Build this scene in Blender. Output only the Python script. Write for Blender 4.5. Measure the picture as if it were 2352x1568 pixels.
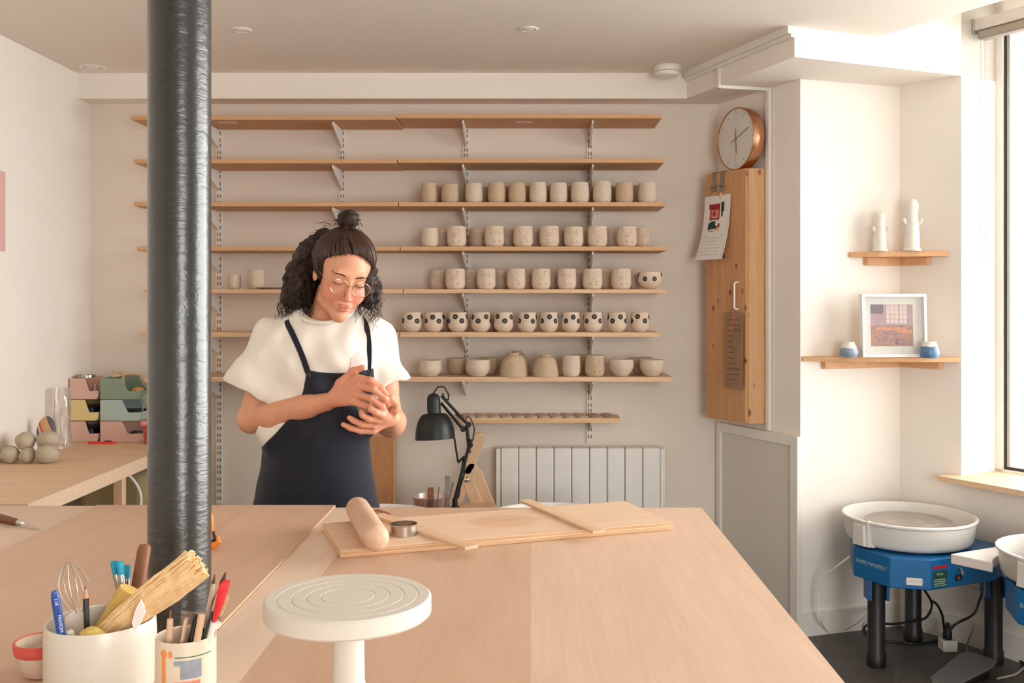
import bpy, bmesh, math, random
import numpy as np
from mathutils import Vector, Matrix, noise as mnoise

for o in list(bpy.data.objects):
    bpy.data.objects.remove(o)
SC = bpy.context.scene
COL = SC.collection
PI = math.pi

# ------------------------------------------------------------------ camera
F = 2290.0            # focal length in pixels of the 2352-wide frame
H = 1.415             # eye height (m)
CU, CV = 1222.0, 690.0
cd = bpy.data.cameras.new('camera')
cd.sensor_fit = 'HORIZONTAL'
cd.sensor_width = 36.0
cd.lens = F / 2352 * 36.0
cd.shift_x = -(CU - 1176) / 2352
cd.shift_y = (CV - 784) / 2352
cd.clip_start = 0.02
cam = bpy.data.objects.new('camera', cd)
cam.location = (0, 0, H)
cam.rotation_euler = (PI / 2, 0, 0)
COL.objects.link(cam)
SC.camera = cam

# ------------------------------------------------------------------ light
SC.view_settings.view_transform = 'Standard'
SC.view_settings.look = 'None'
SC.view_settings.exposure = 0.33
SC.view_settings.gamma = 1.0
SC.view_settings.use_curve_mapping = False
SC.cycles.max_bounces = 14
SC.cycles.diffuse_bounces = 10
SC.cycles.transparent_max_bounces = 16
SC.cycles.sample_clamp_indirect = 8
SC.cycles.use_denoising = True
try:
    SC.cycles.denoising_input_passes = 'RGB_ALBEDO_NORMAL'
    SC.cycles.denoising_prefilter = 'ACCURATE'
except Exception:
    pass

w = bpy.data.worlds.new('world')
SC.world = w
w.use_nodes = True
bg = w.node_tree.nodes['Background']
bg.inputs[0].default_value = (1.0, 0.986, 0.965, 1)
bg.inputs[1].default_value = WORLD_S = 11.0

def portal(loc, size, normal, name):
    ld = bpy.data.lights.new(name, 'AREA')
    ld.shape = 'RECTANGLE'
    ld.size, ld.size_y = size
    ld.cycles.is_portal = True
    o = bpy.data.objects.new(name, ld)
    o.location = loc
    o.rotation_euler = Vector(normal).to_track_quat('-Z', 'Y').to_euler()
    COL.objects.link(o)
    return o

WT = Vector((0.5, -0.866, 0))       # along the window wall, towards the camera
WN = Vector((0.866, 0.5, 0))        # outwards
PC = Vector((1.782, 4.138, 0))      # inner corner where the window reveal starts
WLEN = 3.5
pc = PC + WN * 0.30 + WT * (WLEN / 2) + Vector((0, 0, 1.78))
portal(pc, (WLEN, 2.2), -WN, 'daylight_portal_side')
portal((1.35, -1.72, 1.38), (1.5, 1.9), (0, 1, 0), 'added_daylight_portal_rear')  # serves the added opening behind the camera

# ------------------------------------------------------------------ helpers
def s2l(c):
    c = c / 255.0
    return c / 12.92 if c <= 0.04045 else ((c + 0.055) / 1.055) ** 2.4
def rgb(r, g, b):
    return (s2l(r), s2l(g), s2l(b), 1.0)

def X_(u, Y): return (u - CU) * Y / F
def Z_(v, Y): return H - (v - CV) * Y / F
def P_(u, v, Y): return Vector((X_(u, Y), Y, Z_(v, Y)))

class NT:
    def __init__(s, name):
        s.m = bpy.data.materials.new(name)
        s.m.use_nodes = True
        s.t = s.m.node_tree
        s.b = s.t.nodes['Principled BSDF']
    def n(s, typ, **kw):
        nd = s.t.nodes.new(typ)
        for k, v in kw.items():
            if k.startswith('i_'):
                nd.inputs[k[2:].replace('_', ' ')].default_value = v
            else:
                setattr(nd, k, v)
        return nd
    def l(s, a, b): s.t.links.new(a, b)
    def coord(s, scale=(1, 1, 1), kind='Object', rot=(0, 0, 0)):
        tc = s.n('ShaderNodeTexCoord')
        mp = s.n('ShaderNodeMapping')
        mp.inputs['Scale'].default_value = scale
        mp.inputs['Rotation'].default_value = rot
        s.l(tc.outputs[kind], mp.inputs[0])
        return mp.outputs[0]
    def ramp(s, fac, stops):
        r = s.n('ShaderNodeValToRGB')
        el = r.color_ramp.elements
        while len(el) < len(stops): el.new(0.5)
        for e, (p, c) in zip(el, stops):
            e.position = p; e.color = c
        s.l(fac, r.inputs[0])
        return r.outputs[0]
    def noise(s, vec, scale, detail=3, rough=0.5, dist=0.0):
        n = s.n('ShaderNodeTexNoise')
        n.inputs['Scale'].default_value = scale
        n.inputs['Detail'].default_value = detail
        n.inputs['Roughness'].default_value = rough
        n.inputs['Distortion'].default_value = dist
        s.l(vec, n.inputs['Vector'])
        return n.outputs[0]
    def bump(s, h, strength=0.2, dist=0.002):
        b = s.n('ShaderNodeBump')
        b.inputs['Strength'].default_value = strength
        b.inputs['Distance'].default_value = dist
        s.l(h, b.inputs['Height'])
        s.l(b.outputs[0], s.b.inputs['Normal'])

def mix(c, k):
    return tuple(min(1, x * k) for x in c[:3]) + (1,)

def plain(name, c, rough=0.5, metal=0.0, var=0.06, nscale=30.0, bump=0.0, spec=0.5):
    t = NT(name)
    v = t.coord()
    f = t.noise(v, nscale, 4)
    t.l(t.ramp(f, [(0.3, mix(c, 1 - var)), (0.7, mix(c, 1 + var))]), t.b.inputs['Base Color'])
    t.b.inputs['Roughness'].default_value = rough
    t.b.inputs['Metallic'].default_value = metal
    t.b.inputs['Specular IOR Level'].default_value = spec
    if bump:
        t.bump(t.noise(v, nscale * 3, 4), bump)
    return t.m

def wood(name, c1, c2, scale=(3, 30, 30), rough=0.55, rings=0.0, knots=0, bump=0.08, rot=(0, 0, 0), spec=0.3):
    """grain runs along the axis with the small scale"""
    t = NT(name)
    v = t.coord(scale, rot=rot)
    f = t.noise(v, 1.6, 6, 0.6, 0.6)
    f2 = t.noise(v, 7.0, 3, 0.6, 0.2)
    mx = t.n('ShaderNodeMath', operation='MULTIPLY_ADD')
    mx.inputs[1].default_value = 0.35
    t.l(f2, mx.inputs[0]); t.l(f, mx.inputs[2])
    col = t.ramp(mx.outputs[0], [(0.42, c1), (0.85, c2)])
    if knots:
        vo = t.n('ShaderNodeTexVoronoi', feature='F1')
        vo.inputs['Scale'].default_value = 1.0
        kv = t.coord(tuple(knots))
        t.l(kv, vo.inputs['Vector'])
        kr = t.ramp(vo.outputs['Distance'], [(0.08, (1, 1, 1, 1)), (0.17, (0, 0, 0, 1))])
        m = t.n('ShaderNodeMixRGB')
        t.l(kr, m.inputs[0]); t.l(col, m.inputs[1])
        m.inputs[2].default_value = rgb(130, 78, 42)
        col = m.outputs[0]
    t.l(col, t.b.inputs['Base Color'])
    t.b.inputs['Roughness'].default_value = rough
    t.b.inputs['Specular IOR Level'].default_value = spec
    t.bump(f2, bump, 0.001)
    return t.m

class MB:
    """collects shapes and links them as one mesh object"""
    def __init__(s):
        s.v = []; s.f = []; s.mi = []; s.cur = 0
    def add(s, vs, fs, M=None):
        b = len(s.v)
        for p in vs:
            p = Vector(p)
            s.v.append(tuple(M @ p) if M is not None else tuple(p))
        for f in fs:
            s.f.append(tuple(b + i for i in f)); s.mi.append(s.cur)
        return s
    def mat(s, i): s.cur = i; return s
    def box(s, lo, hi, M=None):
        x0, y0, z0 = lo; x1, y1, z1 = hi
        vs = [(x0,y0,z0),(x1,y0,z0),(x1,y1,z0),(x0,y1,z0),(x0,y0,z1),(x1,y0,z1),(x1,y1,z1),(x0,y1,z1)]
        fs = [(0,3,2,1),(4,5,6,7),(0,1,5,4),(1,2,6,5),(2,3,7,6),(3,0,4,7)]
        return s.add(vs, fs, M)
    def prism(s, poly, z0, z1, M=None):
        n = len(poly)
        a = sum(poly[i][0]*poly[(i+1)%n][1]-poly[(i+1)%n][0]*poly[i][1] for i in range(n))
        if a < 0: poly = poly[::-1]
        vs = [(x, y, z0) for x, y in poly] + [(x, y, z1) for x, y in poly]
        fs = [tuple(range(n-1, -1, -1)), tuple(range(n, 2*n))]
        fs += [(i, (i+1)%n, n+(i+1)%n, n+i) for i in range(n)]
        return s.add(vs, fs, M)
    def lathe(s, prof, seg=32, M=None, closed=False):
        """prof: (r, z) list from bottom to top / round a section when closed"""
        n = len(prof); vs = []; fs = []
        for i in range(seg):
            a = 2*PI*i/seg
            for r, z in prof: vs.append((r*math.cos(a), r*math.sin(a), z))
        for i in range(seg):
            j = (i+1) % seg
            for k in range(n - (0 if closed else 1)):
                k2 = (k+1) % n
                if prof[k][0] < 1e-6 and prof[k2][0] < 1e-6: continue
                if prof[k][0] < 1e-6: fs.append((i*n+k, j*n+k2, i*n+k2))
                elif prof[k2][0] < 1e-6: fs.append((i*n+k, j*n+k, i*n+k2))
                else: fs.append((i*n+k, j*n+k, j*n+k2, i*n+k2))
        return s.add(vs, fs, M)
    def rings(s, rings, caps=True, M=None):
        n = len(rings[0]); vs = [p for r in rings for p in r]; fs = []
        for a in range(len(rings)-1):
            for i in range(n):
                j = (i+1) % n
                fs.append((a*n+i, a*n+j, (a+1)*n+j, (a+1)*n+i))
        if caps:
            fs.append(tuple(range(n-1, -1, -1)))
            fs.append(tuple(range((len(rings)-1)*n, len(rings)*n)))
        return s.add(vs, fs, M)
    def tube(s, pts, r, seg=10, caps=True, M=None, flat=None):
        pts = [Vector(p) for p in pts]
        n = len(pts)
        rr = r if isinstance(r, (list, tuple)) else [r]*n
        t0 = (pts[1]-pts[0]).normalized()
        up = Vector((0,0,1)) if abs(t0.z) < 0.9 else Vector((0,1,0))
        nx = t0.cross(up).normalized()
        rings = []
        for i in range(n):
            if i == 0: t = pts[1]-pts[0]
            elif i == n-1: t = pts[-1]-pts[-2]
            else: t = (pts[i+1]-pts[i]).normalized() + (pts[i]-pts[i-1]).normalized()
            if t.length < 1e-9: t = t0
            t.normalize()
            nx = (nx - t*nx.dot(t))
            if nx.length < 1e-6: nx = t.orthogonal()
            nx.normalize()
            ny = t.cross(nx)
            fx, fy = flat if flat else (1, 1)
            rings.append([tuple(pts[i] + nx*rr[i]*fx*math.cos(2*PI*k/seg) + ny*rr[i]*fy*math.sin(2*PI*k/seg)) for k in range(seg)])
        return s.rings(rings, caps, M)
    def ball(s, c, r, seg=16, M=None, rz=None):
        r3 = (r, r, r) if not isinstance(r, (tuple, list)) else r
        n = max(6, seg//2)
        prof = [(math.sin(PI*k/n), -math.cos(PI*k/n)) for k in range(n+1)]
        prof[0] = (0, -1); prof[-1] = (0, 1)
        T = Matrix.Translation(Vector(c)) @ (rz or Matrix.Identity(4)) @ Matrix.Diagonal((*r3, 1))
        return s.lathe(prof, seg, (M @ T) if M is not None else T)
    def cyl(s, c, r, z0, z1, seg=24, bev=0.0, M=None):
        T = Matrix.Translation(Vector(c))
        if M is not None: T = M @ T
        if bev: pr = [(0,z0),(r-bev,z0),(r-bev*.3,z0+bev*.3),(r,z0+bev),(r,z1-bev),(r-bev*.3,z1-bev*.3),(r-bev,z1),(0,z1)]
        else: pr = [(0,z0),(r,z0),(r,z1),(0,z1)]
        return s.lathe(pr, seg, T)
    def build(s, name, mats, parent=None, loc=(0,0,0), rotz=0.0, smooth=True, bevel=0.0, angle=40, subd=0):
        me = bpy.data.meshes.new(name)
        me.from_pydata(s.v, [], s.f)
        if not isinstance(mats, (list, tuple)): mats = [mats]
        for m in mats: me.materials.append(m)
        if len(mats) > 1: me.polygons.foreach_set('material_index', s.mi)
        me.update()
        if smooth:
            me.polygons.foreach_set('use_smooth', [True]*len(me.polygons))
            me.set_sharp_from_angle(angle=math.radians(angle))
        o = bpy.data.objects.new(name, me)
        COL.objects.link(o)
        o.location = loc; o.rotation_euler = (0, 0, rotz)
        if parent is not None: o.parent = parent
        if bevel:
            bm = o.modifiers.new('b', 'BEVEL'); bm.width = bevel; bm.segments = 2; bm.limit_method = 'ANGLE'; bm.angle_limit = math.radians(40)
        if subd:
            sb = o.modifiers.new('s', 'SUBSURF'); sb.levels = sb.render_levels = subd
        return o

def tag(o, label=None, cat=None, group=None, kind=None):
    if label and not 4 <= len(label.split()) <= 16: print('LABELLEN', len(label.split()), label)
    if label: o['label'] = label
    if cat: o['category'] = cat
    if group: o['group'] = group
    if kind: o['kind'] = kind
    return o
def thing(name, label, cat, loc=(0,0,0), rotz=0.0, group=None):
    o = bpy.data.objects.new(name, None)
    o.empty_display_size = 0.05
    COL.objects.link(o)
    o.location = loc; o.rotation_euler = (0, 0, rotz)
    return tag(o, label, cat, group)
def struct(mb, name, mats, **k):
    return tag(mb.build(name, mats, **k), kind='structure')
def copy_tree(o, parent=None):
    c = o.copy(); COL.objects.link(c)
    if parent is not None: c.parent = parent
    for ch in [x for x in bpy.data.objects if x.parent == o]:
        copy_tree(ch, c)
    return c
ORD = ['first','second','third','fourth','fifth','sixth','seventh','eighth','ninth','tenth','eleventh','twelfth','thirteenth']

def text(s, size, name, m, parent, M, ext=0.0004, align='CENTER', sx=1.0):
    cu = bpy.data.curves.new(name, 'FONT')
    cu.body = s; cu.size = size; cu.extrude = ext
    cu.align_x = align; cu.align_y = 'CENTER'
    o = bpy.data.objects.new(name, cu)
    COL.objects.link(o)
    me = bpy.data.meshes.new_from_object(o)
    bpy.data.objects.remove(o)
    me.materials.clear(); me.materials.append(m)
    me.transform(M @ Matrix.Diagonal((sx, 1, 1, 1)))
    o = bpy.data.objects.new(name, me)
    COL.objects.link(o)
    if parent is not None: o.parent = parent
    return o
def frame_M(origin, xdir, up=(0,0,1)):
    """text / panel frame: local x -> xdir, local y -> up, local z -> facing"""
    x = Vector(xdir).normalized(); y = Vector(up).normalized(); z = x.cross(y)
    M = Matrix((x, y, z)).transposed().to_4x4()
    M.translation = Vector(origin)
    return M

# ------------------------------------------------------------------ materials
def wall_mat(name, c, b=0.12):
    t = NT(name)
    v = t.coord()
    f = t.noise(v, 2.2, 3)
    t.l(t.ramp(f, [(0.3, mix(c, 0.985)), (0.7, mix(c, 1.01))]), t.b.inputs['Base Color'])
    t.b.inputs['Roughness'].default_value = 0.85
    t.b.inputs['Specular IOR Level'].default_value = 0.2
    t.bump(t.noise(v, 180, 4, 0.6), b, 0.0015)
    return t.m
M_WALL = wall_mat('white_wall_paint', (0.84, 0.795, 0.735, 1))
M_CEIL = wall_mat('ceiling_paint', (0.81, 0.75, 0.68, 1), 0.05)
M_WALLSHADE = wall_mat('shade_tinted_wall_paint', (0.77, 0.70, 0.625, 1))  # white wall paint darkened and warmed to carry the shelf wall's shade and bounce
M_TRIM = plain('white_gloss_trim', (0.80, 0.77, 0.72, 1), 0.4, var=0.01)
M_GREYPANEL = plain('pale_panel_paint', (0.70, 0.66, 0.60, 1), 0.55, var=0.02, nscale=3)

def ply_top(name, stops, edge):
    """veneer sheet whose strips change tone at fixed X (metres)"""
    t = NT(name)
    v = t.coord((1, 1, 1))
    sp = t.n('ShaderNodeSeparateXYZ'); t.l(v, sp.inputs[0])
    g = t.coord((9, 1.1, 9))
    wv = t.noise(g, 1.5, 5, 0.6, 1.2)
    fine = t.noise(t.coord((140, 5, 140)), 1.0, 3, 0.6, 0.2)
    cr = t.n('ShaderNodeValToRGB'); cr.color_ramp.interpolation = 'CONSTANT'
    el = cr.color_ramp.elements
    x0, x1 = -2.2, 0.6
    while len(el) < len(stops): el.new(0.5)
    for e, (x, c) in zip(el, stops):
        e.position = max(0, (x - x0) / (x1 - x0)); e.color = c
    mr = t.n('ShaderNodeMapRange'); mr.inputs[1].default_value = x0; mr.inputs[2].default_value = x1
    t.l(sp.outputs[0], mr.inputs[0]); t.l(mr.outputs[0], cr.inputs[0])
    mm = t.n('ShaderNodeMixRGB', blend_type='MULTIPLY'); mm.inputs[0].default_value = 1
    t.l(cr.outputs[0], mm.inputs[1])
    t.l(t.ramp(wv, [(0.3, (0.93, 0.91, 0.89, 1)), (0.5, (0.98, 0.97, 0.965, 1)), (0.72, (1.02, 1.02, 1.02, 1))]), mm.inputs[2])
    m2 = t.n('ShaderNodeMixRGB', blend_type='MULTIPLY'); m2.inputs[0].default_value = 1
    t.l(mm.outputs[0], m2.inputs[1])
    t.l(t.ramp(fine, [(0.3, (0.95, 0.94, 0.93, 1)), (0.7, (1.02, 1.02, 1.02, 1))]), m2.inputs[2])
    t.l(m2.outputs[0], t.b.inputs['Base Color'])
    t.b.inputs['Roughness'].default_value = 0.5
    t.b.inputs['Specular IOR Level'].default_value = 0.35
    t.bump(fine, 0.05, 0.001)
    return t.m
PK1, PK2, PK3, PK4 = rgb(212, 182, 158), rgb(205, 173, 148), rgb(218, 189, 166), rgb(228, 204, 182)
M_TOP = ply_top('okoume_plywood', [(-2.2, rgb(218, 192, 168)), (-1.12, rgb(205, 172, 146)), (-0.505, PK4), (-0.408, PK2), (-0.012, PK3)], None)
def ply_edge(name, c1, c2):
    t = NT(name)
    v = t.coord((1.5, 1.5, 260))
    f = t.noise(v, 1.0, 1)
    t.l(t.ramp(f, [(0.35, c1), (0.5, c2), (0.65, c1)]), t.b.inputs['Base Color'])
    t.b.inputs['Roughness'].default_value = 0.7
    return t.m
M_PEDGE = ply_edge('plywood_edge', rgb(228, 200, 164), rgb(196, 150, 108))
M_PLY = wood('birch_plywood', rgb(226, 198, 166), rgb(210, 176, 140), (2.5, 28, 28))
M_PLYY = wood('birch_plywood_lengthwise', rgb(228, 202, 172), rgb(208, 174, 140), (28, 2.5, 28))
M_MDF = plain('orange_brown_fibreboard', rgb(200, 156, 114), 0.7, var=0.05, nscale=60)
M_PINE = wood('varnished_pine', rgb(220, 178, 134), rgb(206, 156, 110), (26, 26, 1.6), knots=(14, 14, 8), rough=0.4)
M_PINEH = wood('pine_shelf_wood', rgb(222, 178, 136), rgb(206, 156, 112), (3, 22, 22), rough=0.45)
M_BEECH = wood('beech', rgb(222, 190, 158), rgb(208, 172, 138), (30, 30, 3), rough=0.45)
M_BOARD = wood('pale_board', rgb(226, 200, 172), rgb(214, 184, 154), (5, 30, 30), rough=0.5)
M_DARKWOOD = wood('dark_wood', rgb(140, 92, 62), rgb(112, 70, 46), (30, 30, 3), rough=0.5)
M_WHITE = plain('white_plastic', (0.84, 0.82, 0.78, 1), 0.35, var=0.01)
M_WMETAL = plain('white_enamelled_metal', (0.74, 0.72, 0.68, 1), 0.4, var=0.02)
M_SLOT = plain('dark_slot', rgb(140, 120, 102), 0.8)
M_BLACK = plain('black_plastic', rgb(24, 24, 25), 0.45, var=0.1)
M_BLACKM = plain('black_painted_metal', rgb(38, 40, 40), 0.42, metal=0.3, var=0.08)
M_STEEL = plain('brushed_steel', rgb(190, 184, 176), 0.28, metal=1.0, var=0.05)
M_CHROME = plain('chrome', rgb(225, 222, 218), 0.12, metal=1.0, var=0.02)
M_COPPER = plain('copper_rim', rgb(212, 156, 120), 0.25, metal=1.0, var=0.03)
M_BLUE = plain('blue_enamel', rgb(14, 100, 160), 0.38, var=0.05, nscale=8)
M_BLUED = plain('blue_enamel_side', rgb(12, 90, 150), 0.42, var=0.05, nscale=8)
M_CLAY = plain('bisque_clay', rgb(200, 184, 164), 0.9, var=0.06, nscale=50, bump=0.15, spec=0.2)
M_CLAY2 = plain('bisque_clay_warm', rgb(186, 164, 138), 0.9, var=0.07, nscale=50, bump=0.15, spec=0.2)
M_CLAYP = plain('bisque_clay_pink', rgb(208, 188, 168), 0.9, var=0.05, nscale=50, bump=0.15, spec=0.2)
M_WETCLAY = plain('grey_moist_clay', rgb(176, 164, 144), 0.7, var=0.09, nscale=20, bump=0.5)
M_INK = plain('black_underglaze', rgb(44, 42, 40), 0.7)
M_GLAZE = plain('white_glaze', rgb(220, 215, 206), 0.35, var=0.015)
M_TERRA = plain('raw_orange_foot', rgb(206, 150, 96), 0.8)
def glassy(name, tint=(1, 1, 1, 1), rough=0.0, amount=0.12):
    t = NT(name)
    tr = t.n('ShaderNodeBsdfTransparent'); tr.inputs[0].default_value = tint
    gl = t.n('ShaderNodeBsdfGlossy'); gl.inputs[0].default_value = (1, 1, 1, 1); gl.inputs['Roughness'].default_value = rough
    mx = t.n('ShaderNodeMixShader')
    fr = t.n('ShaderNodeLayerWeight'); fr.inputs[0].default_value = 0.3
    ma = t.n('ShaderNodeMath', operation='MULTIPLY_ADD'); ma.inputs[1].default_value = 0.5; ma.inputs[2].default_value = amount * 0.3
    t.l(fr.outputs['Fresnel'], ma.inputs[0]); t.l(ma.outputs[0], mx.inputs[0])
    t.l(tr.outputs[0], mx.inputs[1]); t.l(gl.outputs[0], mx.inputs[2])
    t.l(mx.outputs[0], t.t.nodes['Material Output'].inputs[0])
    return t.m
M_GLASS = glassy('window_glass', (0.97, 0.98, 0.98, 1), 0.0, 0.05)
M_CLEAR = glassy('clear_plastic', (0.9, 0.88, 0.86, 1), 0.15, 0.5)
def cloth(name, c, sc=400, bump=0.2, rough=0.9, var=0.05):
    t = NT(name)
    v = t.coord()
    t.l(t.ramp(t.noise(v, 12, 4), [(0.3, mix(c, 1 - var)), (0.7, mix(c, 1 + var))]), t.b.inputs['Base Color'])
    t.b.inputs['Roughness'].default_value = rough
    t.b.inputs['Specular IOR Level'].default_value = 0.15
    t.b.inputs['Sheen Weight'].default_value = 0.15
    t.bump(t.noise(v, sc, 2), bump, 0.0008)
    return t.m
def tile_mat():
    t = NT('dark_grey_floor_tile')
    v = t.coord((1, 1, 1), rot=(0, 0, 0.35))
    br = t.n('ShaderNodeTexBrick')
    br.offset = 0.5
    br.inputs['Color1'].default_value = rgb(84, 80, 78); br.inputs['Color2'].default_value = rgb(92, 88, 85)
    br.inputs['Mortar'].default_value = rgb(112, 107, 103)
    br.inputs['Scale'].default_value = 1.0
    br.inputs['Mortar Size'].default_value = 0.002
    br.inputs['Brick Width'].default_value = 0.6; br.inputs['Row Height'].default_value = 0.3
    t.l(v, br.inputs['Vector'])
    mm = t.n('ShaderNodeMixRGB', blend_type='MULTIPLY'); mm.inputs[0].default_value = 1
    t.l(br.outputs[0], mm.inputs[1])
    t.l(t.ramp(t.noise(v, 5, 6, 0.7), [(0.3, (0.8, 0.8, 0.8, 1)), (0.7, (1.1, 1.1, 1.1, 1))]), mm.inputs[2])
    t.l(mm.outputs[0], t.b.inputs['Base Color'])
    t.b.inputs['Roughness'].default_value = 0.5
    t.bump(t.noise(v, 60, 3), 0.08)
    return t.m
M_TILE = tile_mat()

# ------------------------------------------------------------------ room
CEIL = 2.465; SOF = 2.348; YB = 4.74; XL = -2.10
K = (0.886, 4.74); A = (1.131, 4.203); B = (1.608, 4.357); C = (1.782, 4.138)
D = (1.006, 3.82)
def pw(n, t, z=0.0):
    v = PC + WN * n + WT * t
    return (v.x, v.y) if z is None else (v.x, v.y, z)
def p2(n, t): return pw(n, t, None)
C3 = p2(0.25, 0)
struct(MB().prism([(-3.2, -3.2), (7, -3.2), (7, 5.2), (-3.2, 5.2)], -0.08, 0), 'floor', M_TILE, smooth=False)
struct(MB().box((XL - 0.15, YB, 0), (K[0] + 0.02, YB + 0.15, 3.0)), 'wall_back', M_WALLSHADE, smooth=False)
struct(MB().box((XL - 0.15, -1.75, 0), (XL, YB + 0.15, 3.0)), 'wall_left', M_WALL, smooth=False)
struct(MB().prism([K, A, (1.2, 4.89), (K[0], 4.89)], 0, 3.0), 'wall_right', M_WALL, smooth=False)
struct(MB().prism([A, B, (1.62, 4.89), (1.2, 4.89)], 0, 3.0), 'wall_niche', M_WALL, smooth=False)
struct(MB().prism([B, C, C3, (2.25, 4.40), (2.25, 4.89), (1.62, 4.89)], 0, 3.0), 'wall_niche_side', M_WALL, smooth=False)
# under the window and past its near end
E_END = p2(0, WLEN); E_OUT = p2(0.25, WLEN)
uw = MB().prism([C, p2(0, WLEN), p2(0.25, WLEN), C3], 0, 0.665)
struct(uw, 'wall_under_window', M_WALL, smooth=False)
struct(MB().prism([C3, E_OUT, p2(0, WLEN), p2(0.0, WLEN), C][0:2] + [p2(0.16, WLEN), p2(0.16, 0)], 2.80, 3.0), 'wall_over_window', M_WALL, smooth=False)
struct(MB().prism([E_END, E_OUT, (3.83, -1.75), (3.53, -1.75)], 0, 3.0), 'wall_right_near', M_WALL, smooth=False)
# wall behind the camera; its glazed opening is added to let in light
rb = MB()
rb.box((XL - 0.15, -1.75, 0), (0.6, -1.6, 3.0)); rb.box((2.1, -1.75, 0), (3.83, -1.6, 3.0))
rb.box((0.6, -1.75, 0), (2.1, -1.6, 0.45)); rb.box((0.6, -1.75, 2.30), (2.1, -1.6, 3.0))
struct(rb, 'wall_rear', M_WALL, smooth=False)
# ceiling: stops along a line parallel to the window, higher strip beyond it
def Lp(y): return (3.665 - 0.577 * y, y)
struct(MB().prism([(XL - 0.1, -1.75), (XL - 0.1, 4.85), (1.0, 4.85), (1.0, 4.18), Lp(4.02), Lp(0.20), (3.58, -1.75)], CEIL, 3.0), 'ceiling', M_CEIL, smooth=False)
struct(MB().prism([Lp(4.3), Lp(-0.3), (4.6, -1.0), (4.6, 1.8), (2.6, 4.9), (1.0, 4.9)], 2.9, 3.02), 'ceiling_window_strip', M_CEIL, smooth=False)
# beam over the shelves, boxed soffit round the pillar
struct(MB().box((XL, 4.606, SOF), (0.7158, YB + 0.02, CEIL + 0.02)), 'beam_back', M_WALL, smooth=False)
dc = (Vector(C) - Vector(D)).normalized()
struct(MB().prism([(0.716, 4.60), D, C, C3, (2.25, 4.40), (2.25, 4.85), (0.716, 4.85)], SOF, 2.98), 'ceiling_soffit', M_WALL, smooth=False)

# ceiling-edge moulding and cable trunking on the soffit and wall
sd = (Vector(D) - Vector((0.716, 4.60))).normalized(); sn = Vector((sd.y, -sd.x)) * -1
sn = Vector((-abs(sd.y), -abs(sd.x)))  # out of the soffit side, into the room
tr = MB()
a0 = Vector((0.716, 4.60)) + sd * 0.02; a1 = Vector(D) + sd * 0.0
tr.prism([a0, a1, a1 + sn * 0.03, a0 + sn * 0.03], CEIL - 0.028, CEIL)
tr.prism([a0, a1, a1 + sn * 0.016, a0 + sn * 0.016], CEIL - 0.042, CEIL - 0.028)
struct(tr, 'trim_1', M_TRIM, smooth=False)
s0 = Vector((0.817, 4.325)); r0 = Vector((1.046, 4.383)); rd = (Vector(A) - Vector(K)).normalized(); rn = Vector((-abs(rd.y), -abs(rd.x)))
tk = MB()
tk.prism([s0 - sd * .01, s0 + sd * .01, s0 + sd * .01 + sn * .014, s0 - sd * .01 + sn * .014], SOF - 0.014, CEIL - 0.042)
cdir = (r0 - s0).normalized(); cn = Vector((-cdir.y, cdir.x))
e0 = s0 + sn * 0.014; e1 = r0 + rn * 0.004
tk.prism([e0 - cn * .01, e1 - cn * .01, e1 + cn * .01, e0 + cn * .01], SOF - 0.014, SOF)
tk.prism([r0 - rd * .012, r0 + rd * .012, r0 + rd * .012 + rn * .016, r0 - rd * .012 + rn * .016], 0.845, SOF - 0.0)
struct(tk, 'trim_2', M_TRIM, smooth=False, bevel=0.002)
# low boxed panel under the pine cabinet, flush in front of wall R
pn = MB()
k2 = Vector(K) + rd * 0.02; a2 = Vector(A)
L = (a2 - k2).length
MR = Matrix.Translation((k2.x, k2.y, 0)) @ Matrix.Rotation(math.atan2(rd.y, rd.x), 4, 'Z')   # x along wall, -y into room
pn.box((0, -0.012, 0.0), (L + 0.0, 0, 0.842), MR)
pn.mat(1)
pn.box((0, -0.026, 0.80), (L + 0.012, -0.012, 0.842), MR)
pn.box((0, -0.026, 0.0), (0.028, -0.012, 0.80), MR)
pn.box((L - 0.035, -0.026, 0.0), (L + 0.012, 0.0, 0.80), MR)
struct(pn, 'wall_right_panelling', [M_GREYPANEL, M_TRIM], smooth=False, bevel=0.0015)
# baseboards
def strip(a, b, out, z0, z1, th=0.012):
    a = Vector(a); b = Vector(b); d = (b - a).normalized(); n = Vector((-d.y, d.x))
    if n.dot(Vector(out)) < 0: n = -n
    return [a, b, b + n * th, a + n * th], z0, z1
bb = MB(); bb.prism(*strip(A, B, (0, -1), 0, 0.10)); bb.prism(*strip(B, C, (-1, -0.3), 0, 0.10)); bb.prism(*strip(C, E_END, (-1, -.5), 0, .10))
struct(bb, 'baseboard_right', M_TRIM, smooth=False)
bb = MB(); bb.box((XL, YB - 0.012, 0), (K[0], YB, 0.10)); struct(bb, 'baseboard_back', M_TRIM, smooth=False)
bb = MB(); bb.box((XL, -1.6, 0), (XL + 0.012, YB - 0.012, 0.10)); struct(bb, 'baseboard_left', M_TRIM, smooth=False)

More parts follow.
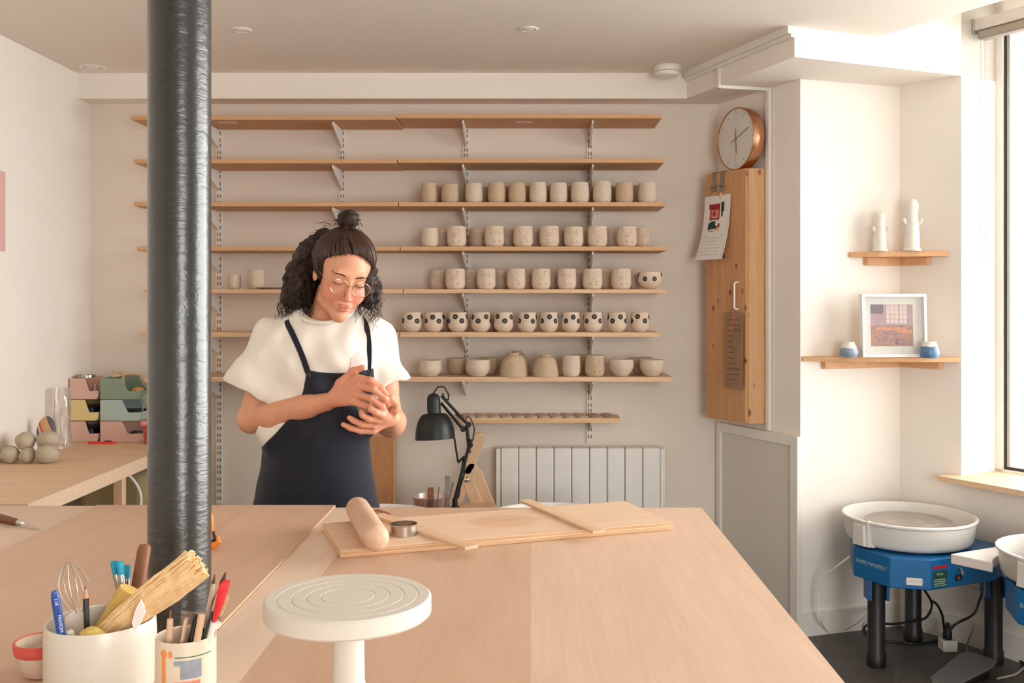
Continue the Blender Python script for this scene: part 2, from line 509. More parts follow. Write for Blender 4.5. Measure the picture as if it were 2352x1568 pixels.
# ------------------------------------------------------------------ window
M_DARKFRAME = plain('black_gasket', rgb(46, 42, 40), 0.5)
M_SASH = plain('grey_aluminium', rgb(168, 164, 160), 0.4, metal=0.4)
wf = MB()
def wbox(mb, n0, n1, t0, t1, z0, z1):
    mb.prism([p2(n0, t0), p2(n0, t1), p2(n1, t1), p2(n1, t0)], z0, z1)
wbox(wf, 0.225, 0.262, 0, 0.03, 0.69, 2.80); wbox(wf, 0.225, 0.262, 0, WLEN, 0.67, 0.70); wbox(wf, 0.225, 0.262, 0, WLEN, 2.62, 2.80)
wbox(wf, 0.225, 0.262, WLEN - 0.03, WLEN, 0.69, 2.80); wbox(wf, 0.225, 0.262, 1.72, 1.76, 0.69, 2.8)
tag(wf.build('window_1', M_TRIM, smooth=False), kind='structure')
win = bpy.data.objects['window_1']
g1 = MB(); wbox(g1, 0.238, 0.256, 0.030, 0.042, 0.70, 2.62); wbox(g1, 0.238, 0.256, 0.03, 1.72, 0.70, 0.712); wbox(g1, 0.238, 0.256, 0.03, 1.72, 2.608, 2.62)
g1.build('window_gasket', M_DARKFRAME, parent=win, smooth=False)
g2 = MB(); wbox(g2, 0.240, 0.262, 0.042, 0.056, 0.712, 2.608)
g2.build('window_sash', M_SASH, parent=win, smooth=False)
g3 = MB(); wbox(g3, 0.248, 0.251, 0.056, 1.72, 0.712, 2.608); wbox(g3, 0.248, 0.251, 1.76, WLEN - .03, 0.70, 2.62)
g3.build('window_pane', M_GLASS, parent=win, smooth=False)
sill = MB()
sill.prism([p2(-0.09, -0.05), p2(-0.09, WLEN), p2(0.225, WLEN), p2(0.225, 0.0), p2(0.0, 0.0), p2(-0.002, -0.05)], 0.667, 0.690)
s_ = sill.build('window_sill', [M_PLY], parent=win, smooth=False, bevel=0.002)
# unseen glazing added behind the camera for extra daylight
rf = MB()
for x in (0.6, 1.33, 2.06): rf.box((x, -1.70, 0.45), (x + 0.04, -1.65, 2.30))
rf.box((0.6, -1.70, 0.45), (2.1, -1.65, 0.50)); rf.box((0.6, -1.70, 2.25), (2.1, -1.65, 2.30))
rwin = tag(rf.build('added_window_2', M_DARKFRAME, smooth=False), kind='structure')
MB().box((0.64, -1.68, 0.5), (2.06, -1.675, 2.25)).build('window_pane', M_GLASS, parent=rwin, smooth=False)

# roller blind at the window head, with its bead chain
bl = thing('roller_blind', 'grey roller blind cassette over the tall side window with bead chain', 'blind', pw(0.10, 0.0, 2.56))
MW = Matrix.Rotation(math.atan2(WT.y, WT.x), 4, 'Z')       # x along the window, y outwards?
yo = 1 if (MW @ Vector((0, 1, 0))).dot(WN) > 0 else -1
c = MB(); c.box((0.012, -0.035, -0.02), (1.70, 0.035, 0.028), MW); c.build('cassette', plain('blind_rail', rgb(196, 190, 182), 0.4), bl, bevel=0.004)
c = MB(); c.box((0.02, -0.026, -0.058), (1.69, 0.026, -0.02), MW); c.build('fabric_roll', cloth('blind_fabric', rgb(150, 138, 126)), bl, bevel=0.008)
c = MB(); c.box((0.0, -0.036, -0.03), (0.012, 0.036, 0.03), MW); c.build('end_cap', M_SASH, bl, bevel=0.002)
c = MB()
for x in (-0.016, 0.012):
    for i in range(86):
        c.ball((MW @ Vector((0.03, x, 0))) + Vector((0, 0, -0.05 - i * 0.0107)), 0.0026, 6)
for k in range(7):
    a = PI * k / 6
    c.ball((MW @ Vector((0.03, -0.002 + 0.014 * math.cos(a), 0))) + Vector((0, 0, -0.05 - 86 * 0.0107 - 0.014 * math.sin(a))), 0.0026, 6)
c.build('bead_chain', M_STEEL, bl)

# the building across the street, seen through the window
fd = thing('street_building', 'pale sunlit facade across the street with arched window', 'building', (14.2, 29.0, -1.0), -0.62)
fm = MB(); fm.box((-14, 0, 0), (10, 1.0, 14))
fm.build('facade', plain('pale_render', (0.86, 0.84, 0.80, 1), 0.9, var=0.02, nscale=1), fd, smooth=False)
M_FWIN = plain('facade_window_glass', rgb(150, 150, 152), 0.3)
aw = MB(); z0 = Z_(570, 29.0) + 1.0; zz = Z_(455, 29.0) + 1.0
hw = 0.42; pts = [(-hw, z0), (hw, z0)] + [(hw * math.cos(PI * k / 10), zz - hw + hw * math.sin(PI * k / 10)) for k in range(11)]
n = len(pts)
def facade_window(x, zoff):
    m = MB()
    vs = [(x + a, -0.03, b + zoff) for a, b in pts] + [(x + a, 0.05, b + zoff) for a, b in pts]
    m.add(vs, [tuple(range(n)), tuple(range(2 * n - 1, n - 1, -1))] + [(i, n + i, n + (i + 1) % n, (i + 1) % n) for i in range(n)])
    m.mat(1)
    for zb in (zz - hw, (z0 + zz - hw) / 2 + .25, z0 + 0.32): m.box((x - hw, -0.06, zb + zoff - 0.035), (x + hw, 0.02, zb + zoff + 0.035))
    m.box((x - 0.03, -0.06, z0 + zoff), (x + 0.03, 0.02, zz + zoff - hw))
    m.build('arched_window', [M_FWIN, M_TRIM], fd, smooth=False)
facade_window(-0.35, 0)
facade_window(2.6, 0)
facade_window(5.4, 0)
# ================================================================== furniture
TZ = 0.885
def table_panel(x0, x1, y0, y1, z, label, notch=None):
    t = thing('worktable', label, 'table', ((x0 + x1) / 2, (y0 + y1) / 2, 0))
    ox, oy = (x0 + x1) / 2, (y0 + y1) / 2
    m = MB()
    poly = [(x0, y0), (x1, y0), (x1, y1), (x0, y1)]
    if notch: poly = [(x0, y0), (x1, y0), (x1, notch[1]), (notch[0], notch[1]), (notch[0], notch[2]), (x1, notch[2]), (x1, y1), (x0, y1)]
    m.prism([(x, y) for x, y in poly], z - 0.0015, z)
    m.mat(1); m.prism(poly, z - 0.021, z - 0.0015)
    o = m.build('tabletop', [M_TOP, M_PEDGE], t, loc=(-ox, -oy, 0), smooth=False)
    for sx in (x0 + 0.09, x1 - 0.09):
        for sy in (y0 + 0.07, y1 - 0.07):
            MB().box((sx - 0.025 - ox, sy - 0.025 - oy, 0), (sx + 0.025 - ox, sy + 0.025 - oy, z - 0.021)).build('leg', M_BEECH, t, bevel=0.003)
    for sy in (y0 + 0.07, y1 - 0.07): MB().box((x0 + .115 - ox, sy - .012 - oy, z - 0.10), (x1 - .115 - ox, sy + .012 - oy, z - 0.021)).build('apron', M_BEECH, t, smooth=False)
    return t
table_panel(-1.90, -1.122, 0.75, 2.566, 0.887, 'pale plywood worktable with wooden knife tool on it, next to the desk')
COLX, COLY, COLR = -0.548, 1.55, 0.0472
table_panel(-1.119, -0.506, 0.75, 2.566, 0.889, 'pinkish plywood worktable carrying the tool pots, cut out round the pillar', notch=(-0.60, 1.49, 1.61))
table_panel(-0.5045, 0.434, 0.75, 2.553, TZ, 'wide plywood worktable carrying rolling pin, board and white banding wheel')

# cast-iron pillar
def col_mat():
    t = NT('dark_green_grey_gloss_paint')
    v = t.coord((1, 1, 0.35))
    t.l(t.ramp(t.noise(v, 14, 5), [(0.3, rgb(34, 33, 31)), (0.7, rgb(46, 46, 43))]), t.b.inputs['Base Color'])
    t.b.inputs['Roughness'].default_value = 0.27
    t.b.inputs['Specular IOR Level'].default_value = 0.75
    v2 = t.coord((22, 22, 60)); v3 = t.coord((1, 1, 0.6))
    a = t.noise(v2, 1.0, 4, 0.6, 1.4); b = t.noise(v3, 30, 3)
    m = t.n('ShaderNodeMath', operation='ADD'); t.l(a, m.inputs[0]); t.l(b, m.inputs[1])
    t.bump(m.outputs[0], 0.34, 0.003)
    return t.m
m = MB()
m.lathe([(0, 0), (COLR + .02, 0), (COLR + .02, 0.02), (COLR + .004, 0.05), (COLR, 0.08), (COLR, CEIL), (0, CEIL)], 64)
tag(m.build('pillar', col_mat(), loc=(COLX, COLY, 0)), 'dark grey-green painted iron pillar rising through the worktable to the ceiling', 'pillar')

# ------------------------------------------------------------------ shelving
RX = [-1.484, -0.900, -0.3125, 0.275]
YF = 4.462
vtop = [262, 364, 464, 566, 664, 763, 866]
shz = [Z_(v, YF) for v in vtop]
thick = [0.0185, 0.0185, 0.0185, 0.0185, 0.0175, 0.0195, 0.0195]
LEV = ['topmost', 'second from the top', 'third from the top', 'fourth from the top', 'fifth from the top', 'sixth from the top', 'seventh from the top']
seam = [910, 913, 915, 919, 926, 918, 922]
rend = [1520, 1526, 1529, 1531, 1530, 1516, 1545]
lend = [301, 307, 307, 314, 331, 322, 330]
dzl = [-0.007, -0.003, 0.0, -0.0, 0.0, 0.0, 0.0]
RAILN = ['behind the pillar', 'behind the person', 'beside the desk lamp', 'above the radiator']
MSH = wall_mat('rail_paint', (0.78, 0.75, 0.71, 1), 0.02)
SH8Z = Z_(958, YF)
for i, x in enumerate(RX):
    zb = [0.45, 0.45, 1.0, 0.742][i]
    rail = thing('shelf_rail', 'white slotted upright shelf rail ' + RAILN[i], 'shelf rail', (x, YB - 0.001, 0), group='slotted shelf rails on the back wall')
    m = MB(); zt = shz[0] - 0.0
    m.box((-0.0145, -0.011, zb), (0.0145, 0, zt))
    m.mat(1)
    z = zb + 0.02
    while z < zt - 0.03:
        for sx in (-0.0085, 0.0035): m.box((sx, -0.0125, z), (sx + 0.005, -0.0105, z + 0.016))
        z += 0.025 if int((z - zb) / 0.025) % 2 else 0.033
    m.build('upright', [MSH, M_SLOT], rail, smooth=False)
    levs = list(enumerate(shz))
    if i >= 2: levs.append((7, SH8Z))
    for k, zs in levs:
        t_ = thick[k] if k < 7 else 0.022
        top = zs - t_ - 0.0012 + (dzl[k] if (k < 7 and i < 2) else 0)
        b = MB()
        L_ = 0.235 if k < 7 else 0.15
        if k < 7:
            b.add([(sx, y, z) for sx in (-0.0035, 0.0035) for y, z in ((-0.012, top), (-0.012, top - 0.088), (-0.03, top - 0.088), (-L_, top - 0.014), (-L_, top))],
                  [(4, 3, 2, 1, 0), (5, 6, 7, 8, 9)] + [(j, (j + 1) % 5, 5 + (j + 1) % 5, 5 + j) for j in range(5)])
        else:
            b.add([(sx, y, z) for sx in (-0.0035, 0.0035) for y, z in ((-0.012, top), (-0.012, top - 0.05), (-0.03, top - 0.05), (-L_, top - 0.012), (-L_, top))],
                  [(4, 3, 2, 1, 0), (5, 6, 7, 8, 9)] + [(j, (j + 1) % 5, 5 + (j + 1) % 5, 5 + j) for j in range(5)])
        b.build('bracket', M_WMETAL, rail, smooth=False, bevel=0.001)
for k in range(7):
    ply = k >= 4
    mname = 'plywood' if ply else 'orange-brown fibreboard'
    for side in (0, 1):
        x0 = X_(lend[k], YF) if side == 0 else X_(seam[k], YF) + 0.002
        x1 = X_(seam[k], YF) - 0.002 if side == 0 else X_(rend[k], YF)
        z = shz[k] + (dzl[k] if side == 0 else 0)
        w_, d_ = (x1 - x0), 0.262
        m = MB()
        m.box((-w_ / 2, -d_ / 2, -thick[k]), (w_ / 2, d_ / 2, 0))
        where = 'reaching behind the pillar' if side == 0 else 'ending by the pine cabinet'
        o = m.build('shelf_board', M_MDF, loc=((x0 + x1) / 2, YF + d_ / 2, z), smooth=False, bevel=0.0012) if not ply else None
        if ply:
            m = MB(); m.box((-w_ / 2, -d_ / 2 + .001, -0.0015), (w_ / 2, d_ / 2, 0)); m.mat(1)
            m.box((-w_ / 2, -d_ / 2, -thick[k]), (w_ / 2, d_ / 2, -0.0015))
            o = m.build('shelf_board', [M_PLY, M_PEDGE], loc=((x0 + x1) / 2, YF + d_ / 2, z), smooth=False)
        tag(o, '%s wall shelf board, %s, the half %s' % (mname, LEV[k], where), 'shelf', 'wall shelf boards on slotted rails')
# price labels stuck under two boards
def under_label(x, z, y, w_, d_, lab):
    tag(MB().box((-w_ / 2, -d_ / 2, -0.0008), (w_ / 2, d_ / 2, 0)).build('paper_sticker', plain('sticker_paper', rgb(214, 202, 190), 0.6, nscale=120, var=0.12), loc=(x, y, z), smooth=False), lab, 'sticker')
under_label(X_(522, 4.53), shz[0] + dzl[0] - thick[0], 4.53, 0.085, 0.04, 'white paper sticker under the topmost shelf next to the pillar')
under_label(X_(1204, 4.56), shz[0] - thick[0], 4.56, 0.075, 0.05, 'pale barcode sticker under the topmost shelf, middle of its longer board')
# short eighth shelf with discs
x0, x1 = X_(1056, YF + .10), X_(1425, YF + .10)
m = MB(); m.box(((x0 - x1) / 2, -0.073, -0.0015), ((x1 - x0) / 2, 0.085, 0)); m.mat(1); m.box(((x0 - x1) / 2, -0.074, -0.022), ((x1 - x0) / 2, 0.085, -0.0015))
Y8 = YF + 0.10 + 0.074; SH8 = Z_(960, YF + .10)
tag(m.build('shelf_board', [M_PLY, M_PEDGE], loc=((x0 + x1) / 2, Y8, SH8), smooth=False), 'short lowest plywood shelf board above the radiator, covered with clay discs', 'shelf', 'wall shelf boards on slotted rails')
for rail_ in [o for o in bpy.data.objects if o.name.startswith('shelf_rail')]:
    for b_ in [o for o in bpy.data.objects if o.parent == rail_ and o.name.startswith('bracket')]:
        zt_ = max(v.co.z for v in b_.data.vertices)
        if abs(zt_ - (SH8Z - 0.0232)) < 0.004: b_.data.transform(Matrix.Translation((0, 0, SH8 - SH8Z)))

# ------------------------------------------------------------------ pots
def cup_prof(r, h, t=0.004, foot=0.8, lip=0.96, belly=0.35, rb=0.35):
    """outer then inner profile of a thrown vessel"""
    out = [(0, 0), (r * foot * 0.9, 0)]
    N = 12
    for i in range(N + 1):
        u = i / N
        # quarter round into the wall, then a slow taper to the lip
        if u < rb: rr = r * (foot + (1 - foot) * math.sin(u / rb * PI / 2)); 
        else: rr = r * (1 - (1 - lip) * ((u - rb) / (1 - rb)) ** 2)
        out.append((rr, h * u * (1 if u > 0 else 0) + (0.0015 if u == 0 else 0)))
    top = out[-1]
    inn = [(top[0] - t * 0.5, h + 0.0006)]
    for i in range(N, 0, -1):
        u = i / N
        if u < rb: rr = r * (foot + (1 - foot) * math.sin(u / rb * PI / 2))
        else: rr = r * (1 - (1 - lip) * ((u - rb) / (1 - rb)) ** 2)
        inn.append((max(rr - t, 0.003), max(h * u, t)))
    inn.append((0, t))
    return out + inn
def radius_at(prof, z):
    best = prof[1][0]
    for (r0, z0), (r1, z1) in zip(prof[1:], prof[2:]):
        if z0 <= z <= z1 and z1 > z0: return r0 + (r1 - r0) * (z - z0) / (z1 - z0)
        if z1 < z0 and r1 < r0: break
    return best
def patch(mb, prof, ang, z, rad, off=0.0006, seg=12, flat=1.0):
    """round patch lying on the outer wall of a lathe"""
    vs = []; fs = []
    for ring, k in ((0.0, 1), (0.6, seg), (1.0, seg)):
        for i in range(k):
            a = 2 * PI * i / k if k > 1 else 0
            du = ring * rad * math.cos(a); dz = ring * rad * math.sin(a) * flat
            rr = radius_at(prof, max(0.001, z + dz)) + off * (1 if ring < 0.9 else 0.2)
            an = ang + du / max(rr, 0.01)
            vs.append((rr * math.cos(an), rr * math.sin(an), z + dz))
    fs += [(0, 1 + i, 1 + (i + 1) % seg) for i in range(seg)]
    fs += [(1 + i, 1 + seg + i, 1 + seg + (i + 1) % seg, 1 + (i + 1) % seg) for i in range(seg)]
    mb.add(vs, fs)
def arc_line(mb, prof, pts, r=0.0008):
    P = []
    for an, z in pts:
        rr = radius_at(prof, z) + r * 0.4
        P.append((rr * math.cos(an), rr * math.sin(an), z))
    mb.tube(P, r, 5)

rnd = random.Random(5)
def plain_mug(name, r, h, matl, **k):
    m = MB(); m.lathe(cup_prof(r, h, **k), 28)
    return m.build(name, matl)
PC_ = cup_prof(0.0435, 0.092, lip=0.93, rb=0.3)
def relief_mug(seed):
    rn = random.Random(seed); m = MB(); m.lathe(PC_, 28)
    f = -PI / 2
    patch(m, PC_, f - 0.05, 0.026, 0.0075, 0.0035); patch(m, PC_, f + 0.45, 0.024, 0.0065, 0.003)
    patch(m, PC_, f + 0.55, 0.068, 0.013, 0.0016)
    patch(m, PC_, f - 0.95, 0.064, 0.012, 0.0016)
    m.mat(1); arc_line(m, PC_, [(f + 0.55 + 0.28 * math.cos(a), 0.068 + 0.013 * math.sin(a)) for a in [i * PI / 6 for i in range(13)]], 0.0007)
    for q in range(7):
        a0 = f - 0.9 + rn.random() * 1.2; z0 = 0.035 + rn.random() * 0.045; s_ = rn.uniform(-1, 1)
        arc_line(m, PC_, [(a0 + 0.09 * i, z0 + 0.004 * math.sin(i * 1.2 + s_ * 3)) for i in range(5)], 0.0007)
    return m
PD_ = cup_prof(0.0425, 0.089, foot=0.58, lip=0.90, rb=0.36, t=0.0038)
def dotted(prof, n, zc, seed, rad=0.0118):
    rn = random.Random(seed); m = MB(); m.lathe(prof, 28)
    for i in range(n):
        an = -PI / 2 + 2 * PI * i / n + rn.uniform(-.08, .08); z = zc + (0.007 if i % 2 else -0.012) + rn.uniform(-.002, .002)
        m.mat(1); patch(m, prof, an, z, rad, 0.0007, 14)
        m.mat(2)
        patch(m, prof, an, z, rad * 0.5, 0.0013, 8, 0.2)
    return m
def put(o, x, y, z, label, cat, group, rz=0, s=(1, 1, 1)):
    o.location = (x, y, z + 0.0003); o.rotation_euler = (0, 0, rz); o.scale = s
    return tag(o, label, cat, group)
YM, YK = 4.515, 4.635          # front row, back row

# third shelf: plain mugs
row = [(986,418,38),(1034,420,41),(1089,418,41),(1141,417,41),(1188,417,41),(1236,416,41),(1283,417,41),(1332,416,43),(1383,414,43),(1434,417,41),(1487,417,43)]
proto = plain_mug('mug', 0.0415, 0.090, M_CLAY, lip=0.92, rb=0.28, foot=0.84)
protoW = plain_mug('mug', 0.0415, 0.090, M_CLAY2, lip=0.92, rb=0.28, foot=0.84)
first = {0: True, 1: True}
for i, (u, v, wd) in enumerate(row):
    warm = i in (0, 1, 3, 4, 9)
    src = protoW if warm else proto
    o = src if first[int(warm)] else src.copy()
    if not first[int(warm)]: COL.objects.link(o)
    first[int(warm)] = False
    hpx = (463 - v) * YM / F
    put(o, X_(u, YM), YM, shz[2], 'plain beige mug, %s from the pillar end, front row of the third shelf' % ORD[i], 'mug', 'plain mugs on the third shelf', rnd.uniform(0, 6), (wd * YM / F / 2 / 0.0415,) * 2 + (hpx / 0.0905,))
gaps = [1015, 1063, 1116, 1167, 1213, 1261, 1309, 1359, 1412, 1463]  # back mugs mostly added to darken shadowed gaps; last two are real
for i, u in enumerate(gaps):
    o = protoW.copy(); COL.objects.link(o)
    put(o, X_(u, YK), YK, shz[2], 'plain mug filling shade at back of third shelf between the %s and %s front mugs' % (ORD[i], ORD[i + 1]), 'mug', 'plain mugs on the third shelf', rnd.uniform(0, 6), (0.98, 0.98, 0.93 + 0.08 * rnd.random()))

# fourth and fifth shelves: mugs with raised relief
M_LINE = plain('brown_incised_line', rgb(170, 150, 130), .9)
rp = [relief_mug(s).build('relief_mug', [M_CLAYP, M_LINE]) for s in (1, 2, 3)]
used = [False] * 3
def relief(i, u, y, z, wd, label, grp, rz=0.0, hs=1.0):
    k = i % 3
    o = rp[k] if not used[k] else rp[k].copy()
    if used[k]: COL.objects.link(o)
    used[k] = True
    return put(o, X_(u, y), y, z, label, 'mug', grp, rz, (wd * y / F / 2 / 0.0435,) * 2 + (hs,))
r4 = [(988,40,0.92),(1049,44,1),(1136,46,1.01),(1202,46,1.0),(1262,46,1.01),(1318,45,0.98),(1372,46,1.0),(1440,46,0.99)]
for i, (u, wd, hs) in enumerate(r4):
    relief(i, u, YM, shz[3], wd, 'relief-decorated mug, %s from the pillar end, front row of the fourth shelf' % ORD[i], 'relief mugs on the fourth shelf', rnd.uniform(-.15, .15) + (2.5 if i == 0 else 0), hs)
for i, (u, nm) in enumerate([(1018, 'first and second'), (1098, 'second and third'), (1170, 'third and fourth'), (1233, 'fourth and fifth'), (1292, 'fifth and sixth'), (1346, 'sixth and seventh'), (1408, 'seventh and eighth')]):
    relief(i, u, YK, shz[3], 42, 'shaded relief mug at back of fourth shelf between the %s front mugs' % nm, 'relief mugs on the fourth shelf', rnd.uniform(-1, 1), 0.97)
relief(1, 1474, YK - .03, shz[3], 40, 'smaller pale relief mug at the cabinet end of the fourth shelf', 'relief mugs on the fourth shelf', 0.1, 0.97)
r5 = [(1046,46),(1117,44),(1186,44),(1243,44),(1302,44),(1361,46),(1427,46)]
for i, (u, wd) in enumerate(r5):
    relief(i + 1, u, YM, shz[4], wd, 'relief-decorated mug, %s from the pillar end, front row of the fifth shelf' % ORD[i], 'relief mugs on the fifth shelf', rnd.uniform(-.15, .15), 1.0)
for i, (u, nm) in enumerate([(1008, 'at its pillar end'), (1083, 'between the first and second front mugs'), (1151, 'between the second and third front mugs'), (1215, 'between the third and fourth front mugs'), (1273, 'between the fourth and fifth front mugs'), (1333, 'between the fifth and sixth front mugs'), (1394, 'between the sixth and seventh front mugs'), (1456, 'next to the dotted bowl')]):
    relief(i, u, YK, shz[4], 42, 'shaded relief mug at back of fifth shelf ' + nm, 'relief mugs on the fifth shelf', rnd.uniform(-1, 1), 0.97)
BW = cup_prof(0.056, 0.078, foot=0.45, lip=0.93, rb=0.55, t=0.004)
m = dotted(BW, 7, 0.058, 3, 0.011)
put(m.build('dotted_bowl', [M_CLAYP, M_INK, M_CLAYP]), X_(1493, YM), YM, shz[4], 'small footed bowl with black painted dots at the cabinet end of the fifth shelf', 'bowl', None, 0.3)
for i, (u, wd, h) in enumerate([(538, 30, 33), (588, 38, 45)]):
    o = plain_mug('mug', wd * YM / F / 2, h * YM / F, M_CLAY, lip=0.96)
    put(o, X_(u, YM + .03), YM + .03, shz[4], ['short plain cup on the fifth shelf right beside the pillar', 'taller plain cup on the fifth shelf between the pillar and the person'][i], 'mug', None)
m = MB(); m.lathe([(0, 0), (0.045, 0), (0.075, 0.008), (0.078, 0.009), (0.045, 0.004), (0, 0.004)], 32)
put(m.build('plate', M_CLAY), X_(626, 4.56), 4.56, shz[4], 'flat pale clay plate on the fifth shelf, partly behind the person', 'plate', None)

# sixth shelf: dotted mugs
r6 = [(947,717,48),(997,718,45),(1052,719,46),(1105,717,46),(1157,716,46),(1211,718,45),(1261,718,44),(1311,717,44),(1362,716,45),(1417,717,45),(1470,718,44)]
dp = [dotted(PD_, 8, 0.062, s).build('dotted_mug', [M_CLAYP, M_INK, M_CLAYP]) for s in (11, 12, 13)]
du = [False] * 3
for i, (u, v, wd) in enumerate(r6):
    k = i % 3; o = dp[k] if not du[k] else dp[k].copy()
    if du[k]: COL.objects.link(o)
    du[k] = True
    put(o, X_(u, YM), YM, shz[5], 'cream mug with black dots, %s from the pillar end of the sixth shelf' % ORD[i], 'mug', 'dotted mugs on the sixth shelf', rnd.uniform(-.9, .9), (wd * YM / F / 2 / 0.0425,) * 2 + (1.0,))
for i, (u, nm) in enumerate([(1024, 'second and third'), (1130, 'fourth and fifth')]):
    o = dp[i].copy(); COL.objects.link(o)
    put(o, X_(u, YK), YK, shz[5], 'dotted mug at back of sixth shelf between the %s front mugs' % nm, 'mug', 'dotted mugs on the sixth shelf', 0.5, (0.98, 0.98, 0.97))

# seventh shelf: bowls and mugs
def bowl(u, y, wd, hpx, label, matl=M_CLAY, foot=0.62, rb=0.5, lip=0.95, inv=False, name='bowl'):
    r = wd * y / F / 2; h = hpx * y / F
    m = MB()
    if inv:
        pr = cup_prof(r, h, foot=0.42, lip=1.0, rb=0.95, t=0.006)
        pr = [(a, b) for a, b in pr]
        M_ = Matrix.Translation((0, 0, h)) @ Matrix.Diagonal((1, 1, -1, 1))
        out = [(0, h), (r * .36, h), (r * .38, h - .004), (r * .35, h - .006)]
        N = 12
        prof = [(0.0, h - 0.003), (r * .33, h - .003), (r * .34, h), (r * .38, h), (r * .39, h - .007)] + [(r * (0.39 + 0.61 * math.sin(k / N * PI / 2) ** .92), (h - .008) * (1 - (k / N) ** 1.9) if k < N else 0.0) for k in range(1, N + 1)]
        prof = prof + [(r * .96, 0.0)] + [(max(a - .006, 0), max(b - .006, 0.001)) for a, b in prof[5:][::-1]] + [(0, h - .014)]
        m.lathe(prof, 36)
    else: m.lathe(cup_prof(r, h, foot=foot, lip=lip, rb=rb, t=0.0045), 32)
    o = m.build(name, matl)
    return put(o, X_(u, y), y, shz[6], label, name.replace('_', ' '), None)
bowl(987, YM, 54, 37, 'small rounded bowl nearest the person on the seventh shelf', rb=0.5, lip=0.93)
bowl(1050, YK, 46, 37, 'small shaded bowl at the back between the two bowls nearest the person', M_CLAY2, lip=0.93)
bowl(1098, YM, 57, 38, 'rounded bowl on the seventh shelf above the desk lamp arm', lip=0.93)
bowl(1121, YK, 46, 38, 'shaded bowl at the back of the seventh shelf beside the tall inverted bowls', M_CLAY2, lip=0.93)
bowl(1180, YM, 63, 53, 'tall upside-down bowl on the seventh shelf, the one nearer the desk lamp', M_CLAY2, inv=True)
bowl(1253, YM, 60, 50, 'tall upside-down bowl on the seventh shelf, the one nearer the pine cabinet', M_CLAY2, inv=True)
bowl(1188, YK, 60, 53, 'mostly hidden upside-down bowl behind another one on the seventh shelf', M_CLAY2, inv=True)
PC2 = PC_
o = relief_mug(9).build('relief_mug', [M_CLAY, M_LINE]); put(o, X_(1312, YM), YM, shz[6], 'straight mug with faint relief beside the upside-down bowls on the seventh shelf', 'mug', None, 2.2, (0.96, 0.96, 1.03))
o = relief_mug(8).build('relief_mug', [M_CLAY2, M_LINE]); put(o, X_(1366, YM), YM, shz[6], 'warm grey relief mug with ears next to the open bowls on the seventh shelf', 'mug', None, 0.1, (1.03, 1.03, 1.03))
o = plain_mug('mug', 0.041, 0.09, M_CLAY2); put(o, X_(1342, YK), YK, shz[6], 'plain mug at the back of the seventh shelf between the two relief mugs', 'mug', None)
bowl(1427, YM, 57, 39, 'open round bowl on the seventh shelf, second from the cabinet end', foot=0.5, rb=0.65, lip=0.96)
bowl(1497, YM, 57, 38, 'open round bowl at the cabinet end of the seventh shelf', foot=0.5, rb=0.65, lip=0.96)
bowl(1474, YK, 56, 38, 'open bowl at the back of the seventh shelf, behind the last two bowls', M_CLAY2, foot=0.5, rb=0.65)

# eighth shelf: clay discs
m = MB(); m.lathe([(0, 0), (0.024, 0), (0.026, 0.0015), (0.026, 0.0035), (0.024, 0.005), (0, 0.0045)], 24)
disc = m.build('clay_disc', M_CLAYP); m2 = MB(); m2.lathe([(0, 0), (0.024, 0), (0.026, 0.0015), (0.026, 0.0035), (0.024, 0.005), (0, 0.0045)], 24)
discd = m2.build('clay_disc', M_CLAY2); ud = {0: 0, 1: 0}
cols = [1078, 1107, 1136, 1165, 1193, 1222, 1251, 1279, 1309, 1338, 1371, 1404]
for r_ in range(3):
    y = Y8 - 0.042 + r_ * 0.0535
    for c_, u in enumerate(cols):
        dk = int(c_ >= 10); src = discd if dk else disc
        o = src if ud[dk] == 0 else src.copy()
        if ud[dk]: COL.objects.link(o)
        ud[dk] += 1
        o.location = (X_(u, Y8 - .055) + rnd.uniform(-.002, .002) - 0.008 * r_, y, SH8 + 0.0004)
        o.rotation_euler = (0, 0, rnd.uniform(0, 6))
        tag(o, '%s round clay disc, %s row of the lowest shelf, %s from the lamp end' % ('darker' if dk else 'thin pale', ['front', 'middle', 'back'][r_], ORD[c_]), 'clay disc', 'clay discs on the lowest shelf')

# ------------------------------------------------------------------ radiator
rx0, rx1 = X_(1139, 4.64), X_(1528, 4.64); zt = Z_(1029, 4.64)
r = thing('radiator', 'white panel radiator with ten ribs under the shelves', 'radiator', ((rx0 + rx1) / 2, 4.69, 0.14))
wd = rx1 - rx0; hh = zt - 0.14; n = 9
m = MB(); x = -wd / 2 + 0.022; ew = (wd - 0.044) / n
for i in range(n): m.box((x + i * ew + 0.0022, -0.05, 0.012), (x + (i + 1) * ew - 0.0022, 0.02, hh))
m.build('ribs', M_WMETAL, r, bevel=0.004)
MB().box((-wd / 2 + .01, -0.044, 0.02), (wd / 2 - 0.01, 0.03, hh - 0.006)).build('core', plain('radiator_gap', rgb(150, 140, 128), 0.6), r, smooth=False)
for s_ in (-1, 1):
    a_, b_ = sorted((s_ * wd / 2, s_ * (wd / 2 - 0.022)))
    MB().box((a_, -0.046, 0), (b_, 0.035, hh - 0.004)).build('side_cover', M_WMETAL, r, bevel=0.003)
    MB().box((s_ * .285 - .015, .03, 0.1), (s_ * .285 + .015, .049, 0.4)).build('wall_mount', M_WMETAL, r)
    MB().box((s_ * (wd / 2 - .045) - .015, -.03, -.14), (s_ * (wd / 2 - .045) + .015, .01, .02)).build('foot', M_WMETAL, r)

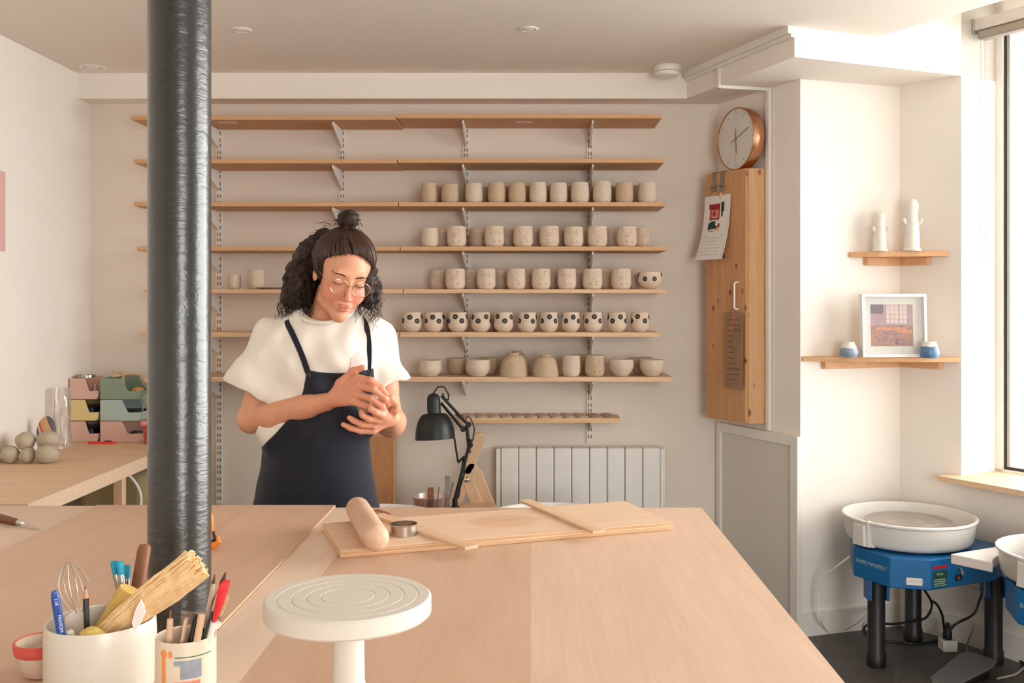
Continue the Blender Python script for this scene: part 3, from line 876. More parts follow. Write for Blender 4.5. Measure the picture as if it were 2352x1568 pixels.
# leaning board beside the person
lb = thing('leaning_panel', 'framed brown wooden panel leaning on the wall beside the person', 'panel', (-0.80, 4.675, 0))
ML = Matrix.Rotation(math.radians(-2.5), 4, 'X')
MB().box((-0.15, -0.009, 0.012), (0.145, 0.009, 0.775), ML).build('panel_field', wood('panel_wood', rgb(196, 142, 98), rgb(182, 128, 86), (20, 20, 2)), lb, smooth=False)
m = MB(); m.box((-0.165, -0.011, 0.0), (-0.15, 0.011, 0.79), ML); m.box((0.145, -0.011, 0), (0.16, 0.011, 0.79), ML); m.box((-.15, -.011, .775), (.145, .011, .79), ML); m.box((-.15, -.011, 0), (.145, .011, .012), ML)
m.build('frame', M_MDF, lb, smooth=False)

# ------------------------------------------------------------------ pine wall cabinet
Q1 = Vector((0.938, 4.38)); Q2 = Vector((0.805, 4.61)); Q4 = Vector((1.034, 4.400)); Q3 = Vector((0.930, 4.627))
zc0, zc1 = 0.872, 1.998
cab = thing('pine_cabinet', 'tall narrow pine wall cabinet with knotty side below the round clock', 'cabinet', (0.93, 4.5, zc0))
def rel(p): return (p[0] - 0.93, p[1] - 4.5)
dF = (Q2 - Q1).normalized(); nF = Vector((dF.y, -dF.x));  nF = nF if nF.x < 0 else -nF
i1 = Q1 - nF * 0.019; i2 = Q2 - nF * 0.019
MB().prism([rel(i1), rel(Q4), rel(Q3), rel(i2)], 0, zc1 - zc0).build('body', M_PINE, cab, smooth=False, bevel=0.001)
door = MB().prism([rel(Q1), rel(i1 - nF * -0.0012), rel(i2 - nF * -0.0012), rel(Q2)], 0.002, zc1 - zc0 - 0.001).build('door', wood('varnished_pine_door', rgb(206, 160, 118), rgb(192, 142, 98), (26, 26, 1.6), knots=(16, 16, 9), rough=0.4), cab, smooth=False, bevel=0.002)
MF = frame_M((Q1.x - .93, Q1.y - 4.5, 0), (-dF.x, -dF.y, 0))   # x towards Q1, y up, z out of the door; origin at Q1
# faces along -x of this frame
def fz(v, y): return Z_(v, y) - zc0
def fpt(x, z, out): return (MF @ Vector((x, z, out)))
hz0, hz1 = fz(710, 4.40), fz(648, 4.40)
pts = [fpt(-0.048, hz0, 0), fpt(-0.048, hz0, 0.014), fpt(-0.048, hz0 + 0.006, 0.022), fpt(-0.048, hz1 - 0.006, 0.022), fpt(-0.048, hz1, 0.014), fpt(-0.048, hz1, 0)]
MB().tube(pts, 0.0045, 10).build('handle', M_WHITE, door)

# over-door hooks
for i, (x, lab) in enumerate([(-0.205, 'bent steel hook over the top of the pine cabinet, farther from its handle'), (-0.150, 'bent steel hook over the top of the pine cabinet, holding the calendar string')]):
    m = MB()
    zt_ = zc1 - 0.0
    o0 = Vector((0.93, 4.5, 0))
    def W(xx, zz, out): return o0 + MF @ Vector((xx, 0, out)) + Vector((0, 0, zz))
    def q(x0, x1, z0, z1, a, b):
        vs = [W(x0, z0, a), W(x1, z0, a), W(x1, z1, a), W(x0, z1, a), W(x0, z0, b), W(x1, z0, b), W(x1, z1, b), W(x0, z1, b)]
        m.add(vs, [(0,3,2,1),(4,5,6,7),(0,1,5,4),(1,2,6,5),(2,3,7,6),(3,0,4,7)])
    q(x - .014, x + .014, zt_ - 0.085, zt_ + 0.002, 0.0006, 0.003)
    q(x - .014, x + .014, zt_ + 0.0004, zt_ + 0.003, -0.020, 0.003)
    m.tube([W(x - .018, zt_ - 0.066, .006), W(x - .018, zt_ - 0.066, 0.012), W(x + .018, zt_ - 0.066, 0.012), W(x + .018, zt_ - .066, .006)], 0.004, 8)
    m.tube([W(x, zt_ - .075, .003), W(x, zt_ - .088, .012), W(x, zt_ - .085, .024), W(x, zt_ - .07, .03)], 0.0035, 8)
    tag(m.build('door_hook', M_STEEL), lab, 'hook')

# calendar
cal = thing('wall_calendar', 'white illustrated wall calendar hanging on the pine cabinet door', 'calendar', (0.93, 4.5, zc0))
def sheet(x0, x1, z0, z1, curl, off, name, matl, parent, th=0.0012, lean=0.0):
    m = MB(); N = 10; vs = []
    for i in range(N + 1):
        u = i / N; z = z1 + (z0 - z1) * u
        out = off + curl * u ** 2.2
        sh = -lean * u ** 2
        for xx in (x0 + sh, x1 + sh):
            for d in (0, th):
                vs.append(fpt(xx, z, out + d))
    fs = []
    for i in range(N):
        a = i * 4; b = a + 4
        fs += [(a + 1, b + 1, b + 3, a + 3), (a + 2, b + 2, b, a), (a, b, b + 1, a + 1), (a + 3, b + 3, b + 2, a + 2)]
    fs += [(0, 1, 3, 2), (N * 4 + 2, N * 4 + 3, N * 4 + 1, N * 4)]
    m.add(vs, fs)
    return m.build(name, matl, parent)
def cal_mat():
    t = NT('calendar_page')
    tc = t.n('ShaderNodeTexCoord'); sp = t.n('ShaderNodeSeparateXYZ'); t.l(tc.outputs['Generated'], sp.inputs[0])
    return t
zA, zB = fz(597, 4.55), fz(447, 4.50)
M_PAPER = plain('white_paper', rgb(226, 222, 216), 0.75, var=0.02)
cx0, cx1 = -0.262, -0.092
sheet(cx0, cx1, zA, zB, 0.045, 0.0045, 'back_pages', M_PAPER, cal, 0.003, 0.010)
sheet(cx0, cx1 - .002, zA - 0.0, zB - 0.002, 0.05, 0.0095, 'page', M_PAPER, cal, 0.0008, 0.014)
def curl_out(z):
    u = (z - zB) / (zA - zB); return 0.0105 + 0.05 * u ** 2.2
def curl_sh(z):
    u = (z - zB) / (zA - zB); return -0.014 * u * u
M_RED = plain('calendar_red', rgb(150, 40, 34), 0.7, nscale=200, var=.3); M_PINKP = plain('calendar_pink', rgb(226, 110, 112), 0.7); M_GRN = plain('calendar_green', rgb(34, 62, 44), 0.7, nscale=200, var=.4)
M_GREYT = plain('calendar_print', rgb(140, 132, 126), 0.8); M_BRN = plain('calendar_brown', rgb(140, 76, 44), 0.7); M_ORG = plain('calendar_orange', rgb(232, 170, 120), 0.7)
pm = MB(); zh = zB - zA
def pic(mi, u0, u1, v0, v1, lift=0.0):
    """coordinates as fractions of the page, v from the top"""
    xx0 = cx0 + (cx1 - cx0) * u0; xx1 = cx0 + (cx1 - cx0) * u1
    pm.mat(mi); N = 4; vs = []
    for i in range(N + 1):
        z = zB - zh * (v0 + (v1 - v0) * i / N)
        for xx in (xx0, xx1): vs.append(fpt(xx + curl_sh(z), z, curl_out(z) + 0.0002 + lift))
    pm.add(vs, [(2*i, 2*i+2, 2*i+3, 2*i+1) for i in range(N)])
pic(0, 0.20, 0.64, 0.13, 0.21); pic(4, 0.24, 0.64, 0.21, 0.38); pic(1, 0.30, 0.60, 0.225, 0.34, .0003); pic(6, 0.38, 0.44, 0.25, 0.32, .0005); pic(5, 0.36, 0.56, 0.33, 0.35, .0005)
pic(2, 0.68, 0.80, 0.11, 0.26); pic(2, 0.70, 0.76, 0.26, 0.34)
pic(2, 0.22, 0.34, 0.42, 0.53); pic(2, 0.30, 0.50, 0.40, 0.52, .0002); pic(2, 0.46, 0.58, 0.47, 0.52); pic(0, 0.60, 0.68, 0.44, 0.50, .0003); pic(5, 0.54, 0.68, 0.50, 0.55)
pic(3, 0.26, 0.5, 0.545, 0.56)
for r_ in range(6):
    for c_ in range(7): pic(3, 0.14 + c_ * .115, 0.14 + c_ * .115 + (.05 if r_ else .06), 0.66 + r_ * .052, 0.663 + r_ * .052 + .004)
pic(3, 0.14, 0.26, 0.63, 0.638); pic(3, 0.78, 0.88, 0.62, 0.628)
pm.build('page_print', [M_RED, M_PINKP, M_GRN, M_GREYT, M_BRN, M_ORG, M_BLACK], cal, smooth=False)
m = MB(); xs = -0.150
m.tube([fpt(xs, zc1 - zc0 - 0.07, 0.026), fpt(xs - .001, zB + 0.02, 0.016), fpt(xs - .001, zB - 0.004, 0.013)], 0.0012, 6)
m.build('hanging_string', plain('pink_thread', rgb(206, 148, 128), 0.8), cal)
MB().box((-0.006, -0.004, -0.012), (0.006, 0.004, 0.008)).build('clip', plain('rose_clip', rgb(206, 150, 132), 0.5), cal, loc=fpt(xs, zB, 0.012))

# handwritten card under the handle
nt = thing('cardboard_list', 'dark brown cardboard list with handwritten lines hung from the cabinet handle', 'note', (0.93, 4.5, zc0))
n0, n1 = fz(892, 4.38), fz(717, 4.38)
sheet(-0.100, 0.008, n0, n1, 0.0, 0.026, 'card', plain('worn_cardboard', rgb(150, 116, 90), 0.85, var=0.16, nscale=25), nt, 0.0022, 0.004)
pm = MB(); rn = random.Random(2)
for k in range(12):
    z = n1 - (n1 - n0) * (0.10 + 0.072 * k)
    wl = [0.075, 0.085, 0.085, 0.035, 0.02, 0.04, 0.04, 0.045, 0.04, 0.075, 0.07, 0.06][k]
    x = -0.088
    while x < -0.088 + wl:
        ww = rn.uniform(0.006, 0.016)
        pm.tube([fpt(x + ww * j / 3, z + rn.uniform(-.002, .002), 0.0287) for j in range(4)], 0.0011, 5)
        x += ww + 0.0035
pm.build('handwriting', M_INK, nt)
MB().tube([fpt(-0.048, hz0 + .006, 0.0275), fpt(-0.050, n1 - 0.02, 0.0295), fpt(-0.046, n1 - .09, 0.0295)], 0.0016, 6).build('pink_string', plain('pink_cord', rgb(214, 110, 112), 0.8), nt)

# clock standing on the cabinet
nR = Vector((-rd.y, rd.x, 0)); nR = nR if nR.x < 0 else -nR      # out of the right wall
cc = Vector((X_(1697, 4.50), 4.475, 1.998 + 0.1405))
ck = thing('wall_clock', 'round white clock with a copper rim on top of the pine cabinet', 'clock', cc)
MK = frame_M((0, 0, 0), Vector((0, 0, 1)).cross(nR))
m = MB(); m.lathe([(0, -0.030), (0.136, -0.030), (0.140, -0.026), (0.140, 0.024), (0.1385, 0.0265), (0.1355, 0.0265), (0.1345, 0.020), (0, 0.020)], 72, MK); m.build('case', M_COPPER, ck)
m = MB(); m.lathe([(0, 0.0203), (0.1343, 0.0203), (0.1343, 0.0212), (0, 0.0212)], 64, MK); m.build('dial', plain('clock_dial', rgb(212, 208, 200), 0.5, var=0.01), ck)
M_CPR = plain('copper_print', rgb(150, 120, 100), 0.5)
for k in range(12):
    R_ = MK @ Matrix.Rotation(-k * PI / 6, 4, 'Z')
    MB().box((-0.0009, 0.108, 0.0212), (0.0009, 0.124, 0.0218), R_).build('hour_mark', M_CPR, ck, smooth=False)
m = MB(); M_HAND = plain('copper_hand', rgb(176, 110, 92), 0.35, metal=.4)
m.box((-0.0018, -0.065, 0.0228), (0.0018, 0.045, 0.0236), MK @ Matrix.Rotation(math.radians(4), 4, 'Z')); m.build('hour_hand', M_HAND, ck, smooth=False)
m = MB(); m.box((-0.001, -0.035, 0.0242), (0.001, 0.105, 0.0248), MK @ Matrix.Rotation(math.radians(-68), 4, 'Z')); m.build('minute_hand', M_BLACKM, ck, smooth=False)
m = MB(); m.box((-0.0006, -0.098, 0.0252), (0.0006, 0.05, 0.0256), MK @ Matrix.Rotation(math.radians(0), 4, 'Z')); m.build('second_hand', M_HAND, ck, smooth=False)
m = MB(); m.lathe([(0, 0.0212), (0.006, 0.0212), (0.006, 0.0262), (0, 0.0262)], 16, MK); m.build('hub', M_COPPER, ck)

# smoke detector, downlights
sd_ = thing('smoke_detector', 'round white smoke detector at the corner of the beam', 'smoke detector', (0.607, 4.47, CEIL))
m = MB(); m.lathe([(0, 0), (0.058, 0), (0.060, -0.003), (0.060, -0.020), (0.056, -0.026)], 48); m.build('base', M_TRIM, sd_)
m = MB(); m.lathe([(0.052, -0.024), (0.052, -0.028), (0.056, -0.028), (0.056, -0.036), (0.050, -0.044), (0.030, -0.048), (0, -0.048)], 48); m.build('cover', M_WHITE, sd_)
m = MB(); m.lathe([(0, -0.020), (0.0545, -0.020), (0.0545, -0.029), (0, -0.029)], 48); m.build('slot', M_SLOT, sd_)
for i, (u, v, Y, rr) in enumerate([(213, 155, 4.49, 0.058), (555, 68, 3.866, 0.040), (1214, 66, 3.853, 0.040)]):
    dl = thing('ceiling_downlight', ['larger recessed ceiling spotlight by the corner behind the pillar', 'small recessed ceiling spotlight right beside the pillar', 'small recessed ceiling spotlight above the middle of the shelves'][i], 'ceiling light', (X_(u, Y), Y, CEIL - 0.0002), group='recessed ceiling spotlights')
    m = MB(); m.lathe([(rr * 0.66, 0), (rr, 0), (rr, -0.002), (rr * 0.95, -0.004), (rr * 0.72, -0.005), (rr * 0.66, -0.003)], 40, closed=True); m.build('trim_ring', M_TRIM, dl)
    m = MB(); m.lathe([(rr * .69, -0.003), (rr * .69, -0.0010), (rr * .66, -0.0005), (0, -0.0005)], 40); m.build('recess', plain('dark_recess', rgb(120, 108, 96), 0.5), dl)
    m = MB(); m.lathe([(0, -0.0045), (rr * .5, -0.0045), (rr * .58, -0.003), (rr * .58, -0.001), (0, -0.001)], 40); m.build('bulb', M_WHITE, dl)

# pink poster on the left wall
tag(MB().box((0, -0.22, -0.158), (0.004, 0.22, 0.158)).build('poster', plain('pink_poster_print', rgb(222, 176, 172), 0.7, nscale=2), loc=(XL + 0.0005, 3.748, 1.768), smooth=False), 'pink poster on the left wall at the very picture edge', 'poster')

# ------------------------------------------------------------------ corner shelves
def corner_shelf(z, pl, pr, cl, cr, th, label, bulge=0.02):
    Bv = Vector(B); l = Vector(pl); r_ = Vector(pr); ctr = (Bv + l + r_) / 3
    t = thing('corner_shelf', label, 'shelf', (ctr.x, ctr.y, z - th))
    def q(p): return (p.x - ctr.x, p.y - ctr.y)
    mid = (l + r_) / 2; d = (r_ - l).normalized(); nn = Vector((d.y, -d.x)); nn = nn if nn.y < 0 else -nn
    inl = (Bv - l).normalized(); inr = (Bv - r_).normalized()
    m = MB(); m.prism([q(Bv + Vector((-.001, -.002))), q(l + Vector((0.001, -.001))), q(l + nn * 0.012 + Vector((0.002, 0))), q(l + (r_ - l) * .3 + nn * (bulge + .012)), q(l + (r_ - l) * .7 + nn * (bulge + .012)), q(r_ + nn * 0.012 - Vector((0.006, 0))), q(r_ - Vector((.002, 0)))], 0.0, th)
    m.build('board', M_PINEH, t, smooth=False, bevel=0.002)
    for a, b, nm in ((Bv, Vector(cl), 0), (Bv, Vector(cr), 1)):
        dd = (b - a).normalized(); n2 = Vector((dd.y, -dd.x)); n2 = n2 if n2.y < 0 else -n2
        MB().prism([q(a + n2 * .0012), q(b + n2 * .0012), q(b - dd * .012 + n2 * .018), q(a + n2 * .018)], -0.034, -0.0).build('cleat', M_PINEH, t, smooth=False, bevel=0.003)
    return t
def on_AB(u):   # point of wall A-B seen in column u
    k = (u - CU) / F; s_ = (B[1] - A[1]) / (B[0] - A[0]); Y = (A[1] - s_ * A[0]) / (1 - s_ * k); return (k * Y, Y)
def on_BC(u):
    k = (u - CU) / F; s_ = (C[1] - B[1]) / (C[0] - B[0]); Y = (B[1] - s_ * B[0]) / (1 - s_ * k); return (k * Y, Y)
ZU = Z_(577, 4.20); ZLo = Z_(821, 4.12)
corner_shelf(ZU, on_AB(1950), on_BC(2180), on_AB(1982), on_BC(2140), 0.022, 'small upper pine corner shelf carrying two white ceramic figures')
corner_shelf(ZLo, on_AB(1842), on_BC(2204), on_AB(1885), on_BC(2168), 0.020, 'larger lower pine corner shelf carrying the framed print')

# picture frame
fc = Vector((X_(2051, 4.15), 4.14, ZLo + 0.0006))
pf = thing('picture_frame', 'square white box frame with a pastel print on the lower corner shelf', 'picture frame', fc, math.radians(4))
fw, fh, fd_ = 0.276, 0.262, 0.034
LT = Matrix.Rotation(math.radians(-3), 4, 'X')
m = MB()
m.box((-fw/2, -fd_/2, 0), (-fw/2 + .012, fd_/2, fh), LT); m.box((fw/2 - .012, -fd_/2, 0), (fw/2, fd_/2, fh), LT)
m.box((-fw/2 + .012, -fd_/2, 0), (fw/2 - .012, fd_/2, .012), LT); m.box((-fw/2 + .012, -fd_/2, fh - .012), (fw/2 - .012, fd_/2, fh), LT)
m.build('frame', M_WHITE, pf, bevel=0.0012)
MB().box((-fw/2 + .012, fd_/2 - 0.008, 0.012), (fw/2 - .012, fd_/2 - 0.004, fh - .012), LT).build('mount_board', plain('mount_board', rgb(236, 232, 226), 0.8, var=.005), pf, smooth=False)
def print_mat():
    t = NT('pastel_print')
    v = t.coord((1, 1, 1), 'Generated')
    f = t.noise(v, 7, 6, 0.6, 1.5)
    t.l(t.ramp(f, [(0.30, rgb(120, 104, 118)), (0.42, rgb(168, 136, 142)), (0.52, rgb(206, 160, 140)), (0.62, rgb(150, 118, 120)), (0.72, rgb(222, 206, 196))]), t.b.inputs['Base Color'])
    t.b.inputs['Roughness'].default_value = 0.7
    return t.m
pr_ = MB(); yy = fd_/2 - 0.0082; pw_, ph_ = 0.181, 0.174; px0, pz0 = -0.092, 0.046
def rect(mi, x0, x1, z0, z1, d): pr_.mat(mi); pr_.box((px0 + x0 * pw_, yy - d, pz0 + z0 * ph_), (px0 + x1 * pw_, yy, pz0 + z1 * ph_), LT)
rect(0, 0, 1, 0, 0.5, .0004); rect(1, 0, 1, 0.5, 1, .0004); rect(2, 0.36, 0.87, 0.53, 0.99, .0007)
for k in range(6): rect(3, 0.36 + k * .101, 0.366 + k * .101 + (.012 if k == 3 else 0), 0.53, 0.99, .0010)
for k in range(5): rect(3, 0.36, 0.87, 0.54 + k * .105, 0.546 + k * .105, .0010)
rect(4, 0.0, 0.30, 0.78, 1.0, .0006); rect(5, 0.12, 0.85, 0.38, 0.45, .0007); rect(5, 0.62, 0.98, 0.30, 0.38, .0006)
pr_.build('print', [print_mat(), plain('print_lilac', rgb(196, 168, 176), .7, nscale=30, var=.08), plain('print_light', rgb(234, 214, 208), .7), plain('print_lines', rgb(150, 130, 132), .7), plain('print_grey', rgb(140, 128, 136), .7), plain('print_salmon', rgb(224, 158, 134), .7, nscale=60, var=.15)], pf, smooth=False)
MB().box((-fw/2 + .012, -fd_/2 + .003, .012), (fw/2 - .012, -fd_/2 + .0045, fh - .012), LT).build('glass', M_GLASS, pf, smooth=False)

# little pots and white figures on the corner shelves
M_BLUEGL = plain('blue_glaze', rgb(62, 104, 160), 0.3, var=0.12, nscale=18); M_BLUEGL2 = plain('grey_blue_glaze', rgb(128, 146, 172), 0.3, var=0.18, nscale=18)
def two_tone(name, low, hi, zsplit, amp=0.006):
    t = NT(name)
    tc = t.n('ShaderNodeTexCoord'); sp = t.n('ShaderNodeSeparateXYZ'); t.l(tc.outputs['Object'], sp.inputs[0])
    nz = t.noise(tc.outputs['Object'], 45, 2)
    a = t.n('ShaderNodeMath', operation='MULTIPLY_ADD'); a.inputs[1].default_value = amp * 4; t.l(nz, a.inputs[0]); t.l(sp.outputs[2], a.inputs[2])
    g = t.n('ShaderNodeMath', operation='GREATER_THAN'); g.inputs[1].default_value = zsplit + amp * 2; t.l(a.outputs[0], g.inputs[0])
    mx = t.n('ShaderNodeMixRGB'); t.l(g.outputs[0], mx.inputs[0]); mx.inputs[1].default_value = low; mx.inputs[2].default_value = hi
    t.l(mx.outputs[0], t.b.inputs['Base Color']); t.b.inputs['Roughness'].default_value = 0.3
    return t.m
m = MB(); m.lathe([(0, 0), (0.030, 0), (0.038, 0.010), (0.0395, 0.024), (0.034, 0.040), (0.024, 0.054), (0.022, 0.064), (0.018, 0.064), (0.019, 0.054), (0.028, 0.040), (0.033, 0.024), (0.028, 0.008), (0, 0.006)], 40)
tag(m.build('small_vase', two_tone('grey_blue_and_white_glaze', rgb(134, 148, 170), rgb(228, 220, 210), 0.040), loc=(X_(1950, 4.14), 4.14, ZLo + .0005)), 'small grey-blue pot with white shoulder beside the framed print, away from the window', 'vase')
m = MB(); m.lathe([(0, 0), (0.034, 0), (0.039, 0.012), (0.040, 0.026), (0.035, 0.044), (0.028, 0.056), (0.027, 0.068), (0.022, 0.068), (0.023, 0.056), (0.030, 0.042), (0.034, 0.026), (0.030, 0.008), (0, 0.006)], 40)
tag(m.build('small_vase', two_tone('blue_and_white_glaze', rgb(84, 120, 160), rgb(232, 224, 214), 0.048, 0.004), loc=(X_(2135, 4.085), 4.085, ZLo + .0005)), 'small round bright blue pot with white neck between the framed print and the window', 'vase')
def figure_prof(h, r): return [(0, 0), (r * 1.15, 0), (r * 1.2, h * .03), (r, h * .07), (r * .95, h * .3), (r * .85, h * .55), (r * .72, h * .66), (r * .78, h * .75), (r * .86, h * .85), (r * .78, h * .93), (r * .5, h * .985), (0, h)]
for i, (u, h_, r_) in enumerate([(2021, 0.170, 0.029), (2094, 0.222, 0.033)]):
    y_ = 4.235 if i == 0 else 4.205
    t = thing('ceramic_figure', ['shorter white ceramic column-shaped figure on the upper corner shelf', 'taller white ceramic column-shaped figure on the upper corner shelf'][i], 'figurine', (X_(u, y_), y_, ZU + .0005))
    m = MB(); m.lathe(figure_prof(h_, r_), 32); m.build('body', M_GLAZE, t)
    for sx in (-1, 1):
        m = MB(); m.tube([(sx * r_ * .6, 0, h_ * .50), (sx * r_ * .98, -.006, h_ * .54), (sx * r_ * 1.08, -.010, h_ * .575)], [r_ * .3, r_ * .3, r_ * .28], 10); m.ball((sx * r_ * 1.08, -.010, h_ * .58), r_ * .29, 10)
        m.build('arm', M_GLAZE, t)
# ================================================================== pottery wheels
M_PAN = plain('white_splash_pan', (0.74, 0.72, 0.68, 1), 0.38, var=0.01)
M_WHEAD = plain('cast_wheel_head', rgb(176, 168, 160), 0.35, metal=0.6, var=0.08, nscale=14)
M_REDL = plain('red_label', rgb(176, 30, 36), 0.5); M_GREENL = plain('green_label', rgb(34, 74, 52), 0.5); M_LTXT = plain('label_print', rgb(170, 186, 180), 0.6)
def make_wheel():
    t = thing('pottery_wheel', 'blue electric pottery wheel with white splash pan in the corner under the small shelves', 'pottery wheel', (1.505, 3.984, 0), group='blue pottery wheels')
    zb, zt = 0.335, 0.452
    P = [(-.242, -.071), (-.162, -.237), (-.023, -.276), (.285, -.140), (.355, -.05), (.20, .19), (-.05, .22), (-.20, .10)]
    m = MB(); m.prism(P, zb, zt); body = m.build('body', M_BLUE, t, smooth=False, bevel=0.006)
    m = MB(); m.lathe([(0.10, zt - .001), (0.19, zt - 0.001), (0.19, zt + 0.012), (0.10, zt + 0.012)], 32, closed=True); m.build('pan_mount', M_BLACK, t)
    R = 0.254; z0 = zt + 0.008; zr = 0.562
    prof = [(0.06, z0), (R - .035, z0), (R - .022, z0 + .006), (R - .014, z0 + .02), (R - .004, zr - .012), (R + .003, zr - .008), (R + .003, zr), (R - .005, zr + .002), (R - .012, zr - .004), (R - .020, z0 + .022), (R - .03, z0 + .010), (0.06, z0 + .006)]
    m = MB(); m.lathe(prof, 72, closed=True)
    # the snap joints of the two pan halves
    for a, w_ in ((math.radians(214), 0.075), (math.radians(34), 0.075)):
        c, s = math.cos(a), math.sin(a)
        MJ = Matrix.Rotation(a, 4, 'Z')
        m.box((R - .012, -.006, z0 + .004), (R + .005, .006, zr + .003), MJ)
    a = math.radians(205); MJ = Matrix.Rotation(a, 4, 'Z')
    m.rings([[MJ @ Vector((R - .03, -w_, z)) for w_, z in ((-.050, z0 - .0), (.050, z0 - .0), (.05, zr - .012), (-.05, zr - .012))],
             [MJ @ Vector((R + .010, -w_, z)) for w_, z in ((-.030, z0 + .006), (.030, z0 + .006), (.026, zr - .016), (-.026, zr - .016))]])
    m.build('splash_pan', M_PAN, t, angle=50, bevel=0.0015)
    m = MB(); m.lathe([(0.02, zt), (0.02, .52), (0.165, .524), (0.170, .527), (0.170, .536), (0.167, .539), (0.12, .539), (0.119, .5382), (0.118, .539), (0.06, .539), (0.059, .5382), (0.058, .539), (0, .539)], 64); m.build('wheel_head', M_WHEAD, t)
    for (x, y), (bx, by) in (((-.170, -.118), (0.02, 0.03)), ((.085, .175), (0, -.02)), ((.300, -.085), (-.03, 0))):
        m = MB(); m.lathe([(0, 0), (.036, 0), (.037, .006), (.037, .05), (.033, .055), (.033, zb + .004), (0, zb + .004)], 28, Matrix.Translation((x, y, 0))); lg = m.build('leg', M_BLACK, t)
        for s_ in (-1, 1):
            m = MB(); m.box((x + s_ * .034 - .006, y - .035, zb - .075), (x + s_ * .034 + .006, y + .03, zb + .003))
            m.build('leg_bracket', M_BLUED, t, bevel=0.002)
    # lettering on the left face
    A0 = Vector((P[0][0], P[0][1], 0)); B0 = Vector((P[1][0], P[1][1], 0)); dd = (B0 - A0).normalized()
    MT = frame_M(((A0 + B0) / 2 + Vector((dd.y, -dd.x, 0)) * 0.0006 + Vector((0, 0, zb + .066))), dd)
    text('SHIMPO WHISPER-T', 0.0215, 'lettering', M_LTXT, body, MT, 0.0003, sx=0.86)
    C0 = Vector((P[2][0], P[2][1], 0)); dd = (C0 - B0).normalized(); no = Vector((dd.y, -dd.x, 0))
    MT = frame_M(B0 + dd * 0.088 + no * 0.0003 + Vector((0, 0, zb + .031)), dd)
    lb = MB().box((-.028, -.0135, 0), (.028, .0135, .0008), MT).build('name_label', plain('label_paper', rgb(232, 228, 222), .6, var=.01), t, bevel=.0006)
    text('S. CERTOONE', 0.0105, 'label_text', M_LTXT, lb, MT @ Matrix.Translation((0, 0, .0012)), 0.0001)
    D0 = Vector((P[3][0], P[3][1], 0)); dd = (D0 - C0).normalized()
    MT = frame_M(C0 + dd * 0.048 + Vector((dd.y, -dd.x, 0)) * 0.0003 + Vector((0, 0, zb + .05)), dd)
    MB().box((-.036, .028, 0), (.034, .040, .0006), MT).build('red_label', M_REDL, t, smooth=False)
    g = MB().box((-.036, -.040, 0), (.034, .020, .0006), MT).build('green_label', M_GREENL, t, smooth=False)
    text('Nidec', 0.014, 'maker_text', M_LTXT, g, MT @ Matrix.Translation((0, .008, .0008)), 0.0001)
    m = MB()
    for k in range(4): m.box((-.032, -.036 + k * .0075, .0006), (.030 - (k % 2) * .006, -.033 + k * .0075, .0009), MT)
    m.build('small_print', M_LTXT, g, smooth=False)
    MT2 = MT @ Matrix.Translation((.09, 0, 0))
    s_ = MB().box((-.014, -.026, -.001), (.016, -.004, .004), MT2).build('switch', M_BLACK, t, bevel=.001)
    MB().box((-.008, -.021, .004), (.004, -.010, .006), MT2).build('rocker', plain('amber_rocker', rgb(150, 70, 40), .4), s_)
    MB().tube([MT2 @ Vector((.001, .022, -.002)), MT2 @ Vector((.001, .022, .012)), MT2 @ Vector((.004, .002, .022))], [.004, .004, .007], 8).build('direction_lever', M_STEEL, t)
    return t
wheel = make_wheel()
w2 = copy_tree(wheel); w2.location = (1.862, 3.400, 0); w2['label'] = 'nearer blue pottery wheel cut off by the picture edge, with a white side tray'
w3 = copy_tree(wheel); w3.location = (0.075, 3.965, 0); w3['label'] = 'pottery wheel behind the worktable before the radiator, only its pan rim showing'
w4 = copy_tree(wheel); w4.location = (-0.62, 3.93, 0); w4['label'] = 'pottery wheel behind the person, only its white pan rim showing'
# side tray of the nearer wheel
def q2(x, y): return (x - 1.862, y - 3.400)
tp = [q2(1.516, 3.613), q2(1.765, 3.735), q2(1.86, 3.70), q2(1.86, 3.668)] + [(0.265 * math.cos(a), 0.265 * math.sin(a)) for a in [math.radians(95 + 6.5 * k) for k in range(11)]] 
m = MB(); m.prism(tp, 0.462, 0.498); m.build('side_tray', plain('tray_white', rgb(226, 218, 214), .45, var=.01), w2, smooth=False, bevel=0.004)
# pedal, cables, sockets
pd = thing('foot_pedal', 'long grey metal foot pedal on the floor before the pottery wheels', 'foot pedal', (1.585, 3.69, 0), math.radians(38))
m = MB(); sh = [(-.165, -.035), (-.15, -.055), (.10, -.075), (.155, -.06), (.16, .05), (.12, .07), (-.13, .045), (-.16, .02)]
m.rings([[(x, y, .030 + (x + .16) * .10) for x, y in sh], [(x * .98, y * .96, .038 + (x + .16) * .10) for x, y in sh]]); m.build('plate', plain('grey_pedal', rgb(104, 103, 104), .5, var=.05), pd, smooth=False, bevel=.002)
m = MB(); m.box((-.10, -.045, 0), (.13, .045, .03)); m.build('pedal_base', M_BLACK, pd, bevel=.004)
def cable(name, pts, r, matl, label, cat='cable', rad=None):
    """smooth curve through pts, one mesh"""
    P = [Vector(p) for p in pts]; out = []
    for i in range(len(P) - 1):
        p0 = P[max(0, i - 1)]; p1 = P[i]; p2_ = P[i + 1]; p3 = P[min(len(P) - 1, i + 2)]
        for k in range(8):
            t = k / 8
            out.append(0.5 * ((2 * p1) + (-p0 + p2_) * t + (2 * p0 - 5 * p1 + 4 * p2_ - p3) * t * t + (-p0 + 3 * p1 - 3 * p2_ + p3) * t ** 3))
    out.append(P[-1])
    o = P[0].copy(); 
    return tag(MB().tube([p - o for p in out], r, 8).build(name, matl, loc=o), label, cat)
def FL(u, v, z=0.006):  # point on the floor
    Y = (H - z) * F / (v - CV); return (X_(u, Y), Y, z)
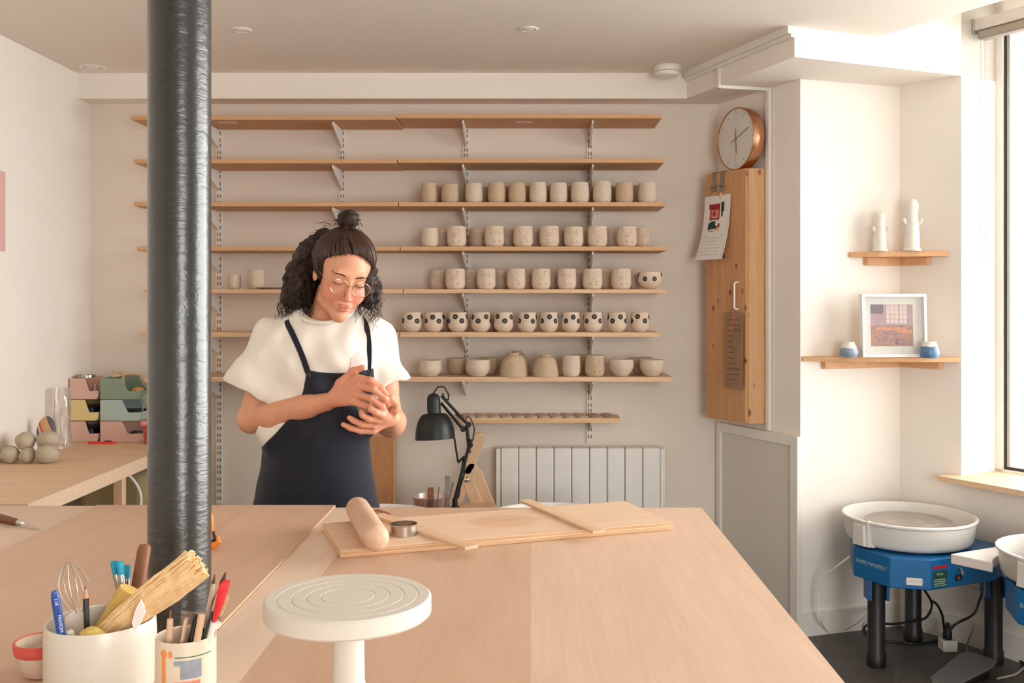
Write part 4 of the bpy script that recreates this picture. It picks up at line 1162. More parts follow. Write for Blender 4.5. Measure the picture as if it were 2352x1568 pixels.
cable('power_cable', [(1.262, 3.96, .40), P_(1890, 1330, 4.12), P_(1880, 1380, 4.14), P_(1886, 1425, 4.14), FL(1905, 1452, .004), FL(1935, 1446, .004), FL(1975, 1425, .1), P_(1998, 1400, 4.25)], 0.004, M_WHITE, 'white cable looping from the corner pottery wheel along the wall')
cable('power_cable', [P_(2122, 1352, 4.06), P_(2140, 1385, 4.10), P_(2132, 1412, 4.09), P_(2112, 1424, 4.085), P_(2056, 1432, 4.09), FL(2000, 1432, .05), FL(1985, 1447), FL(2010, 1468), FL(2060, 1474), FL(2110, 1478), FL(2160, 1468)], 0.005, M_BLACK, 'black cable coiled on the floor round the corner wheel legs')
cable('power_cable', [P_(2138, 1378, 4.1), P_(2152, 1388, 4.1), P_(2164, 1412, 4.05), P_(2168, 1440, 4.0), P_(2172, 1462, 3.97)], 0.005, M_BLACK, 'short black lead running down to the white socket block')
cable('power_cable', [P_(2266, 1342, 3.96), P_(2250, 1378, 3.96), P_(2236, 1410, 3.96), P_(2200, 1430, 3.95), P_(2180, 1445, 3.96)], 0.005, M_BLACK, 'black lead from the wheel underside swinging down to the socket block')
cable('power_cable', [P_(2184, 1446, 3.95), FL(2200, 1432, .03), FL(2240, 1450, .02), FL(2290, 1478, .006), FL(2340, 1515, .006), FL(2390, 1550, .006)], 0.005, M_BLACK, 'black cable trailing on the floor past the near wheel leg')
cable('power_cable', [P_(2262, 1335, 3.86), P_(2258, 1375, 3.86), P_(2236, 1440, 3.84), FL(2222, 1480, .01), FL(2220, 1507, .006)], 0.0035, plain('grey_cable', rgb(150, 142, 132), .6), 'thin grey cable dropping to the foot pedal')
cable('power_cable', [FL(2390, 1528, .006), FL(2355, 1532, .006), FL(2332, 1548, .006), FL(2290, 1558, .006)], 0.004, plain('beige_cable', rgb(196, 184, 166), .6), 'beige cable end lying on the floor below the near wheel')
sk = thing('socket_block', 'white socket block with black plug hanging by the wheel cables', 'socket', FL(2176, 1492, 0.0))
MB().box((-.028, -.03, 0), (.03, .03, .045)).build('housing', M_WHITE, sk, bevel=.004)
m = MB(); m.lathe([(0, .0455), (.018, .0455), (.018, .07), (.010, .095), (.007, .11), (0, .11)], 16); m.build('plug', M_BLACK, sk)
tag(MB().box((-.04, 0, 0), (.04, .010, .08)).build('wall_socket', M_WHITE, loc=(1.80, 4.04, .16), rotz=math.atan2(WT.y, WT.x), bevel=.003), 'white double wall socket behind the corner wheel cables', 'wall socket')

# ================================================================== behind the worktable
st = thing('low_stool', 'low wooden stool under the desk lamp behind the worktable', 'stool', (-0.33, 4.40, 0))
MB().box((-.155, -.11, .47), (.165, .11, .50)).build('seat', M_BEECH, st, bevel=.004)
for x in (-.13, .13):
    for y in (-.085, .085): MB().box((x - .016, y - .016, 0), (x + .016, y + .016, .47)).build('leg', M_BEECH, st)
YL = 4.36
lamp = thing('desk_lamp', 'black adjustable desk lamp with bell shade before the clay disc shelf', 'lamp', (X_(1045, YL), YL, .50))
def L(u, v, y=YL): p = P_(u, v, y); return p - Vector((X_(1045, YL), YL, .50))
lm = lamp
m = MB(); m.box((-.02, -.045, -.0), (.02, .03, .012)); m.lathe([(0, .012), (.012, .012), (.012, .05), (0, .05)], 16); m.build('clamp', M_BLACKM, lm)
def bar(a, b, r, nm, off=0.0):
    return MB().tube([a + Vector((0, off, 0)), b + Vector((0, off, 0))], r, 8).build(nm, M_BLACKM, lm)
j0 = Vector((0, 0, .05)); j1 = L(1073, 1015); j1b = L(1052, 1060); j2 = L(1076, 975); j3 = L(1016, 905)
bar(j0, L(1082, 1008), .0075, 'lower_arm', -.012); bar(j0 + Vector((.012, 0, 0)), L(1066, 1048), .006, 'lower_arm', .012)
bar(L(1078, 1040), L(1072, 975), .0075, 'elbow_link'); bar(L(1066, 1048), L(1052, 1062), .005, 'elbow_link'); bar(L(1052, 1062), L(1040, 985), .0045, 'tension_rod', .006)
bar(j2, L(1014, 908), .0065, 'upper_arm', -.010); bar(L(1062, 985), L(1012, 925), .0065, 'upper_arm', .010)
for nm, p in (('joint', j2), ('joint', L(1080, 1022)), ('joint', L(1064, 985))):
    MB().lathe([(0, -.016), (.012, -.016), (.012, .016), (0, .016)], 16, Matrix.Translation(p) @ Matrix.Rotation(PI / 2, 4, 'X')).build(nm, M_BLACKM, lm)
def spring(a, b, nm):
    a = Vector(a); b = Vector(b); d = b - a; N = 90; n1 = d.cross(Vector((0, 1, 0))).normalized(); n2_ = d.cross(n1).normalized()
    MB().tube([a + d * (i / N) + (n1 * math.cos(i * 1.3) + n2_ * math.sin(i * 1.3)) * .0055 for i in range(N + 1)], .0012, 5).build(nm, M_STEEL, lm)
spring(L(1030, 1150), L(1040, 1105), 'spring'); spring(L(1046, 950), L(1070, 970), 'spring')
# shade: tilted slightly
hc = L(1000, 1008, YL - .03); TS = Matrix.Translation(hc) @ Matrix.Rotation(math.radians(-3), 4, 'Y') @ Matrix.Rotation(math.radians(-4), 4, 'X')
sp = []
Rr = 0.0865
for k in range(13):
    a = k / 12 * 1.13
    sp.append((Rr * math.cos(a) ** 0.62, 0.108 * math.sin(a) / math.sin(1.13)))
prof = sp + [(0.029, .112), (0.029, .165), (0.027, .182), (0.02, .193), (0.008, .198), (0, .198)]
m = MB(); m.lathe([(Rr - .002, 0.001)] + prof, 48, TS)
m.lathe([(Rr - .002, .001)] + [(max(r_ - .002, 0), z_) for r_, z_ in sp], 48, TS); m.build('lamp_shade', M_BLACKM, lm)
m = MB()
for k in range(12): m.box((.0285, -.0028, .122), (.0296, .0028, .150), TS @ Matrix.Rotation(2 * PI * k / 12, 4, 'Z'))
m.build('vent_slots', M_BLACK, lm, smooth=False)
MB().tube([TS @ Vector((.0, 0, .198)), L(1006, 888, YL - .02), L(1020, 888, YL - .02), L(1030, 905, YL - .01), L(1030, 918), L(1022, 915), L(1016, 903)], .0035, 8).build('cord', M_BLACK, lm)
MB().tube([L(1068, 968), L(1074, 955), L(1082, 962), L(1090, 985), L(1086, 1010), L(1074, 1025), L(1066, 1090), L(1046, 1155)], .003, 8).build('cord', M_BLACK, lm)
m = MB(); m.ball((0, 0, .045), (.028, .028, .035), 16, TS); m.build('bulb', M_WHITE, lm)

# folded wooden chair behind the lamp
YC = 4.53
fc_ = thing('folding_chair', 'folded pale wooden chair with steel bolt behind the desk lamp', 'chair', (X_(1075, YC), YC, 0))
def LC(u, v, y=YC): return P_(u, v, y) - Vector((X_(1075, YC), YC, 0))
def plank(a, b, w_, th, nm, yoff=0.0):
    a = Vector(a) + Vector((0, yoff, 0)); b = Vector(b) + Vector((0, yoff, 0)); d = (b - a).normalized(); n = d.cross(Vector((0, 1, 0))).normalized()
    m = MB(); N = 6; out = []
    for k in range(N + 1): an = -PI / 2 + PI * k / N; out.append(b + n * (w_ / 2) * math.sin(an) + d * (w_ / 2) * math.cos(an))
    for k in range(N + 1): an = PI / 2 + PI * k / N; out.append(a + n * (w_ / 2) * math.sin(an) + d * (w_ / 2) * math.cos(an))
    n_ = len(out); y = Vector((0, th / 2, 0))
    m.add([p - y for p in out] + [p + y for p in out], [tuple(range(n_ - 1, -1, -1)), tuple(range(n_, 2 * n_))] + [(i, (i + 1) % n_, n_ + (i + 1) % n_, n_ + i) for i in range(n_)])
    return m.build(nm, M_BEECH, fc_, bevel=.003)
zf = .03
top = LC(1102, 1006); dirn = LC(1060, 1150) - top; k_ = (top.z - zf) / -dirn.z
plank(top, LC(1074, 1075), .054, .022, 'backrest'); plank(LC(1084, 1075), Vector((-.30, 0, .029)), .052, .022, 'leg')
plank(LC(1072, 1098), Vector((.235, -.024, .029)), .052, .022, 'leg', -.0)
plank(LC(1094, 1085), Vector((.275, .026, .029)), .052, .022, 'leg')
bt = LC(1074, 1099); m = MB(); m.lathe([(0, 0), (.013, 0), (.012, .004), (.006, .007), (0, .0075)], 20, Matrix.Translation(bt + Vector((0, -.036, 0))) @ Matrix.Rotation(PI / 2, 4, 'X')); m.build('bolt', M_CHROME, fc_)

# pink tub with tools in it
YT = 4.335
xt = X_(990, YT)
tb = thing('tool_tub', 'translucent pink plastic tub with tools at the foot of the desk lamp', 'tub', (xt - .0, YT - .02, .5006))
m = MB(); m.lathe([(0, 0), (.062, 0), (.066, .004), (.078, .068), (.080, .070), (.076, .070), (.063, .006), (0, .003)], 36); m.build('wall', glassy('pink_clear_plastic', (0.96, 0.82, 0.79, 1), .3, 1.0), tb)
tag(MB().box((-.011, -.001, 0), (.011, .001, .150)).build('steel_ruler', M_STEEL, loc=(X_(1028, YT), YT - .01, .506), smooth=False), 'short steel ruler standing in the pink tub by the lamp', 'ruler')
for (u, v, c_, lab, nm) in ((985, 1118, M_DARKWOOD, 'brown wooden scraper standing in the pink tub', 'wooden_scraper'), (963, 1143, M_MDF, 'small tan wooden block in the pink tub nearest the person', 'wooden_block')):
    h_ = Z_(v, YT) - .506
    tag(MB().box((-.012, -.004, 0), (.014, .004, h_)).build(nm, c_, loc=(X_(u, YT) + .008, YT - .01, .506), rotz=.3, bevel=.002), lab, nm.split('_')[1])
tag(MB().tube([(0, 0, 0), (.006, 0, .06), (.010, 0, .10)], .003, 8).build('loop_tool', M_STEEL, loc=(X_(1003, YT), YT, .506)), 'thin steel loop tool standing in the pink tub', 'tool')

# ================================================================== desk along the left wall
DZ = 0.775; XD = -1.586; YD0 = 3.138
dk = thing('side_desk', 'pale plywood desk along the left wall holding clay balls and organisers', 'desk', (-1.84, 3.93, 0))
def dq(x, y): return (x + 1.84, y - 3.93)
m = MB(); a = dq(XL + .002, YD0); b = dq(XD, YB - .012)
m.box((a[0], a[1], DZ - .0012), (b[0], b[1], DZ)); m.mat(1); m.box((a[0], a[1], DZ - .03), (b[0], b[1], DZ - .0012))
m.build('desktop', [M_PLY, M_BOARD], dk, smooth=False)
MB().box((b[0] - .022, a[1] + .02, DZ - .052), (b[0] - .003, b[1] - .05, DZ - .03)).build('rail', M_BOARD, dk, smooth=False)
for x, y in ((XD - .035, 3.92), (XD - .035, YD0 + .06), (XD - .035, 4.66), (XL + .05, 4.66), (XL + .05, YD0 + .06)):
    p = dq(x, y); MB().box((p[0] - .018, p[1] - .018, 0), (p[0] + .018, p[1] + .018, DZ - .030)).build('leg', M_BEECH, dk, bevel=.002)
p0 = dq(XL + .075, YD0 + .08); p1 = dq(XD - .06, YB - .10)
MB().box((p0[0], p0[1], .45), (p1[0], p1[1], .468)).build('lower_shelf', M_PLY, dk, smooth=False)
def DY(v): return (H - DZ) * F / (v - CV)
def lumpy(name, r3, seed, matl, loc, amp=.06):
    m = MB(); m.ball((0, 0, 0), 1.0, 28); rr = random.Random(seed); off = Vector((rr.uniform(0, 9), rr.uniform(0, 9), 0))
    vs = []
    for p in m.v:
        v = Vector(p); n = mnoise.noise(v * 1.6 + off) * amp * 2.2
        v = v * (1 + n); vs.append((v.x * r3[0], v.y * r3[1], max(v.z * r3[2], -r3[2] * .90)))
    m.v = vs
    return m.build(name, matl, loc=loc)
for i, (u, v, Y, r3, lab) in enumerate([(24, 0, 3.93, (.036, .036, .036), 'round grey clay ball in the bottom row against the left wall'), (63, 0, 3.93, (.031, .031, .033), 'small round grey clay ball in the middle of the bottom row'), (108, 0, 3.93, (.046, .04, .038), 'large lumpy clay ball, bottom row, nearest the plastic bag'), (58, 1012, 3.945, (.037, .035, .036), 'faceted clay ball resting on top of the two smaller balls'), (112, 1009, 3.96, (.046, .036, .033), 'flattened clay lump on top of the large lumpy ball')]):
    z = DZ + r3[2] * .9 + .0005 if v == 0 else Z_(v, Y)
    tag(lumpy('clay_ball', r3, i + 3, M_WETCLAY, (X_(u, Y), Y, z)), lab, 'clay ball', 'grey clay balls on the side desk')
# striped oval stone
def stripes():
    t = NT('painted_stripes'); v = t.coord((1, 1, 1), 'Object', rot=(0, math.radians(25), 0)); sp_ = t.n('ShaderNodeSeparateXYZ'); t.l(v, sp_.inputs[0])
    mr = t.n('ShaderNodeMapRange'); mr.inputs[1].default_value = -.012; mr.inputs[2].default_value = .078; t.l(sp_.outputs[0], mr.inputs[0])
    cr = t.ramp(mr.outputs[0], [(0, rgb(196, 186, 172)), (.2, rgb(90, 100, 130)), (.35, rgb(220, 200, 190)), (.45, rgb(190, 96, 84)), (.55, rgb(210, 160, 112)), (.78, rgb(206, 158, 112)), (.9, rgb(90, 82, 90))])
    t.t.nodes[cr.node.name].color_ramp.interpolation = 'CONSTANT'
    t.l(cr, t.b.inputs['Base Color']); t.b.inputs['Roughness'].default_value = .5
    return t.m
m = MB(); m.ball((0, 0, .079), (.042, .018, .080), 32, rz=Matrix.Rotation(math.radians(4), 4, 'Y'))
tag(m.build('painted_egg', stripes(), loc=(X_(106, 4.15), 4.15, DZ + .0005)), 'upright oval painted with orange and blue stripes behind the clay balls', 'painted oval')
# clear bag
m = MB(); rg = []
for k in range(9):
    z = .262 * k / 8; w_ = .038 * (1 - .15 * k / 8); ring = []
    for j in range(20):
        an = 2 * PI * j / 20; q_ = 1 + .10 * math.sin(an * 5 + k * .9)
        ring.append((w_ * q_ * math.cos(an), .03 * q_ * math.sin(an), z))
    rg.append(ring)
m.rings(rg)
tag(m.build('plastic_bag', M_CLEAR, loc=(X_(143, 4.32), 4.32, DZ + .0005)), 'tall clear plastic bag beside the left organiser stack', 'bag')
# organisers
def plast(nm, c): return plain(nm, c, .5, var=.015)
OC = {'pink': plast('dusty_pink_plastic', rgb(214, 178, 164)), 'yellow': plast('pale_yellow_plastic', rgb(222, 202, 142)), 'green': plast('sage_green_plastic', rgb(132, 152, 132)), 'blue': plast('grey_blue_plastic', rgb(172, 190, 184))}
def bin_(x, y, z, Ln, W, h, col, label):
    t = thing('stacking_bin', label, 'storage bin', (x, y, z), group='stacked desk bins')
    th = .003
    pr = [(0, 0), (Ln - .012, 0), (Ln - .002, .012), (Ln, .40 * h), (.70 * Ln, .38 * h), (.66 * Ln, .44 * h), (.53 * Ln, h - .003), (0, h - .003)]
    for nm, y0_ in (('side_wall', 0.0), ('side_wall', W - th)):
        vs = [(a_, y0_, b_) for a_, b_ in pr] + [(a_, y0_ + th, b_) for a_, b_ in pr]; n_ = len(pr)
        MB().add(vs, [tuple(range(n_)), tuple(range(2 * n_ - 1, n_ - 1, -1))] + [(i, n_ + i, n_ + (i + 1) % n_, (i + 1) % n_) for i in range(n_)]).build(nm, OC[col], t, smooth=False, bevel=.001)
    MB().box((0, th, 0), (Ln - .012, W - th, th)).build('bottom', OC[col], t, smooth=False)
    MB().box((0, th, th), (th, W - th, h - .003)).build('back_wall', OC[col], t, smooth=False)
    MB().add([(Ln - .012, th, 0), (Ln - .012, W - th, 0), (Ln, W - th, .40 * h), (Ln, th, .40 * h), (Ln - .015, th, .002), (Ln - .015, W - th, .002), (Ln - .004, W - th, .40 * h), (Ln - .004, th, .40 * h)], [(0, 1, 2, 3), (7, 6, 5, 4), (0, 3, 7, 4), (1, 5, 6, 2), (3, 2, 6, 7), (0, 4, 5, 1)]).build('front_lip', OC[col], t, smooth=False)
    return t
bh = .0965; YB0 = 4.505
for k, (c_, lv) in enumerate([('pink', 'bottom'), ('yellow', 'middle'), ('pink', 'top')]):
    bin_(XL + .008, YB0 + .004, DZ + .0008 + k * bh, .132, .19, bh, c_, '%s %s bin of the stack against the left wall' % ({'pink': 'dusty pink', 'yellow': 'pale yellow'}[c_], lv))
for k, (c_, lv) in enumerate([('pink', 'bottom'), ('blue', 'middle'), ('green', 'top')]):
    bin_(X_(230, YB0) , YB0, DZ + .0008 + k * bh, .186, .19, bh, c_, '%s %s bin of the stack next to the pillar' % ({'pink': 'dusty pink', 'blue': 'grey-blue', 'green': 'sage green'}[c_], lv))
xb = X_(230, YB0); zb_ = lambda k: DZ + .0008 + k * bh + .0035
M_NAVY = plain('navy_plastic', rgb(20, 28, 60), .3, var=.1)
tag(MB().box((0, 0, 0), (.098, .165, .055)).build('dark_filler_box', M_NAVY, loc=(XL + .014, YB0 + .012, zb_(1)), bevel=.004), 'navy box added for darkness inside the yellow bin', 'box')  # navy boxes stand in for the dark interiors of these bins
tag(MB().box((0, 0, 0), (.098, .165, .055)).build('dark_filler_box', M_NAVY, loc=(XL + .014, YB0 + .01, zb_(0)), bevel=.004), 'navy box added for darkness inside the bottom bin against the left wall', 'box')
m = MB(); m.lathe([(.012, 0), (.020, 0), (.020, .016), (.012, .016)], 24, closed=True)
tag(m.build('tape_roll', M_NAVY, loc=(xb + .150, YB0 + .04, zb_(1) + .020)), 'dark blue ring sticking out of the grey-blue bin', 'tape roll')
tag(MB().box((0, 0, 0), (.12, .15, .035)).build('dark_tray', M_BLACK, loc=(xb + .02, YB0 + .02, zb_(1)), bevel=.003), 'black tray lying inside the grey-blue bin', 'tray')
m = MB(); m.lathe([(0, 0), (.024, 0), (.025, .03), (.022, .04), (0, .04)], 24)
tag(m.build('lidded_jar', M_BLACK, loc=(xb + .145, YB0 + .05, zb_(0))), 'small black jar in the bottom bin next to the pillar', 'jar')
tag(lumpy('bath_sponge', (.030, .03, .018), 21, plain('tan_sponge', rgb(206, 152, 92), .95, nscale=80, var=.2, bump=.5), (xb + .148, YB0 + .06, zb_(2) + .030)), 'tan sponge in the sage green bin', 'sponge')
zt2 = DZ + 3 * bh
for i, (x0, x1, y, z0_, z1_) in enumerate([(.045, .13, .03, .004, .022), (.03, .10, .06, .030, .012), (.055, .075, .09, -.01, .055), (.06, .045, .12, -.01, .050), (.08, .13, .13, .012, .002)]):
    tag(MB().tube([(0, 0, 0), (x1 - x0, .01, z1_ - z0_)], .0055, 8).build('wood_stick', M_BEECH, loc=(xb + x0, YB0 + y, zt2 + z0_ + (-.03 if z0_ < 0 else 0))), 'short beech stick, %s from the front on top of the sage green bin' % ORD[i], 'stick')
m = MB(); m.lathe([(.036, 0), (.040, 0), (.040, .012), (.036, .012)], 32, closed=True)
tag(m.build('steel_ring', M_STEEL, loc=(XL + .055, YB0 + .07, zt2 + .002 - .004)), 'round steel ring on top of the bins against the left wall', 'cutter')
m = MB(); m.lathe([(0, 0), (.017, 0), (.017, .04), (.010, .052), (.010, .06), (0, .06)], 20)
tag(m.build('glass_jar', M_CLEAR, loc=(XL + .105, YB0 + .05, zb_(2) + .0)), 'small glass jar in the top bin against the left wall', 'jar')
m = MB(); m.tube([(0, 0, .0), (.004, 0, .06), (.012, 0, .10)], .0025, 8); m.ball((.016, 0, .118), (.012, .004, .022), 16)
tag(m.build('leaf_tool', OC['green'], loc=(X_(322, YB0 - .02) + .004, YB0 - .015, zb_(1) - .02)), 'green leaf-shaped tool beside the sage green bin', 'tool')
m = MB(); m.lathe([(0, 0), (.030, 0), (.033, .004), (.036, .072), (.038, .074), (.034, .074), (.030, .006), (0, .004)], 32)
tag(m.build('red_tub', plain('dusty_red_plastic', rgb(176, 84, 76), .4), loc=(X_(350, 4.47), 4.46, DZ + .0006)), 'dusty red tub on the desk half hidden by the pillar', 'tub')
m = MB(); m.ball((0, 0, 0), .014, 16)
tag(m.build('coral_bulb', plain('coral_rubber', rgb(224, 130, 112), .5), loc=(X_(330, 4.46), 4.46, DZ + .0745 + .0146)), 'coral rubber bulb resting on the dusty red tub', 'rubber bulb')
m = MB(); m.prism([(0, -.006), (.105, -.006), (.125, 0.002), (.105, .006), (0, .006)], 0, .010); 
cx = thing('box_cutter', 'red plastic box cutter lying before the organiser bins', 'cutter', (X_(204, 4.46), 4.455, DZ + .0005), -.02)
m.build('body', plain('red_plastic', rgb(226, 62, 52), .4), cx, bevel=.001)
MB().box((.075, -.003, .0102), (.105, .003, .014)).build('slider', M_BLACK, cx)
# under the desk
m = MB(); m.box((-.14, -.16, 0), (.14, .16, .20)); ob = m.build('storage_bag', cloth('olive_canvas', rgb(146, 132, 96), 200), loc=(-1.80, 4.42, .4685), bevel=.03)
tag(ob, 'olive canvas storage bag on the shelf under the desk', 'bag')
tag(MB().tube([(0, 0, 0), (.27, -.0, 0)], .016, 16).build('paper_roll', plain('white_paper_roll', rgb(222, 208, 200), .6), loc=(X_(175, 3.85), 3.80, .4845 + .0), rotz=.1), 'white paper roll on the shelf under the desk', 'roll')
tag(MB().box((-.045, -.03, 0), (.045, .03, .028)).build('pink_packet', plain('pink_packet', rgb(220, 140, 140), .5, nscale=60, var=.2), loc=(X_(238, 3.7), 3.70, .4685), bevel=.004), 'small pink packet beside the paper roll under the desk', 'packet')
cable('lamp_cable', [P_(280, 1085, 4.2), P_(300, 1095, 4.2), P_(318, 1120, 4.2), P_(324, 1145, 4.2), P_(322, 1175, 4.2)], .006, M_WHITE, 'white cable hanging under the desk beside its leg')

# ================================================================== on the worktables
def TP(u, v, z): 
    Y = (H - z) * F / (v - CV); return Vector((X_(u, Y), Y, z))
ZW = TZ + .0004
# rolling board
bf = Vector((-.394, 2.048)); bang = math.atan2(.255, .718); BL, BWd, BT = .762, .262, .0175
bd = Matrix.Translation((bf.x, bf.y, ZW)) @ Matrix.Rotation(bang, 4, 'Z')
m = MB(); m.box((0, 0, BT - .002), (BL, BWd, BT)); m.mat(1); m.box((0, 0, 0), (BL, BWd, BT - .002))
M_BTOP = NT('rolling_board_face'); v_ = M_BTOP.coord(); g_ = M_BTOP.noise(M_BTOP.coord((2.5, 30, 30)), 1.6, 5, .6, .5)
c1_ = M_BTOP.ramp(g_, [(.4, rgb(226, 196, 168)), (.8, rgb(216, 182, 152))])
vd = M_BTOP.n('ShaderNodeVectorMath', operation='DISTANCE'); vd.inputs[1].default_value = (.40, .145, BT); M_BTOP.l(M_BTOP.coord((1, 1.35, 1)), vd.inputs[0]); vd.inputs[1].default_value = (.40, .195, BT)
mx = M_BTOP.n('ShaderNodeMixRGB', blend_type='MULTIPLY'); M_BTOP.l(M_BTOP.ramp(vd.outputs['Value'], [(.070, (.9, .9, .9, 1)), (.095, (0, 0, 0, 1))]), mx.inputs[0]); M_BTOP.l(c1_, mx.inputs[1]); mx.inputs[2].default_value = (.90, .80, .72, 1); M_BTOP.l(mx.outputs[0], M_BTOP.b.inputs['Base Color']); M_BTOP.b.inputs['Roughness'].default_value = .6
o = m.build('rolling_board', [M_BTOP.m, M_PEDGE], loc=(bf.x, bf.y, ZW), rotz=bang, smooth=False, bevel=.0008)
tag(o, 'rectangular plywood rolling board with a round damp mark on the worktable', 'board')
ZBD = ZW + BT + .0004
def slat(a, b, wd_, th, label):
    a = Vector(a); b = Vector(b); d = (b - a); an = math.atan2(d.y, d.x)
    o = MB().box((0, -wd_ / 2, 0), (d.length, wd_ / 2, th)).build('thickness_strip', M_PLY, loc=(a.x, a.y, ZBD), rotz=an, smooth=False, bevel=.0008)
    return tag(o, label, 'slat', 'thickness slats on the rolling board')
zs_ = ZBD + .006
a = TP(870, 1180, zs_); b = TP(1083, 1254, zs_); slat(a.xy.to_3d(), b.xy.to_3d(), .032, .0065, 'thin wooden slat across the board beside the metal cutter')
a = TP(1206, 1147, zs_); b = TP(1375, 1218, zs_); slat(a.xy.to_3d(), b.xy.to_3d(), .030, .0065, 'thin wooden slat across the board end farther from the rolling pin')
# rolling pin
RP = .0275; a = TP(820, 1166, ZBD + RP); b = TP(866, 1240, ZBD + RP); d = (b - a).normalized(); a = a - d * .012; b = b + d * .004
ln = (b - a).length; prf = [(0, 0), (RP * .5, .002), (RP * .8, .007), (RP * .95, .016), (RP, .028), (RP, ln - .028), (RP * .95, ln - .016), (RP * .8, ln - .007), (RP * .5, ln - .002), (0, ln)]
m = MB(); MM = Vector((d.x, d.y, 0)).to_track_quat('Z', 'Y').to_matrix().to_4x4(); m.lathe(prf, 40, MM)
tag(m.build('rolling_pin', wood('pale_beech_pin', rgb(222, 192, 166), rgb(206, 168, 138), (8, 8, 8), rough=.5), loc=(a.x, a.y, ZBD + RP)), 'plain beech rolling pin lying across the rolling board', 'rolling pin')
# cutter ring
p = TP(927, 1227, ZBD); m = MB(); m.lathe([(.0285, 0), (.0292, 0), (.0292, .021), (.0305, .0225), (.0305, .024), (.0280, .024), (.0280, .0225), (.0285, .021)], 56, closed=True)
tag(m.build('metal_cutter', M_STEEL, loc=(p.x, p.y + .0, ZBD)), 'round metal clay cutter on the board between rolling pin and slat', 'cutter')
def strand(pts, r, matl, nm, label, cat):
    o = pts[0]; return cable(nm, pts, r, matl, label, cat)
strand([TP(858, 1172, ZW + .003), TP(872, 1172, ZW + .003), TP(890, 1178, ZW + .003), TP(903, 1186, ZW + .003)][:3] + [TP(897, 1181, ZW + .003)], .0028, plain('dark_pink_cord', rgb(176, 112, 100), .7), 'cord_piece', 'short reddish cord on the table edge behind the rolling pin', 'cord')
# wooden knife tool
a = TP(-35, 1180, .889 + .009); b = TP(36, 1198, .887 + .009); c = TP(92, 1214, .887 + .004)
kn = thing('clay_knife', 'wooden-handled steel clay knife lying on the pale worktable', 'knife', (a.x, a.y, .8875))
def kr(p, dz=0): return p - Vector((a.x, a.y, .8875)) + Vector((0, 0, dz))
m = MB(); m.tube([kr(a), kr(a.lerp(b, .3)), kr(a.lerp(b, .7)), kr(b), kr(b.lerp(c, .12))], [.009, .0105, .0095, .008, .006], 14); m.build('handle', M_DARKWOOD, kn)
m = MB(); m.tube([kr(b.lerp(c, .10)), kr(b.lerp(c, .28))], [.0066, .0058], 12); m.build('ferrule', M_STEEL, kn)
m = MB(); m.tube([kr(b.lerp(c, .26)), kr(b.lerp(c, .7)), kr(c)], [.0055, .0045, .0012], 8, flat=(1, .3)); m.build('blade', M_STEEL, kn)
# orange spring clamp by the pillar
oc = thing('spring_clamp', 'orange and black spring clamp on the table just behind the pillar', 'clamp', TP(489, 1262, .8895)); oc.scale = (.62, .62, .72)
MO = plain('orange_plastic', rgb(236, 132, 36), .4)
MB().tube([(-.02, 0, .012), (.004, 0, .012), (.020, .004, .022), (.014, .006, .036)], [.009, .011, .010, .006], 10).build('jaw', MO, oc)
MB().tube([(-.01, .01, .012), (.004, .012, .030), (-.004, .014, .052)], [.008, .008, .004], 10).build('jaw', M_BLACK, oc)
m = MB(); m.lathe([(0, 0), (.010, 0), (.010, .035), (.004, .05), (.003, .068), (0, .068)], 20)
gb = thing('glue_bottle', 'small bottle with orange tip mostly hidden behind the pillar', 'bottle', (X_(480, 2.25) + .001, 2.25, .8895))
m.build('body', MO, gb)

# banding wheel
bx, by = X_(800, 1.26), 1.26
bw = thing('banding_wheel', 'white banding wheel with ringed round top on a stem in the foreground', 'banding wheel', (bx, by, ZW))
zt_ = Z_(1375, 1.26) - ZW + .004; Rb = .1045
prof = [(0, zt_ - .024), (Rb - .003, zt_ - .024), (Rb, zt_ - .021), (Rb, zt_ - .003), (Rb - .003, zt_)]
for r_ in (.088, .070, .052, .034): prof += [(r_ + .0012, zt_), (r_, zt_ - .0010), (r_ - .0012, zt_)]
prof += [(0, zt_)]
M_BAND = plain('white_powder_coat', rgb(214, 207, 196), .6, var=.01, nscale=200)
m = MB(); m.lathe(prof, 96); m.build('turntable', M_BAND, bw, angle=25)
m = MB(); m.lathe([(0, .02), (.026, .02), (.024, .035), (.0205, .05), (.0195, zt_ - .0245), (0, zt_ - .0245)], 40); m.build('stem', M_BAND, bw)
m = MB(); m.lathe([(0, 0), (.075, 0), (.078, .004), (.077, .012), (.045, .019), (0, .021)], 56); m.build('base', M_BAND, bw)

# ------------------------------------------------------------------ pots with tools
ZP = .8894
def speckle(nm, c):
    t = NT(nm); v = t.coord(); f = t.noise(v, 600, 2)
    t.l(t.ramp(f, [(.28, mix(c, .86)), (.36, c)]), t.b.inputs['Base Color']); t.b.inputs['Roughness'].default_value = .42
    t.bump(t.noise(t.coord((4, 4, 110)), 1.5, 2), .12, .001)
    return t.m
PX, PY, PR = X_(232, 1.33), 1.33, .0700; PH = Z_(1420, 1.33) - ZP
pot = thing('tool_pot', 'large cream ceramic pot with orange raw foot, full of brushes and tools', 'pot', (PX, PY, ZP))
m = MB(); m.lathe([(0, 0.0), (PR * .93, 0), (PR * .95, .004), (PR * .965, .016), (PR, .030), (PR, PH - .02), (PR * .985, PH - .003), (PR * .97, PH), (PR * .945, PH - .002), (PR * .94, PH - .02), (PR * .94, .012), (0, .008)], 72)
m.build('body', two_tone('cream_glaze_over_raw_foot', rgb(206, 150, 100), rgb(216, 209, 196), .014, .001), pot)
SX, SY, SR = X_(427, 1.28), 1.28, .0375; SH_ = Z_(1455, 1.28) - ZP
cup = thing('tool_cup', 'slim cream cup with orange arrow and coloured motif, holding paintbrushes', 'cup', (SX, SY, ZP))
